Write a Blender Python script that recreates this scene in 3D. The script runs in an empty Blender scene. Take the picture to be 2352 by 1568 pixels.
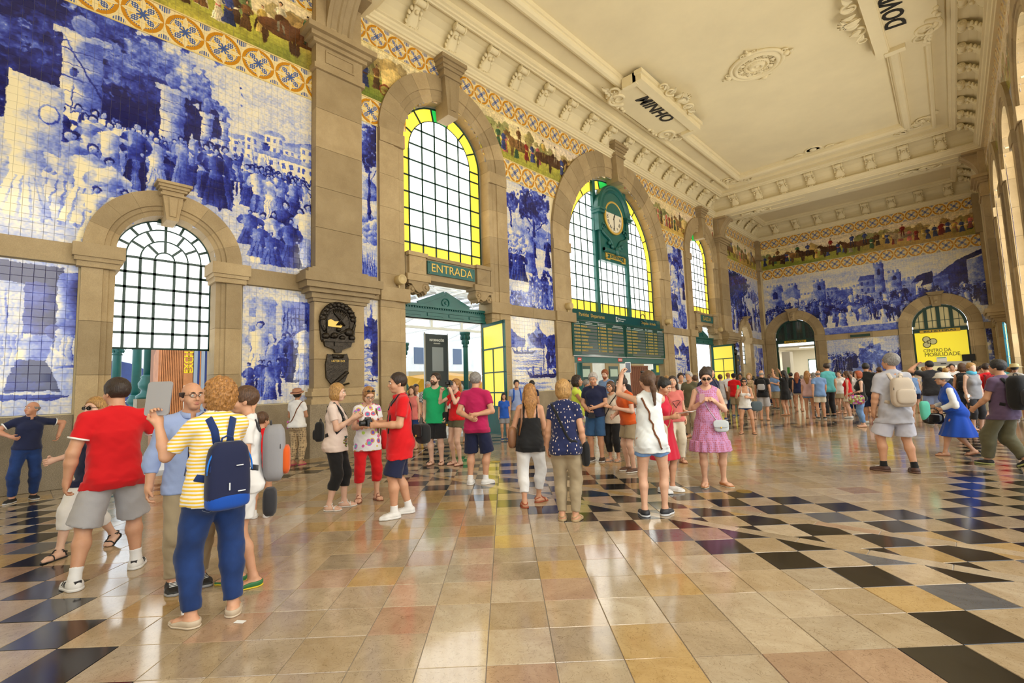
import bpy, math, random
import numpy as np
from mathutils import Vector, Matrix
from concurrent.futures import ThreadPoolExecutor
PI = math.pi
rnd = random.Random(7)
C = bpy.context.scene.collection
SC = bpy.context.scene

# ---------------------------------------------------------------- camera, sky, light, exposure
F_PX, YAW, PITCH, ROLL, EYE = 1101.98, 0.76708, 0.090742, -0.032907, 1.54
def cam_axes():
    cy, sy, cp, sp, cr, sr = (math.cos(YAW), math.sin(YAW), math.cos(PITCH), math.sin(PITCH), math.cos(ROLL), math.sin(ROLL))
    f = Vector((-sy*cp, cy*cp, sp)); r = Vector((cy, sy, 0)); u = r.cross(f)
    return r*cr + u*sr, u*cr - r*sr, f
RX, UX, FX = cam_axes()
EYE_P = Vector((0, 0, EYE))
cd = bpy.data.cameras.new('camera'); cam = bpy.data.objects.new('camera', cd); C.objects.link(cam)
cd.sensor_width = 36; cd.lens = F_PX*36/2352; cd.clip_start = 0.05; cd.clip_end = 300
m3 = Matrix((RX, UX, -FX)).transposed()
cam.matrix_world = Matrix.Translation(EYE_P) @ m3.to_4x4()
SC.camera = cam

w = bpy.data.worlds.new('sky'); SC.world = w; w.use_nodes = True
bg = w.node_tree.nodes['Background']; bg.inputs[0].default_value = (0.80, 0.90, 1.0, 1); bg.inputs[1].default_value = 2.8

def area(name, loc, rot, sx, sy, power, col=(1, 1, 1)):
    l = bpy.data.lights.new(name, 'AREA'); l.shape = 'RECTANGLE'; l.size = sx; l.size_y = sy; l.energy = power; l.color = col
    o = bpy.data.objects.new(name, l); o.location = loc; o.rotation_euler = rot; C.objects.link(o); return o
# daylight through the street-side windows (right wall), each light sits in its window opening and faces into the hall
for wy_ in (-0.2, 5.5, 11.2, 16.5, 21.9, 27.2):
    area('window_daylight', (2.15 - 0.0236*wy_, wy_, 5.6), (0, math.radians(90), 0), 7.5, 2.6, 250, (1.0, 0.95, 0.84))
# daylight through the two end openings
SC.view_settings.view_transform = 'Standard'; SC.view_settings.look = 'None'
SC.view_settings.gamma = 1; SC.view_settings.use_curve_mapping = False
SC.view_settings.exposure = -0.12
SC.cycles.max_bounces = 7; SC.cycles.diffuse_bounces = 4; SC.cycles.glossy_bounces = 3
SC.cycles.transmission_bounces = 4; SC.cycles.transparent_max_bounces = 6
SC.cycles.sample_clamp_indirect = 6.0; SC.cycles.caustics_reflective = False; SC.cycles.caustics_refractive = False
SC.cycles.use_denoising = True

# ---------------------------------------------------------------- helpers
def to_floor(px, py, z=0.0):
    d = FX + RX*((px-1176)/F_PX) - UX*((py-784)/F_PX)
    t = (z-EYE)/d.z
    return EYE_P + d*t
MATS = {}
def nt(m):
    m.use_nodes = True; return m.node_tree
def mat(name, col, rough=0.6, metal=0.0, spec=0.5, var=0.0, vscale=6.0, bump=0.0, bscale=60.0, emit=0.0, coat=0.0, col2=None, space='Object', sheen=0.0, dist=0.01):
    if name in MATS: return MATS[name]
    m = bpy.data.materials.new(name); t = nt(m); n = t.nodes; L = t.links
    p = n['Principled BSDF']
    p.inputs['Base Color'].default_value = (*col, 1); p.inputs['Roughness'].default_value = rough
    p.inputs['Metallic'].default_value = metal; p.inputs['Specular IOR Level'].default_value = spec
    if coat: p.inputs['Coat Weight'].default_value = coat; p.inputs['Coat Roughness'].default_value = 0.05
    if sheen: p.inputs['Sheen Weight'].default_value = sheen
    m.diffuse_color = (*col, 1)
    if emit:
        p.inputs['Emission Color'].default_value = (*col, 1); p.inputs['Emission Strength'].default_value = emit
    if var or bump:
        tc = n.new('ShaderNodeTexCoord'); out = tc.outputs['Object']
        if space == 'World':
            g = n.new('ShaderNodeNewGeometry'); out = g.outputs['Position']
    if var:
        no = n.new('ShaderNodeTexNoise'); no.inputs['Scale'].default_value = vscale; no.inputs['Detail'].default_value = 6; no.inputs['Roughness'].default_value = 0.65
        L.new(out, no.inputs['Vector'])
        cr = n.new('ShaderNodeValToRGB'); e = cr.color_ramp.elements
        c2 = col2 or tuple(max(0, c*(1-var)) for c in col); c1 = col if col2 else tuple(min(1, c*(1+var*0.6)) for c in col)
        e[0].position = 0.32; e[0].color = (*c2, 1); e[1].position = 0.68; e[1].color = (*c1, 1)
        L.new(no.outputs['Fac'], cr.inputs['Fac']); L.new(cr.outputs['Color'], p.inputs['Base Color'])
    if bump:
        nb = n.new('ShaderNodeTexNoise'); nb.inputs['Scale'].default_value = bscale; nb.inputs['Detail'].default_value = 4
        L.new(out, nb.inputs['Vector'])
        b = n.new('ShaderNodeBump'); b.inputs['Strength'].default_value = bump; b.inputs['Distance'].default_value = dist
        L.new(nb.outputs['Fac'], b.inputs['Height']); L.new(b.outputs['Normal'], p.inputs['Normal'])
    MATS[name] = m; return m

class MB:
    """collects shapes into one mesh"""
    def __init__(s): s.v = []; s.f = []; s.mi = []; s.cur = 0
    def add(s, vs, fs):
        o = len(s.v); s.v.extend([tuple(map(float, p)) for p in vs]); s.f.extend([tuple(i+o for i in f) for f in fs]); s.mi.extend([s.cur]*len(fs)); return s
    def box(s, a, b):
        x0, y0, z0 = [min(p, q) for p, q in zip(a, b)]; x1, y1, z1 = [max(p, q) for p, q in zip(a, b)]
        return s.add([(x0,y0,z0),(x1,y0,z0),(x1,y1,z0),(x0,y1,z0),(x0,y0,z1),(x1,y0,z1),(x1,y1,z1),(x0,y1,z1)],
              [(0,3,2,1),(4,5,6,7),(0,1,5,4),(1,2,6,5),(2,3,7,6),(3,0,4,7)])
    def loft(s, rings, closed=True, caps=True):
        n = len(rings[0]); vs = [p for r in rings for p in r]; fs = []
        for i in range(len(rings)-1):
            for j in range(n if closed else n-1):
                k = (j+1) % n; fs.append((i*n+j, i*n+k, (i+1)*n+k, (i+1)*n+j))
        if caps and closed:
            fs.append(tuple(reversed(range(n)))); fs.append(tuple(range((len(rings)-1)*n, len(rings)*n)))
        return s.add(vs, fs)
    def prism(s, poly, fn, d0, d1):
        """poly (a,b) pairs extruded d0..d1; fn(a,b,d)->xyz"""
        return s.loft([[fn(a, b, d0) for a, b in poly], [fn(a, b, d1) for a, b in poly]])
    def tube(s, path, r, n=8, caps=True):
        P = [Vector(p) for p in path]; rs = r if isinstance(r, (list, tuple)) else [r]*len(P); rings = []
        up = Vector((0.013, 0.027, 1)).normalized()
        for i, p in enumerate(P):
            t = (P[min(i+1, len(P)-1)]-P[max(i-1, 0)])
            t = t.normalized() if t.length > 1e-9 else Vector((0, 0, 1))
            a = t.cross(up)
            if a.length < 1e-3: a = t.cross(Vector((1, 0, 0)))
            a.normalize(); b = a.cross(t)
            rings.append([p+(a*math.cos(2*PI*k/n)+b*math.sin(2*PI*k/n))*rs[i] for k in range(n)])
        return s.loft(rings, True, caps)
    def lathe(s, prof, c, n=24, axis='z', caps=True):
        """prof list of (r, h)"""
        rings = []
        for r, h in prof:
            ring = []
            for k in range(n):
                a = 2*PI*k/n; x, y = r*math.cos(a), r*math.sin(a)
                ring.append({'z': (c[0]+x, c[1]+y, c[2]+h), 'x': (c[0]+h, c[1]+x, c[2]+y), 'y': (c[0]+y, c[1]+h, c[2]+x)}[axis])
            rings.append(ring)
        return s.loft(rings, True, caps)
    def ball(s, c, r, nu=12, nv=8):
        r = r if isinstance(r, (list, tuple)) else (r, r, r)
        rings = [[(c[0]+r[0]*math.sin(PI*(i+.001)/nv*0.998)*math.cos(2*PI*j/nu), c[1]+r[1]*math.sin(PI*(i+.001)/nv*0.998)*math.sin(2*PI*j/nu), c[2]-r[2]*math.cos(PI*i/nv)) for j in range(nu)] for i in range(nv+1)]
        return s.loft(rings)
    def bar(s, p, q, wd, th=None, up=(0, 0, 1)):
        p, q = Vector(p), Vector(q); t = (q-p).normalized(); u = Vector(up); a = t.cross(u)
        if a.length < 1e-3: a = t.cross(Vector((1, 0, 0)))
        a.normalize(); b = a.cross(t); th = wd if th is None else th
        pr = [(-wd/2, -th/2), (wd/2, -th/2), (wd/2, th/2), (-wd/2, th/2)]
        return s.loft([[p+a*x+b*y for x, y in pr], [q+a*x+b*y for x, y in pr]])
    def mesh(s, name, mats, smooth=False):
        me = bpy.data.meshes.new(name); me.from_pydata(s.v, [], s.f)
        for m in (mats if isinstance(mats, (list, tuple)) else [mats]): me.materials.append(m)
        if any(s.mi): me.polygons.foreach_set('material_index', s.mi)
        if smooth: me.polygons.foreach_set('use_smooth', [True]*len(s.f))
        me.update(); return me
    def build(s, name, mats, parent=None, smooth=False, fix=True, **kw):
        me = s.mesh(name, mats, smooth)
        if fix: fix_normals(me)
        return put(name, me, parent, **kw)
def fix_normals(me):
    import bmesh
    b = bmesh.new(); b.from_mesh(me); bmesh.ops.recalc_face_normals(b, faces=b.faces); b.to_mesh(me); b.free()
def put(name, me, parent=None, loc=None, rot=None, label=None, cat=None, group=None, kind=None):
    o = bpy.data.objects.new(name, me); C.objects.link(o)
    if parent is not None: o.parent = parent
    if loc is not None: o.location = loc
    if rot is not None: o.rotation_euler = rot
    return tag(o, label, cat, group, kind)
def tag(o, label=None, cat=None, group=None, kind=None):
    if label: o['label'] = label
    if cat: o['category'] = cat
    if group: o['group'] = group
    if kind: o['kind'] = kind
    return o
def thing(name, label, cat, loc=(0, 0, 0), rotz=0, group=None, kind=None):
    return put(name, None, None, loc, (0, 0, rotz), label, cat, group, kind)
def struct(name, label=None): return put(name, None, kind='structure', label=label)
def clip(poly, nx, ny, d):
    """keep nx*x+ny*y <= d"""
    out = []
    for i in range(len(poly)):
        a, b = poly[i], poly[(i+1) % len(poly)]
        da, db = nx*a[0]+ny*a[1]-d, nx*b[0]+ny*b[1]-d
        if da <= 0: out.append(a)
        if (da < 0) != (db < 0) and abs(da-db) > 1e-12:
            t = da/(da-db); out.append((a[0]+(b[0]-a[0])*t, a[1]+(b[1]-a[1])*t))
    return out
TXT = {}
def text_mesh(txt, shear=0.0, bold=0.0):
    k = (txt, shear, bold > 0)
    if k in TXT: return TXT[k]
    cu = bpy.data.curves.new('txt', 'FONT'); cu.body = txt; cu.size = 1; cu.extrude = 1; cu.align_x = 'CENTER'; cu.align_y = 'CENTER'
    cu.shear = shear; cu.offset = .018 if bold > 0 else 0; cu.resolution_u = 3
    o = bpy.data.objects.new('txt', cu); C.objects.link(o)
    bpy.context.view_layer.update()
    me = bpy.data.meshes.new_from_object(o.evaluated_get(bpy.context.evaluated_depsgraph_get()))
    bpy.data.objects.remove(o); bpy.data.curves.remove(cu); TXT[k] = me; return me
def lettering(txt, size, M, m, parent, depth=0.004, width=None, shear=0.0, bold=0.0):
    """flat raised letters; M = 4x4 matrix whose x runs along the text, y up the text, z towards the reader"""
    me = text_mesh(txt, shear, bold).copy(); k = 1.0
    if width:
        xs = [v.co.x for v in me.vertices]; k = width/((max(xs)-min(xs))*size)
    me.transform(M @ Matrix.Diagonal((size*k, size, depth, 1))); me.materials.clear(); me.materials.append(m)
    return put('lettering', me, parent)
def frame(o, x, y, z):
    M = Matrix.Identity(4)
    for i, a in enumerate((x, y, z)):
        for k in range(3): M[k][i] = a[k]
    for k in range(3): M[k][3] = o[k]
    return M
# letter shapes made once, while the scene is still small
HR = ['11H45', '11H50', '12H00', '12H20', '12H30', '12H45', '12H50', '13H05']
for t_ in ['ENTRADA', 'SAIDA', 'INFORMAÇÕES', 'BILHETEIRAS', 'CENTRO DA', 'MOBILIDADE', 'PORTO', 'LISTER DO', 'AMA', 'Partidas  Departures', 'Chegadas  Arrivals', 'infraestruturas', 'de Portugal', 'hora', 'destino', 'proveniencia', 'linha', 'comboio', 'observações', 'SUBURB', 'COMBOIO DE FRENTE',
           'BRAGA', 'AVEIRO', 'GUIMARAES', 'PENAFIEL', 'CAIDE', 'MARCO', 'OVAR', 'information']+HR+['%d' % k for k in range(1, 6)]+['%d' % (15700+37*r_+s_*11) for r_ in range(8) for s_ in (0, 1)]: text_mesh(t_)
for t_ in ['INFORMAÇÕES', 'BILHETEIRAS', 'EXCHANGE', 'cp', 'XII', 'I', 'II', 'III', 'IIII', 'V', 'VI', 'VII', 'VIII', 'IX', 'X', 'XI']: text_mesh(t_, 0.0, 1)
text_mesh('MINHO', .22, 1); text_mesh('DOVRO', .22, 1)
# ---------------------------------------------------------------- painted tile pictures (drawn here with numpy)
def fbm(h, w, sc, seed, octv=4, ax=(1, 1)):
    r = np.random.RandomState(seed); out = np.zeros((h, w), np.float32); amp = 1.0
    for o in range(octv):
        gh, gw = max(2, int(h/sc*ax[1])+2), max(2, int(w/sc*ax[0])+2)
        g = r.rand(gh, gw).astype(np.float32)
        y = np.linspace(0, gh-1.001, h); x = np.linspace(0, gw-1.001, w)
        yi, xi = y.astype(int), x.astype(int); fy, fx = (y-yi)[:, None], (x-xi)[None, :]
        fy, fx = fy*fy*(3-2*fy), fx*fx*(3-2*fx)
        a = g[yi][:, xi]; b = g[yi][:, xi+1]; c = g[yi+1][:, xi]; d = g[yi+1][:, xi+1]
        out += amp*((a*(1-fx)+b*fx)*(1-fy)+(c*(1-fx)+d*fx)*fy); amp *= 0.5; sc = max(2, sc/2)
    return (out-out.min())/(np.ptp(out)+1e-6)
class Canvas:
    """W x H metres, y up; n channels (1 = ink depth, 3 = colour)"""
    def __init__(s, W, H, res, n=1, seed=1):
        s.W, s.H, s.res, s.n = W, H, res, n; s.w, s.h = int(W*res), int(H*res)
        s.a = np.zeros((s.h, s.w, n), np.float32); s.r = random.Random(seed); s.seed = seed
        s.N = fbm(s.h, s.w, res*0.25, seed+5, 4)
    def val(s, v): return np.array(v if isinstance(v, (tuple, list)) else [v]*s.n, np.float32)
    def sub(s, x0, x1, y0, y1):
        i0, i1 = max(0, int(x0*s.res)), min(s.w, int(x1*s.res)+2); j0, j1 = max(0, int(y0*s.res)), min(s.h, int(y1*s.res)+2)
        if i1 <= i0 or j1 <= j0: return None
        X, Y = np.meshgrid((np.arange(i0, i1)+.5)/s.res, (np.arange(j0, j1)+.5)/s.res)
        return X, Y, slice(j0, j1), slice(i0, i1)
    def put(s, q, mask, v, shade=None):
        X, Y, sj, si = q; v = s.val(v); col = np.broadcast_to(v, X.shape+(s.n,)).copy()
        if shade is not None:
            col = col + shade[..., None]*(1 if s.n == 1 else -1)*np.maximum(0.25, np.ones(s.n, np.float32) if s.n == 1 else v)
        m = np.clip(mask, 0, 1)[..., None]; s.a[sj, si] = s.a[sj, si]*(1-m)+col*m
    def ell(s, cx, cy, rx, ry, v, rot=0.0, al=1.0, sh=0.22, rag=0.0):
        R = max(rx, ry)*1.1; q = s.sub(cx-R, cx+R, cy-R, cy+R)
        if q is None: return
        X, Y, sj, si = q; c, n = math.cos(rot), math.sin(rot); dx, dy = X-cx, Y-cy
        u, t = (dx*c+dy*n)/rx, (-dx*n+dy*c)/ry; d = np.sqrt(u*u+t*t)
        if rag: d = d+(s.N[sj, si]-.5)*rag
        s.put(q, (1-d)*min(rx, ry)*s.res*0.9*al+0 if al >= 1 else np.clip((1-d)*min(rx, ry)*s.res*.9, 0, 1)*al, v, sh*(u*0.6-t*0.5)+(s.N[sj, si]-.5)*sh)
    def poly(s, pts, v, sh=0.1, al=1.0, rag=0.0):
        xs = [p[0] for p in pts]; ys = [p[1] for p in pts]; q = s.sub(min(xs), max(xs), min(ys), max(ys))
        if q is None: return
        X, Y, sj, si = q
        if rag: X = X+(s.N[sj, si]-.5)*rag
        ins = np.zeros(X.shape, bool); n = len(pts)
        for i in range(n):
            (x0, y0), (x1, y1) = pts[i], pts[(i+1) % n]
            if y0 == y1: continue
            ins ^= ((y0 > Y) != (y1 > Y)) & (X < (x1-x0)*(Y-y0)/(y1-y0)+x0)
        cx = (min(xs)+max(xs))/2; wd = max(1e-3, max(xs)-min(xs))
        s.put(q, ins*al, v, sh*((X-cx)/wd*1.6)+(s.N[sj, si]-.5)*sh*1.6)
    def limb(s, p, q_, r, v, sh=0.15):
        (x0, y0), (x1, y1) = p, q_; L = math.hypot(x1-x0, y1-y0)+1e-6
        s.ell((x0+x1)/2, (y0+y1)/2, L/2+r*0.4, r, v, math.atan2(y1-y0, x1-x0), 1.0, sh)
    def cloud(s, cx, cy, rx, ry, v, n, br, al=1.0, sh=0.2):
        for _ in range(n):
            a, d = s.r.random()*2*PI, math.sqrt(s.r.random())
            x, y = cx+rx*d*math.cos(a), cy+ry*d*math.sin(a); b = br*(0.5+s.r.random())
            k = (s.r.random()-.5)*0.25
            vv = v+k if s.n == 1 else tuple(max(0, c*(1+k*1.6)) for c in v)
            s.ell(x, y, b*1.2, b, vv, s.r.random()*3, al, sh, 0.9)
    def foliage(s, cx, cy, rx, ry, v, con=.55, lo=.5):
        """leafy mass: noise-edged ellipse filled with leaf clusters"""
        q = s.sub(cx-rx*1.3, cx+rx*1.3, cy-ry*1.3, cy+ry*1.3)
        if q is None: return
        X, Y, sj, si = q; h, w = X.shape
        if h < 3 or w < 3: return
        sd = s.r.randint(0, 9999); n1 = fbm(h, w, max(4, s.res*.28), sd, 4); n2 = fbm(h, w, max(3, s.res*.09), sd+1, 3); n3 = fbm(h, w, max(4, s.res*.5), sd+2, 2)
        d = np.sqrt(((X-cx)/rx)**2+((Y-cy)/ry)**2)+(n1-.5)*1.1+(n2-.5)*.35
        col = v+(n2-.55)*con+(n3-.5)*con*1.1-(Y-cy)/ry*.06; m = np.clip((1.0-d)*14, 0, 1)*np.clip((n2-.16)*9, lo, 1)
        s.a[sj, si] = s.a[sj, si]*(1-m[..., None])+np.clip(col, 0, 1.1)[..., None]*m[..., None]
    def tree(s, x, y, h, w, v=0.8, tv=0.75, n=60):
        q = [(x-w*.05, y), (x+w*.05, y), (x+w*.03, y+h*.6), (x-w*.02, y+h*.6)]; s.poly(q, tv, 0.2)
        for k in range(4):
            s.limb((x, y+h*(.35+.08*k)), (x+w*.35*(-1)**k, y+h*(.6+.07*k)), w*.018, tv)
        s.foliage(x, y+h*.74, w*.42, h*.25, v)
    def fig(s, x, y, h, robe, skin=0.30, hair=0.85, hat=None, arm=0, skirt=True, wd=1.0, trim=None):
        """standing figure, h metres tall"""
        r = s.r
        if s.n == 3 and not isinstance(skin, tuple): skin, hair = (.78, .58, .42), (.2, .13, .08)
        W = h*.15*wd; lean = (r.random()-.5)*h*.06; dk = (lambda v, k: v+k) if s.n == 1 else (lambda v, k: tuple(max(0, c*(1-k*1.5)) for c in v))
        if skirt:
            s.poly([(x-W*1.25, y), (x+W*1.25, y), (x+W*.6, y+h*.52), (x-W*.6, y+h*.52)], dk(robe, r.random()*.25-.05), 0.3)
            for k in range(4):
                fx = x+W*(-.9+.6*k); s.poly([(fx, y), (fx+W*.14, y), (x+W*(-.35+.22*k)+W*.06, y+h*.5), (x+W*(-.35+.22*k), y+h*.5)], dk(robe, .28), 0.05, .6)
        else:
            for sg in (-1, 1):
                s.limb((x+sg*W*.4, y+h*.5), (x+sg*W*(.5+r.random()*.3), y), W*.3, dk(robe, .25)); s.ell(x+sg*W*.7, y+h*.015, W*.42, h*.022, dk(robe, .5))
        s.poly([(x-W*.62, y+h*.45), (x+W*.62, y+h*.45), (x+W*.85+lean, y+h*.8), (x+lean, y+h*.86), (x-W*.85+lean, y+h*.8)], robe, 0.34)
        if trim is not None: s.poly([(x-W*.62, y+h*.46), (x+W*.62, y+h*.46), (x+W*.6, y+h*.53), (x-W*.6, y+h*.53)], trim, 0.2)
        for sg in (-1, 1):
            sx, sy = x+sg*W*.8+lean, y+h*.78
            if arm == 2 or (arm == 1 and sg > 0): ex, ey, hx, hy = sx+sg*W*.7, y+h*.72, sx+sg*W*.9, y+h*.98
            else: ex, ey, hx, hy = sx+sg*W*.3, y+h*.6, x+sg*W*(.2+r.random()*.9), y+h*(.5+r.random()*.12)
            s.limb((sx, sy), (ex, ey), W*.28, dk(robe, .06)); s.limb((ex, ey), (hx, hy), W*.22, dk(robe, .12)); s.ell(hx, hy, W*.17, W*.17, skin)
        hx, hy, R = x+lean*1.3, y+h*.93, h*.052
        s.ell(hx, hy+R*.25, R*1.12, R*1.2, hair, 0, 1, .2); s.ell(hx-R*.1*(1 if r.random() < .5 else -1), hy-R*.15, R*.8, R*.98, skin, 0, 1, .3)
        s.ell(hx-R*.3, hy, R*.14, R*.1, dk(skin, .6)); s.ell(hx+R*.25, hy, R*.14, R*.1, dk(skin, .6)); s.ell(hx, hy-R*.5, R*.3, R*.09, dk(skin, .45))
        if hat is not None:
            s.ell(hx, hy+R*.75, R*1.9, R*.35, hat); s.ell(hx, hy+R*1.1, R*.95, R*.6, hat)
    def crowd(s, x0, x1, y0, y1, h0, h1, n, tones, **kw):
        P = sorted([(s.r.uniform(x0, x1), s.r.random()) for _ in range(n)], key=lambda p: -p[1])
        for x, d in P:
            h = h1+(h0-h1)*d; s.fig(x, y0+(y1-y0)*d, h*(0.92+.16*s.r.random()), s.r.choice(tones), arm=s.r.choice([0, 0, 0, 1]), skirt=s.r.random() < .6, **kw)
    def beast(s, x, y, L, v, face=1, horn=True, rider=None):
        dk = (lambda c, k: c+k) if s.n == 1 else (lambda c, k: tuple(max(0, q*(1-k*1.5)) for q in c))
        f = face
        for k, lx in enumerate((-.36, -.28, .3, .4)): s.limb((x+f*lx*L, y+L*.42), (x+f*(lx+.03*(-1)**k)*L, y+.02*L), L*.045, dk(v, .15))
        s.ell(x, y+L*.5, L*.48, L*.19, v, 0, 1, .4); s.ell(x+f*L*.36, y+L*.53, L*.17, L*.2, v, 0, 1, .3)
        s.limb((x+f*L*.4, y+L*.58), (x+f*L*.58, y+L*.78), L*.1, v, .3); s.ell(x+f*L*.64, y+L*.76, L*.13, L*.07, dk(v, .05), -.7*f, 1, .3)
        s.limb((x-f*L*.46, y+L*.55), (x-f*L*.54, y+L*.22), L*.03, dk(v, .25))
        if horn:
            s.limb((x+f*L*.56, y+L*.84), (x+f*L*.7, y+L*.95), L*.018, dk(v, -.5)); s.limb((x+f*L*.52, y+L*.84), (x+f*L*.46, y+L*.97), L*.018, dk(v, -.5))
        if rider is not None: s.fig(x, y+L*.42, L*.72, rider, skirt=False, hat=dk(rider, .4) if s.n == 1 else (.1, .08, .08))
    def house(s, x, y, w, h, v, win=0.7, roof=0.55, nx=4, ny=4, rp=0.25):
        s.poly([(x, y), (x+w, y), (x+w, y+h), (x, y+h)], v, 0.16)
        s.poly([(x-w*.05, y+h), (x+w*1.05, y+h), (x+w*.9, y+h+w*rp), (x+w*.1, y+h+w*rp)], roof, 0.15)
        for i in range(nx):
            for j in range(ny):
                wx, wz = x+w*(i+.3)/nx, y+h*(j+.25)/ny; s.poly([(wx, wz), (wx+w*.4/nx, wz), (wx+w*.4/nx, wz+h*.5/ny), (wx, wz+h*.5/ny)], win, 0.05)
    def tower(s, x, y, w, h, v, arch=True):
        dk = v+.18; s.poly([(x, y), (x+w, y), (x+w, y+h), (x, y+h)], v, 0.3)
        n = max(3, int(w/.22))
        for i in range(n): s.poly([(x+w*i/n, y+h), (x+w*(i+.6)/n, y+h), (x+w*(i+.6)/n, y+h+.16), (x+w*i/n, y+h+.16)], v, 0.1)
        for j in range(int(h/.3)): s.poly([(x, y+j*.3), (x+w, y+j*.3), (x+w, y+j*.3+.02), (x, y+j*.3+.02)], dk, 0.05, .5)
        if arch: s.poly([(x+w*.35, y+h*.6), (x+w*.65, y+h*.6), (x+w*.65, y+h*.78), (x+w*.5, y+h*.85), (x+w*.35, y+h*.78)], dk+.25, .1)
    def lamp(s, x, y, h, v=.9):
        s.limb((x, y), (x, y+h), h*.012, v); s.poly([(x-h*.04, y+h), (x+h*.04, y+h), (x+h*.06, y+h*1.12), (x-h*.06, y+h*1.12)], v-.25, .2); s.ell(x, y+h*1.14, h*.045, h*.03, v)
    def boat(s, x, y, L, v=.85):
        s.poly([(x-L*.5, y+L*.16), (x-L*.4, y), (x+L*.35, y), (x+L*.5, y+L*.12), (x+L*.3, y+L*.07), (x-L*.35, y+L*.06)], v, .1)
        s.limb((x, y), (x+L*.05, y+L*.7), L*.012, v); s.poly([(x+L*.06, y+L*.12), (x+L*.4, y+L*.2), (x+L*.07, y+L*.66)], .25, .3)
        for k in range(3): s.fig(x-L*.3+L*.22*k, y+L*.05, L*.2, .5+.3*s.r.random())
    def finish(s, k=0.10, streak=0.06, warp=1.0):
        h, w = s.h, s.w; rs = s.res/100
        dx = (fbm(h, w, 16*rs, s.seed+21, 2)-.5)*5*rs*warp+(fbm(h, w, 5*rs, s.seed+22, 2)-.5)*3.4*rs*warp; dy = (fbm(h, w, 16*rs, s.seed+23, 2)-.5)*5*rs*warp+(fbm(h, w, 5*rs, s.seed+24, 2)-.5)*3.4*rs*warp
        jj, ii = np.mgrid[0:h, 0:w]; s.a = s.a[np.clip(jj+dy, 0, h-1).astype(int), np.clip(ii+dx, 0, w-1).astype(int)]
        n1 = fbm(h, w, s.res*.12, s.seed+9, 3)-.5; n2 = fbm(h, w, s.res*.5, s.seed+11, 4, (0.4, 2.2))-.5; n3 = fbm(h, w, s.res*.035, s.seed+13, 2)-.5
        g = (n1*k+n2*streak*2+n3*.16)[..., None]
        if s.n == 1: mid = np.clip(1-np.abs(s.a-.45)*1.6, .25, 1); s.a = s.a*1.04+.03+g*(.6+mid)
        else: s.a = s.a*(1-g*1.6)
BLUE = [(0.0, (244, 231, 190)), (0.13, (226, 219, 204)), (0.3, (158, 170, 214)), (0.52, (86, 106, 198)), (0.75, (40, 54, 152)), (1.0, (16, 22, 88))]
def to_image(name, cv):
    if cv.n == 1:
        x = np.clip(cv.a[..., 0], 0, 1); rgb = np.stack([np.interp(x, [b[0] for b in BLUE], [b[1][c]/255 for b in BLUE]) for c in range(3)], -1)
    else: rgb = np.clip(cv.a, 0, 1)
    im = bpy.data.images.new(name, cv.w, cv.h); px = np.ones((cv.h, cv.w, 4), np.float32); px[..., :3] = rgb
    im.pixels.foreach_set(px.ravel()); im.update(); im.pack(); return im
def picture_mat(name, im, U, u0, W, v0, H, rough=0.1, ext='EXTEND', tint=None):
    """glazed tile picture laid on a wall: u = P.U, v = P.z in world metres"""
    m = bpy.data.materials.new(name); t = nt(m); n = t.nodes; L = t.links; p = n['Principled BSDF']
    g = n.new('ShaderNodeNewGeometry'); d = n.new('ShaderNodeVectorMath'); d.operation = 'DOT_PRODUCT'; d.inputs[1].default_value = U
    L.new(g.outputs['Position'], d.inputs[0]); sx = n.new('ShaderNodeSeparateXYZ'); L.new(g.outputs['Position'], sx.inputs[0])
    def lin(o, a, b):
        q = n.new('ShaderNodeMath'); q.operation = 'SUBTRACT'; L.new(o, q.inputs[0]); q.inputs[1].default_value = a
        q2 = n.new('ShaderNodeMath'); q2.operation = 'DIVIDE'; L.new(q.outputs[0], q2.inputs[0]); q2.inputs[1].default_value = b; return q2.outputs[0]
    cx = n.new('ShaderNodeCombineXYZ'); L.new(lin(d.outputs['Value'], u0, W), cx.inputs[0]); L.new(lin(sx.outputs['Z'], v0, H), cx.inputs[1])
    ti = n.new('ShaderNodeTexImage'); ti.image = im; ti.extension = ext; L.new(cx.outputs[0], ti.inputs['Vector'])
    L.new(ti.outputs['Color'], p.inputs['Base Color'])
    p.inputs['Roughness'].default_value = rough; p.inputs['Specular IOR Level'].default_value = 0.5
    MATS[name] = m; return m
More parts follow.
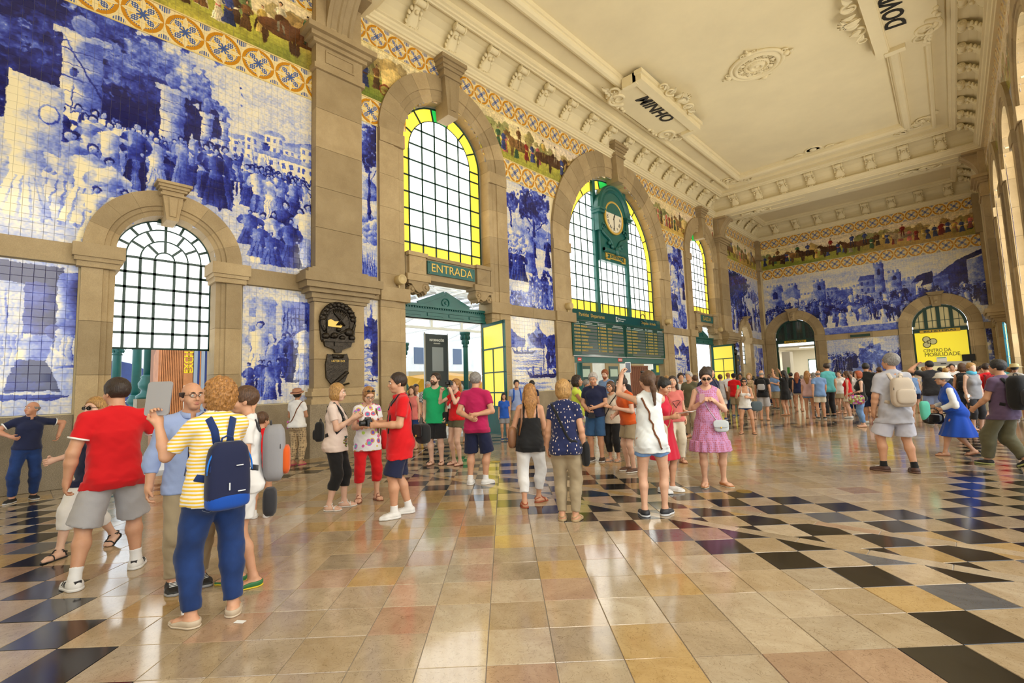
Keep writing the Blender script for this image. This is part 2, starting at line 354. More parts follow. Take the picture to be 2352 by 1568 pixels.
# --- the pictures: generic processions, trees, towns and rivers in blue and cream
WHITES, MIDS, DARKS = [.08, .17, .25], [.42, .56, .68], [.8, .9, 1.0]
def pic_procession(W, H):
    c = Canvas(W, H, 100, 1, 3); a = c.a[..., 0]; Y = np.linspace(0, 1, c.h)[:, None]; X = np.linspace(0, 1, c.w)[None, :]
    a[:] = .08+.12*fbm(c.h, c.w, 80, 4, 4)+.0*X
    c.poly([(W*.80, H*.66), (W, H*.74), (W, H*.6), (W*.7, H*.6)], .25, .2)
    for k in range(5): c.house(W*(.72+.06*k), H*(.50+.008*k), W*.065, H*(.14+.03*(k % 3)), .12+.04*(k % 2), .45, .3, 3, 4)
    for k in range(3): c.house(W*(.82+.07*k), H*.44, W*.08, H*.16, .06, .5, .38, 3, 3)
    c.foliage(W*.30, H*.86, W*.36, H*.24, .62); c.foliage(W*.16, H*.95, W*.34, H*.14, .86); c.foliage(W*.54, H*.82, W*.15, H*.13, .42); c.foliage(W*.55, H*.68, W*.17, H*.13, .86, .4)
    c.foliage(W*.34, H*.60, W*.34, H*.15, .92, .35)
    for px, ph, pw in ((.335, .62, .085), (.55, .50, .062), (.655, .42, .03), (.71, .40, .022)):
        x = W*px; c.poly([(x, H*.36), (x+W*pw, H*.36), (x+W*pw, H*(.36+ph*.8)), (x, H*(.36+ph*.8))], .34, .32)
        for j in range(8): c.poly([(x, H*(.38+j*.06*ph*1.6)), (x+W*pw, H*(.38+j*.06*ph*1.6)), (x+W*pw, H*(.383+j*.06*ph*1.6)), (x, H*(.383+j*.06*ph*1.6))], .65, 0)
        yt = H*(.36+ph*.8); c.poly([(x-W*pw*.2, yt), (x+W*pw*1.2, yt), (x+W*pw*1.2, yt+.12), (x-W*pw*.2, yt+.12)], .22, .2); c.ell(x+W*pw/2, yt+.28, W*pw*.34, .2, .45)
    for k in range(40): c.limb((W*(.42+.006*k), H*.40), (W*(.42+.006*k), H*(.62-.003*k)), .012, .95)
    c.crowd(W*.3, W*.98, H*.34, H*.46, .5, .8, 90, MIDS+[.2, .8], hair=.9)
    for k in range(6): c.limb((W*(.62+.05*k), H*.4), (W*(.6+.05*k), H*.62), .016, .7); c.poly([(W*(.62+.05*k), H*.5), (W*(.67+.05*k), H*.47), (W*(.63+.05*k), H*.6)], .3, .3)
    c.lamp(W*.845, H*.34, 1.3); c.lamp(W*.36, H*.45, 1.1)
    a[:int(c.h*.30)] = .13+.10*fbm(int(c.h*.30), c.w, 60, 8, 4)
    c.crowd(W*.78, W*1.0, H*.25, H*.36, .8, 1.2, 34, WHITES+MIDS+[.8], hair=.92)
    c.beast(W*.50, H*.26, 1.15, .62, 1); c.beast(W*.66, H*.25, 1.1, .8, -1); c.beast(W*.37, H*.27, 1.1, .5, 1)
    c.crowd(W*.34, W*.80, H*.25, H*.34, 1.1, 1.4, 22, WHITES+MIDS, hair=.95)
    for x, h in ((.31, 1.75), (.36, 1.85), (.40, 1.6), (.445, 1.45), (.28, 1.6)): c.fig(W*x, H*(.06+.02*rnd.random()), h, rnd.choice(WHITES), hair=.9, wd=1.3)
    for x, h in ((.42, 1.1), (.475, 1.15)): c.fig(W*x, H*.015, h, .06, hair=.88, wd=1.4)
    c.poly([(W*.24, H*.64), (W*.345, H*.62), (W*.345, H*.34), (W*.24, H*.36)], .1, .3); c.ell(W*.318, H*.5, .16, .19, .5); c.ell(W*.318, H*.5, .13, .16, .1)
    c.limb((W*.325, H*.88), (W*.46, H*.52), .02, .8); c.limb((W*.31, H*.82), (W*.355, H*.83), .018, .8)
    for x, h, t in ((.905, 1.55, .8), (.955, 1.5, .7), (.985, 1.6, .12), (.87, 1.3, .3), (.93, 1.2, .6), (.84, 1.2, .1)): c.fig(W*x, H*(.03+.02*rnd.random()), h, t, hair=.95, wd=1.25)
    for x, y in ((.80, .12), (.83, .06), (.87, .03)): c.fig(W*x, H*y, .8, .6, hair=.95, wd=1.9)
    c.finish(.12, .05); return c
def pic_yard(W, H):
    c = Canvas(W, H, 100, 1, 12); a = c.a[..., 0]; a[:] = .12+.1*fbm(c.h, c.w, 50, 2, 4)
    c.poly([(0, H*.62), (W*.55, H*.62), (W*.55, H), (0, H)], .55, .3); c.poly([(W*.1, H*.88), (W*.93, H*.84), (W*.93, H*.97), (W*.1, H*1.0)], .86, .15)
    c.poly([(W*.75, H*.4), (W*.9, H*.4), (W*.9, H*.86), (W*.75, H*.86)], .8, .25); c.poly([(W*.9, H*.3), (W, H*.3), (W, H*.95), (W*.9, H*.92)], .5, .3)
    for k in range(9): c.limb((W*(.5+.025*k), H*.5), (W*(.5+.025*k), H*.82), .02, .2+.3*(k % 2))
    for k in range(14): c.poly([(W*(.62+.028*k), H*.32), (W*(.645+.028*k), H*.32), (W*(.645+.028*k), H*.5), (W*(.633+.028*k), H*.52), (W*(.62+.028*k), H*.5)], .3, .15)
    a[:int(c.h*.22)] = .1+.13*fbm(int(c.h*.22), c.w, 40, 6, 4)
    c.crowd(W*.3, W*.62, H*.4, H*.46, .8, .95, 7, MIDS+DARKS, hair=.9)
    c.poly([(W*.68, H*.15), (W*.94, H*.15), (W*.86, H*.36), (W*.74, H*.38)], .9, .25); c.poly([(W*.72, H*.36), (W*.86, H*.34), (W*.9, H*.5), (W*.76, H*.53)], .3, .35)
    c.limb((W*.88, H*.44), (W*.97, H*.33), .05, .2); c.ell(W*.89, H*.54, .11, .12, .75); c.ell(W*.915, H*.53, .07, .09, .25)
    c.poly([(W*.6, H*.14), (W*.99, H*.12), (W*.9, H*.09), (W*.66, H*.1)], .85, .1, .8)
    c.finish(.1, .08); return c
def pic_porch(W, H):
    c = Canvas(W, H, 100, 1, 15); a = c.a[..., 0]; a[:] = .1+.1*fbm(c.h, c.w, 50, 3, 4)
    c.house(W*.02, H*.55, W*.45, H*.3, .18, .3, .25, 2, 2); c.poly([(W*.55, H*.55), (W*.98, H*.55), (W*.98, H*.9), (W*.55, H*.9)], .45, .2)
    for k in range(7): c.limb((W*(.58+.06*k), H*.55), (W*(.58+.06*k), H*.88), .016, .85)
    c.limb((W*.55, H*.75), (W, H*.74), .02, .85)
    c.crowd(0, W, H*.15, H*.32, .85, 1.15, 16, WHITES+MIDS+[.8], hair=.85); c.fig(W*.22, H*.2, 1.35, .12, hair=.8, wd=1.2); c.fig(W*.9, H*.2, 1.4, .2, hair=.9, hat=.7)
    c.crowd(0, W*.5, H*.02, H*.1, .7, .9, 5, MIDS, hair=.9); c.finish(.1, .05); return c
def pic_tree_wall(W, H, s=20):
    c = Canvas(W, H, 90, 1, s); a = c.a[..., 0]; a[:] = .08+.12*fbm(c.h, c.w, 40, s, 4)
    c.poly([(0, H*.6), (W*.5, H*.66), (W, H*.6), (W, H*.52), (0, H*.5)], .35, .2)
    for k in range(60): c.ell(W*rnd.random(), H*(.26+.16*rnd.random()), .13, .1, .22+.2*rnd.random(), 0, 1, .3)
    c.tree(W*.5, H*.4, H*.6, max(W*.9, 1.0), .8, .78, 70)
    for k in range(90): x = W*rnd.random(); c.limb((x, H*.0), (x+.1*(rnd.random()-.5), H*(.1+.14*rnd.random())), .012, .3+.6*rnd.random())
    c.finish(); return c
def pic_harvest(W, H, s=24):
    c = Canvas(W, H, 80, 1, s); a = c.a[..., 0]; a[:] = .07+.1*fbm(c.h, c.w, 50, s, 4)
    c.poly([(0, H*.66), (W*.4, H*.74), (W, H*.66), (W, H*.5), (0, H*.5)], .28, .2)
    c.tree(W*.6, H*.42, H*.58, W*.85, .72, .75, 80); c.tree(W*.12, H*.62, H*.3, W*.4, .6, .7, 30)
    for k in range(80): c.ell(W*(.0+.45*rnd.random()), H*(.42+.16*rnd.random()), .11, .08, .18+.2*rnd.random(), 0, 1, .35)
    c.limb((W*.78, H*.4), (W*.92, H*.75), .02, .6); c.limb((W*.84, H*.4), (W*.98, H*.75), .02, .6)
    c.fig(W*.5, H*.28, 1.75, .3, hair=.85, arm=1, wd=1.2); c.fig(W*.9, H*.36, 1.2, .85, hair=.9)
    for x in (.08, .2, .3): c.fig(W*x, H*.2, 1.15, .7+.2*rnd.random(), hair=.9, wd=1.7)
    c.foliage(W*.75, H*.14, W*.28, H*.18, .6, .8, .2); c.foliage(W*.3, H*.05, W*.34, H*.07, .5, .8, .2)
    for k in range(50): x = W*(.4+.6*rnd.random()); c.limb((x, 0), (x, H*(.08+.2*rnd.random())), .018, .35+.5*rnd.random())
    c.finish(); return c
def pic_river(W, H, s=31):
    c = Canvas(W, H, 90, 1, s); a = c.a[..., 0]; a[:] = .05+.08*fbm(c.h, c.w, 50, s, 4)
    c.poly([(0, H*.86), (W*.2, H*.74), (W*.42, H*.66), (W*.42, H*.6), (0, H*.58)], .62, .25, rag=.1); c.poly([(W*.3, H*.62), (W*.5, H*.8), (W*.62, H*.88), (W*.8, H*.76), (W, H*.8), (W, H*.58), (W*.3, H*.6)], .52, .3, rag=.1)
    c.tower(W*.55, H*.84, W*.1, H*.05, .4, False); c.cloud(W*.6, H*.7, W*.25, H*.08, .72, 50, .08)
    for k in range(110): y = H*.55*rnd.random(); c.limb((W*rnd.random(), y), (W*rnd.random(), y), .012+.012*rnd.random(), .2+.35*rnd.random(), .05)
    c.boat(W*.3, H*.5, W*.5, .85); c.boat(W*.7, H*.18, W*.75, .92); c.cloud(W*.92, H*.45, W*.12, H*.2, .8, 40, .1)
    c.finish(.1, .05); return c
def pic_forest(W, H, s=40):
    c = Canvas(W, H, 70, 1, s); a = c.a[..., 0]; a[:] = .1+.1*fbm(c.h, c.w, 40, s, 4)
    c.tree(W*.3, H*.35, H*.65, W*.9, .88, .9, 110); c.foliage(W*.2, H*.6, W*.30, H*.36, .92, .35); c.tree(W*.85, H*.4, H*.4, W*.5, .55, .6, 40)
    c.crowd(0, W, H*.08, H*.36, .9, 1.4, 46, MIDS+DARKS+[.1], hair=.95); c.finish(); return c
def pic_city(W, H, s=50):
    c = Canvas(W, H, 60, 1, s); a = c.a[..., 0]; a[:] = .06+.12*fbm(c.h, c.w, 60, s, 4, (.5, 2))
    c.tower(W*.02, H*.34, W*.09, H*.52, .34); c.tower(W*.14, H*.34, W*.05, H*.5, .4); c.poly([(W*.1, H*.62), (W*.2, H*.62), (W*.2, H*.75), (W*.15, H*.82), (W*.1, H*.75)], .38, .2); c.poly([(W*.115, H*.4), (W*.185, H*.4), (W*.185, H*.6), (W*.15, H*.66), (W*.115, H*.6)], .12, .1)
    c.tower(W*.2, H*.4, W*.3, H*.26, .36, False); c.tower(W*.27, H*.5, W*.06, H*.34, .42); c.house(W*.33, H*.5, W*.06, H*.18, .36, .6, .5, 3, 2)
    c.tower(W*.46, H*.42, W*.44, H*.26, .33, False); c.house(W*.49, H*.56, W*.08, H*.2, .4, .65, .6, 3, 2, .3); c.tower(W*.56, H*.55, W*.045, H*.42, .45); c.tower(W*.62, H*.55, W*.055, H*.26, .4); c.poly([(W*.73, H*.5), (W*.79, H*.5), (W*.79, H*.6), (W*.76, H*.66), (W*.73, H*.6)], .1, .1)
    c.poly([(W*.8, H*.66), (W*.9, H*.86), (W, H*.97), (W, H*.9), (W*.93, H*.84), (W*.93, H*.4), (W*.86, H*.4), (W*.86, H*.68)], .82, .2); c.poly([(W*.93, H*.4), (W, H*.4), (W, H*.88), (W*.93, H*.83)], .38, .2)
    c.crowd(W*.02, W*.99, H*.26, H*.46, .55, .85, 170, MIDS+[.15, .8, .7], hair=.95)
    for k in range(26): x = W*(.05+.9*rnd.random()); c.limb((x, H*.4), (x+.1, H*(.55+.1*rnd.random())), .014, .85)
    for x, t in ((.34, .62), (.45, .8), (.52, .5), (.6, .85), (.27, .85), (.68, .7)): c.beast(W*x, H*(.14+.05*rnd.random()), 1.7, t, rnd.choice([-1, 1]), False, rnd.choice([.2, .6, .9]))
    c.limb((W*.8, H*.4), (W*.8, H*.8), .025, .9); c.poly([(W*.8, H*.76), (W*.74, H*.72), (W*.71, H*.62), (W*.76, H*.64), (W*.75, H*.56), (W*.8, H*.6)], .9, .3)
    c.crowd(0, W*.2, H*.18, H*.36, .8, 1.1, 44, DARKS+[.3], hair=.97); c.crowd(W*.86, W, H*.2, H*.36, .8, 1.1, 30, DARKS+[.3, .5], hair=.97); c.crowd(W*.3, W*.75, H*.1, H*.26, .9, 1.2, 34, WHITES+MIDS+DARKS, hair=.95)
    a[:int(c.h*.1)] = a[:int(c.h*.1)]*.3+.7*(.3+.5*fbm(int(c.h*.1), c.w, 14, 6, 3)); c.finish(.12, .04); return c
def pic_melee(W, H, s=60):
    c = Canvas(W, H, 60, 1, s); a = c.a[..., 0]; a[:] = .1+.12*fbm(c.h, c.w, 60, s, 4)
    c.limb((W*.2, H*.35), (W*.32, H*.7), .02, .6); c.limb((W*.24, H*.33), (W*.36, H*.68), .02, .6); c.tower(W*.45, H*.5, W*.3, H*.34, .3)
    c.limb((W*.45, H*.3), (W*.66, H*.98), .03, .7); c.poly([(W*.66, H*.98), (W*.85, H*.9), (W*.66, H*.8)], .15, .3)
    c.crowd(0, W, H*.1, H*.42, .7, 1.1, 70, MIDS+DARKS+[.15], hair=.95); c.beast(W*.62, H*.25, 1.2, .5, 1, False, .2); c.cloud(W*.6, H*.55, W*.16, H*.2, .55, 60, .1)
    a[:int(c.h*.4)] = a[:int(c.h*.4)]*.75+.25*fbm(int(c.h*.4), c.w, 18, 6, 3); c.finish(); return c
CLOTH = [(.55, .12, .1), (.75, .62, .3), (.2, .25, .45), (.85, .78, .62), (.3, .2, .14), (.45, .3, .16), (.75, .4, .35), (.2, .35, .22)]
def pic_frieze(W, H, res, seed, hasgreen=True):
    c = Canvas(W, H, res, 3, seed); X = np.linspace(0, 1, c.w)[None, :]; Y = np.linspace(0, 1, c.h)[:, None]
    n = fbm(c.h, c.w, res*1.2, seed, 5, (.35, 1.4))
    sky = np.stack([.86+.1*n, .80-.02*X+.08*n, .60+.14*(1-n)], -1); gr = np.stack([.40+.42*n, .46+.28*n, .16+.13*n], -1); ear = np.stack([.72+.15*n, .5+.2*n, .28+.12*n], -1)
    hz = .50+.08*np.sin(X*9+seed)+.1*(n-.5); m = np.clip((hz-Y)*14, 0, 1)[..., None]; e = np.clip(np.sin(X*5.3+seed*1.7)*1.6+n-.4, 0, 1)[..., None]*np.ones_like(m)
    c.a[:] = sky*(1-m)+(gr*(1-e*.7)+ear*e*.7)*m
    for k in range(int(W*.9)): c.cloud(W*rnd.random(), H*(.5+.2*rnd.random()), .45, .16, (.46+.2*rnd.random(), .52, .30), 9, .15, .75)
    for k in range(int(W*1.5)):
        x = W*(k+.5+.4*rnd.random())/max(1, int(W*1.5)); q = rnd.random()
        if q < .5:
            for j in range(3): c.fig(x+.35*j-.3, H*(.12+.14*rnd.random()), H*.46, rnd.choice(CLOTH), (.78, .58, .42), (.2, .13, .08), trim=rnd.choice(CLOTH), hat=rnd.choice([None, (.3, .2, .12)]))
        elif q < .85: c.beast(x, H*.1, H*.7, rnd.choice([(.36, .22, .12), (.5, .36, .2), (.28, .17, .1), (.7, .6, .45)]), rnd.choice([-1, 1]), rnd.random() < .5, rnd.choice(CLOTH))
        else:
            c.poly([(x-.4, H*.34), (x+.4, H*.34), (x+.42, H*.62), (x, H*.74), (x-.42, H*.62)], (.82, .7, .42), .2)
            for sg in (-1, 1):
                c.ell(x+sg*.3, H*.26, .19, .19, (.45, .16, .08)); c.ell(x+sg*.3, H*.26, .15, .15, (.6, .56, .25))
                for t in range(4): c.limb((x+sg*.3-.16*math.cos(t*PI/4), H*.26-.16*math.sin(t*PI/4)), (x+sg*.3+.16*math.cos(t*PI/4), H*.26+.16*math.sin(t*PI/4)), .014, (.45, .16, .08))
    c.finish(.14, .06); return c
def pic_wheel_band():
    """one repeat of the ornament band: an ochre wheel with white petals and blue leaves"""
    N = 160; c = Canvas(1, 1, N, 3, 2); X, Y = np.meshgrid((np.arange(N)+.5)/N*2-1, (np.arange(N)+.5)/N*2-1); R = np.hypot(X, Y); T = np.arctan2(Y, X)
    W_, O, B, Y_ = np.array((.92, .84, .62)), np.array((.78, .52, .06)), np.array((.26, .36, .60)), np.array((.90, .72, .30)); a = np.empty((N, N, 3)); a[:] = W_
    def st(m, col): a[m] = col
    st((np.abs(X) > .72) & (np.abs(Y) > .3) & (((np.abs(X)-1)**2+(np.abs(Y)-.98)**2) < .1) & (np.sin(X*60) > -.2), B)
    st((R < .97) & (R > .78), O); st((R < .78) & (np.abs(np.sin(T*22)) > .55) & (R > .73), B); st((R <= .73), Y_); st((R < .70) & (R > .66), W_)
    for k in range(4):
        an = PI/4+k*PI/2; u = X*math.cos(an)+Y*math.sin(an); v = -X*math.sin(an)+Y*math.cos(an)
        st(((u-.50)/.25)**2+(v/.20)**2 < 1, W_); st((((u-.50)/.21)**2+(v/.16)**2 < 1) & ((np.sin(u*40)*np.cos(v*40)) > -.25), B)
        an = k*PI/2; u = X*math.cos(an)+Y*math.sin(an); v = -X*math.sin(an)+Y*math.cos(an)
        st((u > .06) & (u < .95) & (np.abs(v) < .13*np.sin(np.clip((u-.06)/.89, 0, 1)*PI)**.8), W_); st((u > 0.02) & (u < .3) & (np.abs(np.abs(v)-u*.42) < .05), B)
    st(R < .07, B); c.a[:] = a; return c
# ---------------------------------------------------------------- shared materials
def stone_mat(name, c1, c2, rough=.75, mott=0):
    m = bpy.data.materials.new(name); t = nt(m); n = t.nodes; L = t.links; p = n['Principled BSDF']; g = n.new('ShaderNodeNewGeometry')
    a = n.new('ShaderNodeTexNoise'); a.inputs['Scale'].default_value = 1.3; a.inputs['Detail'].default_value = 8; a.inputs['Roughness'].default_value = .7; L.new(g.outputs['Position'], a.inputs['Vector'])
    r = n.new('ShaderNodeValToRGB'); e = r.color_ramp.elements; e[0].position = .3; e[0].color = (*c2, 1); e[1].position = .7; e[1].color = (*c1, 1); L.new(a.outputs['Fac'], r.inputs['Fac'])
    b = n.new('ShaderNodeTexNoise'); b.inputs['Scale'].default_value = 90; b.inputs['Detail'].default_value = 3; L.new(g.outputs['Position'], b.inputs['Vector'])
    o = n.new('ShaderNodeObjectInfo'); mp = n.new('ShaderNodeMapRange'); mp.inputs['To Min'].default_value = .80; mp.inputs['To Max'].default_value = 1.14; L.new(o.outputs['Random'], mp.inputs['Value'])
    b2 = n.new('ShaderNodeMapRange'); b2.inputs['From Min'].default_value = .3; b2.inputs['From Max'].default_value = .7; b2.inputs['To Min'].default_value = .62 if mott else .86; b2.inputs['To Max'].default_value = 1.2 if mott else 1.08; L.new(b.outputs['Fac'], b2.inputs['Value'])
    q = n.new('ShaderNodeMath'); q.operation = 'MULTIPLY'; L.new(mp.outputs[0], q.inputs[0]); L.new(b2.outputs[0], q.inputs[1])
    v = n.new('ShaderNodeVectorMath'); v.operation = 'SCALE'; L.new(r.outputs['Color'], v.inputs[0]); L.new(q.outputs[0], v.inputs['Scale']); L.new(v.outputs[0], p.inputs['Base Color'])
    bu = n.new('ShaderNodeBump'); bu.inputs['Strength'].default_value = .25; bu.inputs['Distance'].default_value = .01; L.new(b.outputs['Fac'], bu.inputs['Height']); L.new(bu.outputs['Normal'], p.inputs['Normal'])
    p.inputs['Roughness'].default_value = rough; MATS[name] = m; return m
STONE = stone_mat('granite', (.46, .345, .185), (.33, .235, .115))
PLINTH = stone_mat('mottled_granite', (.36, .29, .19), (.23, .18, .11), .8, 1)
PLASTER = mat('cream_plaster', (.80, .69, .43), .8, var=.06, vscale=.5, space='World')
PLASTER2 = mat('white_plaster', (.88, .84, .72), .7, var=.05, vscale=.8, space='World')
GROUT = mat('grout', (.33, .30, .27), .9)
GREEN = mat('green_painted_iron', (.012, .115, .10), .35, var=.15, vscale=3)
GREEN_D = mat('dark_green_iron', (.006, .045, .035), .35)
GOLD = mat('gilt', (.68, .45, .09), .35, .3)
BLACK = mat('black', (.006, .006, .007), .45)
WHITE = mat('white_paint', (.8, .8, .78), .5)
BRONZE = mat('bronze', (.045, .036, .026), .35, .75, var=.5, vscale=14, bump=.6, bscale=30, dist=.02)
LIT = mat('lit_frosted_glass', (1.0, 1.0, .98), .2, emit=3.0)
LITY = mat('lit_yellow_glass', (1.0, .66, .06), .2, emit=1.1)
LITG = mat('lit_green_glass', (.03, .62, .10), .2, emit=.7)
CHROME = mat('chrome', (.6, .6, .6), .2, 1)
STEEL = mat('brushed_steel', (.45, .45, .45), .35, .9)
def glass_mat(name, col=(1, 1, 1), al=.12, rough=.03):
    m = bpy.data.materials.new(name); t = nt(m); n = t.nodes; L = t.links; n.remove(n['Principled BSDF']); o = n['Material Output']
    a = n.new('ShaderNodeBsdfTransparent'); a.inputs[0].default_value = (*col, 1); b = n.new('ShaderNodeBsdfGlossy'); b.inputs['Roughness'].default_value = rough
    x = n.new('ShaderNodeMixShader'); f = n.new('ShaderNodeFresnel'); mm = n.new('ShaderNodeMath'); mm.operation = 'ADD'; mm.inputs[1].default_value = al-.04; L.new(f.outputs[0], mm.inputs[0]); L.new(mm.outputs[0], x.inputs[0]); L.new(a.outputs[0], x.inputs[1]); L.new(b.outputs[0], x.inputs[2]); L.new(x.outputs[0], o.inputs[0]); MATS[name] = m; return m
GLASS = glass_mat('clear_glass')
def marble_mat(name, c1, c2, off, rough=.085):
    m = bpy.data.materials.new(name); t = nt(m); n = t.nodes; L = t.links; p = n['Principled BSDF']; g = n.new('ShaderNodeNewGeometry'); ad = n.new('ShaderNodeVectorMath'); ad.operation = 'ADD'; ad.inputs[1].default_value = off; L.new(g.outputs['Position'], ad.inputs[0])
    a = n.new('ShaderNodeTexNoise'); a.inputs['Scale'].default_value = 2.6; a.inputs['Detail'].default_value = 9; a.inputs['Roughness'].default_value = .68; a.inputs['Distortion'].default_value = 1.6; L.new(ad.outputs[0], a.inputs['Vector'])
    r = n.new('ShaderNodeValToRGB'); e = r.color_ramp.elements; e[0].position = .3; e[0].color = (*c2, 1); e[1].position = .62; e[1].color = (*c1, 1); L.new(a.outputs['Fac'], r.inputs['Fac'])
    vv = n.new('ShaderNodeTexNoise'); vv.inputs['Scale'].default_value = 11; vv.inputs['Detail'].default_value = 5; vv.inputs['Distortion'].default_value = 2.5; L.new(ad.outputs[0], vv.inputs['Vector'])
    vr = n.new('ShaderNodeValToRGB'); q = vr.color_ramp.elements; q[0].position = .488; q[0].color = (1, 1, 1, 1); q[1].position = .512; q[1].color = (1, 1, 1, 1); k = vr.color_ramp.elements.new(.5); k.color = (.40, .34, .28, 1); L.new(vv.outputs['Fac'], vr.inputs['Fac'])
    mx = n.new('ShaderNodeMix'); mx.data_type = 'RGBA'; mx.blend_type = 'MULTIPLY'; mx.inputs['Factor'].default_value = .75; L.new(r.outputs['Color'], mx.inputs['A']); L.new(vr.outputs['Color'], mx.inputs['B'])
    oi = n.new('ShaderNodeObjectInfo'); mp = n.new('ShaderNodeMapRange'); mp.inputs['To Min'].default_value = .86; mp.inputs['To Max'].default_value = 1.1; L.new(oi.outputs['Random'], mp.inputs['Value'])
    sc = n.new('ShaderNodeVectorMath'); sc.operation = 'SCALE'; L.new(mx.outputs['Result'], sc.inputs[0]); L.new(mp.outputs[0], sc.inputs['Scale']); L.new(sc.outputs[0], p.inputs['Base Color'])
    rn = n.new('ShaderNodeMapRange'); rn.inputs['To Min'].default_value = rough*.8; rn.inputs['To Max'].default_value = rough*1.8; L.new(a.outputs['Fac'], rn.inputs['Value']); L.new(rn.outputs[0], p.inputs['Roughness'])
    p.inputs['Specular IOR Level'].default_value = .75; MATS[name] = m; return m
MARB = [marble_mat('marble_cream', (.46, .355, .225), (.35, .25, .14), (0, 0, 0)), marble_mat('marble_pale', (.49, .40, .28), (.39, .295, .19), (9, 3, 1)), marble_mat('marble_rose', (.42, .285, .185), (.32, .20, .125), (3, 17, 2)),
        marble_mat('marble_honey', (.47, .32, .14), (.37, .235, .09), (21, 5, 7)), marble_mat('marble_sand', (.44, .345, .23), (.31, .235, .15), (31, 9, 4))]
MARB_K = [marble_mat('marble_black', (.022, .019, .016), (.012, .010, .009), (4, 4, 4), .09), marble_mat('marble_slate', (.14, .14, .145), (.09, .09, .10), (14, 4, 4), .1)]
# ---------------------------------------------------------------- floor: diamond-laid marble with black checker bands
LP, X0, Y0 = .5436, -0.19, 4.60            # lattice of the black diamonds
XL, XR_, YN, YF = -11.65, 1.9, -2.2, 40.1
floor = struct('floor')
b = MB(); b.box((XL-.9, YN, -.3), (XR_+.6, YF+.5, -.006)); b.build('floor_bed', GROUT, floor)
def is_black(x, y):
    if y < .45: return True
    if 4.4 < y < 6.9 or 30.9 < y < 33.3 or y > 38.6: return True
    if x > -.4 or x < -9.2: return True
    d = abs(x+5.2)+abs(y-19.4)
    return 2.2 < d < 4.4
STRIPS = [(5.125, 5.275), (5.825, 5.975), (31.62, 31.77), (32.32, 32.47)]
def screen(x, y):
    d = Vector((x, y, 0))-EYE_P; z = d.dot(FX)
    return None if z < .3 else (1176+F_PX*d.dot(RX)/z, 784-F_PX*d.dot(UX)/z, z)
tiles = []
hd = LP/2
for i in range(-26, 8):
    for j in range(-16, 70):
        for sub in (0, 1):
            cx, cy = X0+(i+.5*sub)*LP, Y0+(j+.5*sub)*LP
            if cx < XL-.3 or cx > XR_+.2 or cy < YN or cy > YF+.2: continue
            blk = sub == 0 and is_black(cx, cy); base = [(cx-hd, cy), (cx, cy-hd), (cx+hd, cy), (cx, cy+hd)]
            pieces = [base]
            for a, b_ in STRIPS:                       # pale strips cut the diamonds
                nw = []
                for q in pieces:
                    lo = clip(q, 0, 1, a); hi = clip(q, 0, -1, -b_)
                    nw += [p for p in (lo, hi) if len(p) > 2]
                pieces = nw
            for q in pieces:
                for lim, kp in ((.352, 1), (-10.62, -1)):   # the bands end on a straight line, plain stone beyond
                    q = clip(q, kp, 0, kp*lim)
                if len(q) > 2: tiles.append((q, 'k' if blk else 'm'))
for a, b_ in STRIPS:
    x = -10.6
    while x < .35: tiles.append(([(x, a), (min(.35, x+LP), a), (min(.35, x+LP), b_), (x, b_)], 'm')); x += LP
for xa, xb in ((.355, 1.15), (1.15, 1.95), (-11.7, -11.15), (-11.15, -10.625)):
    y = YN
    while y < YF: tiles.append(([(xa, y), (xb, y), (xb, y+.9), (xa, y+.9)], 'm')); y += .9
info = []
for q, k in tiles:
    ar = abs(sum(q[i][0]*q[(i+1) % len(q)][1]-q[(i+1) % len(q)][0]*q[i][1] for i in range(len(q))))/2
    if ar < .004: continue
    cx, cy = sum(p[0] for p in q)/len(q), sum(p[1] for p in q)/len(q); s = screen(cx, cy)
    vis = s is not None and -60 < s[0] < 2412 and s[1] < 1640
    if s is None and cy < -1.5: continue
    info.append((ar/s[2]**2/max(.3, s[2]) if vis else -1, q, k, cx, cy))
info.sort(key=lambda t: -t[0])
def tile_geo(q, cx, cy, mb):
    g, bv, n = .0024, .0045, len(q); A, B_ = [], []
    tx, ty, dz = rnd.gauss(0, .0012), rnd.gauss(0, .0012), rnd.uniform(-.0006, .0006)
    for x, y in q:
        dx, dy = x-cx, y-cy; L = math.hypot(dx, dy); k1, k2 = (L-g*1.4)/L, (L-bv*1.4)/L
        A.append((dx*k1, dy*k1, -.012)); B_.append((dx*k2, dy*k2, dz+tx*dx+ty*dy))
    M_ = [(a[0], a[1], -.0025) for a in A]
    return [A, M_, B_]
stuff = {}
for idx, (s, q, k, cx, cy) in enumerate(info):
    if k == 'k': mi = 5 if rnd.random() < .93 else 6
    else: mi = rnd.choice([0, 0, 1, 1, 2, 3, 4, 4, 0])
    m = (MARB+MARB_K)[mi]; rings = tile_geo(q, cx, cy, None)
    if idx < 300:
        mb = MB(); mb.loft(rings); mb.build('tile', m, floor, loc=(cx, cy, 0), fix=False)
    else:
        mb = stuff.setdefault(0, MB()); mb.cur = mi; mb.loft([[(p[0]+cx, p[1]+cy, p[2]) for p in r] for r in rings])
stuff[0].build('tile_field', MARB+MARB_K, floor, fix=False, kind='stuff')
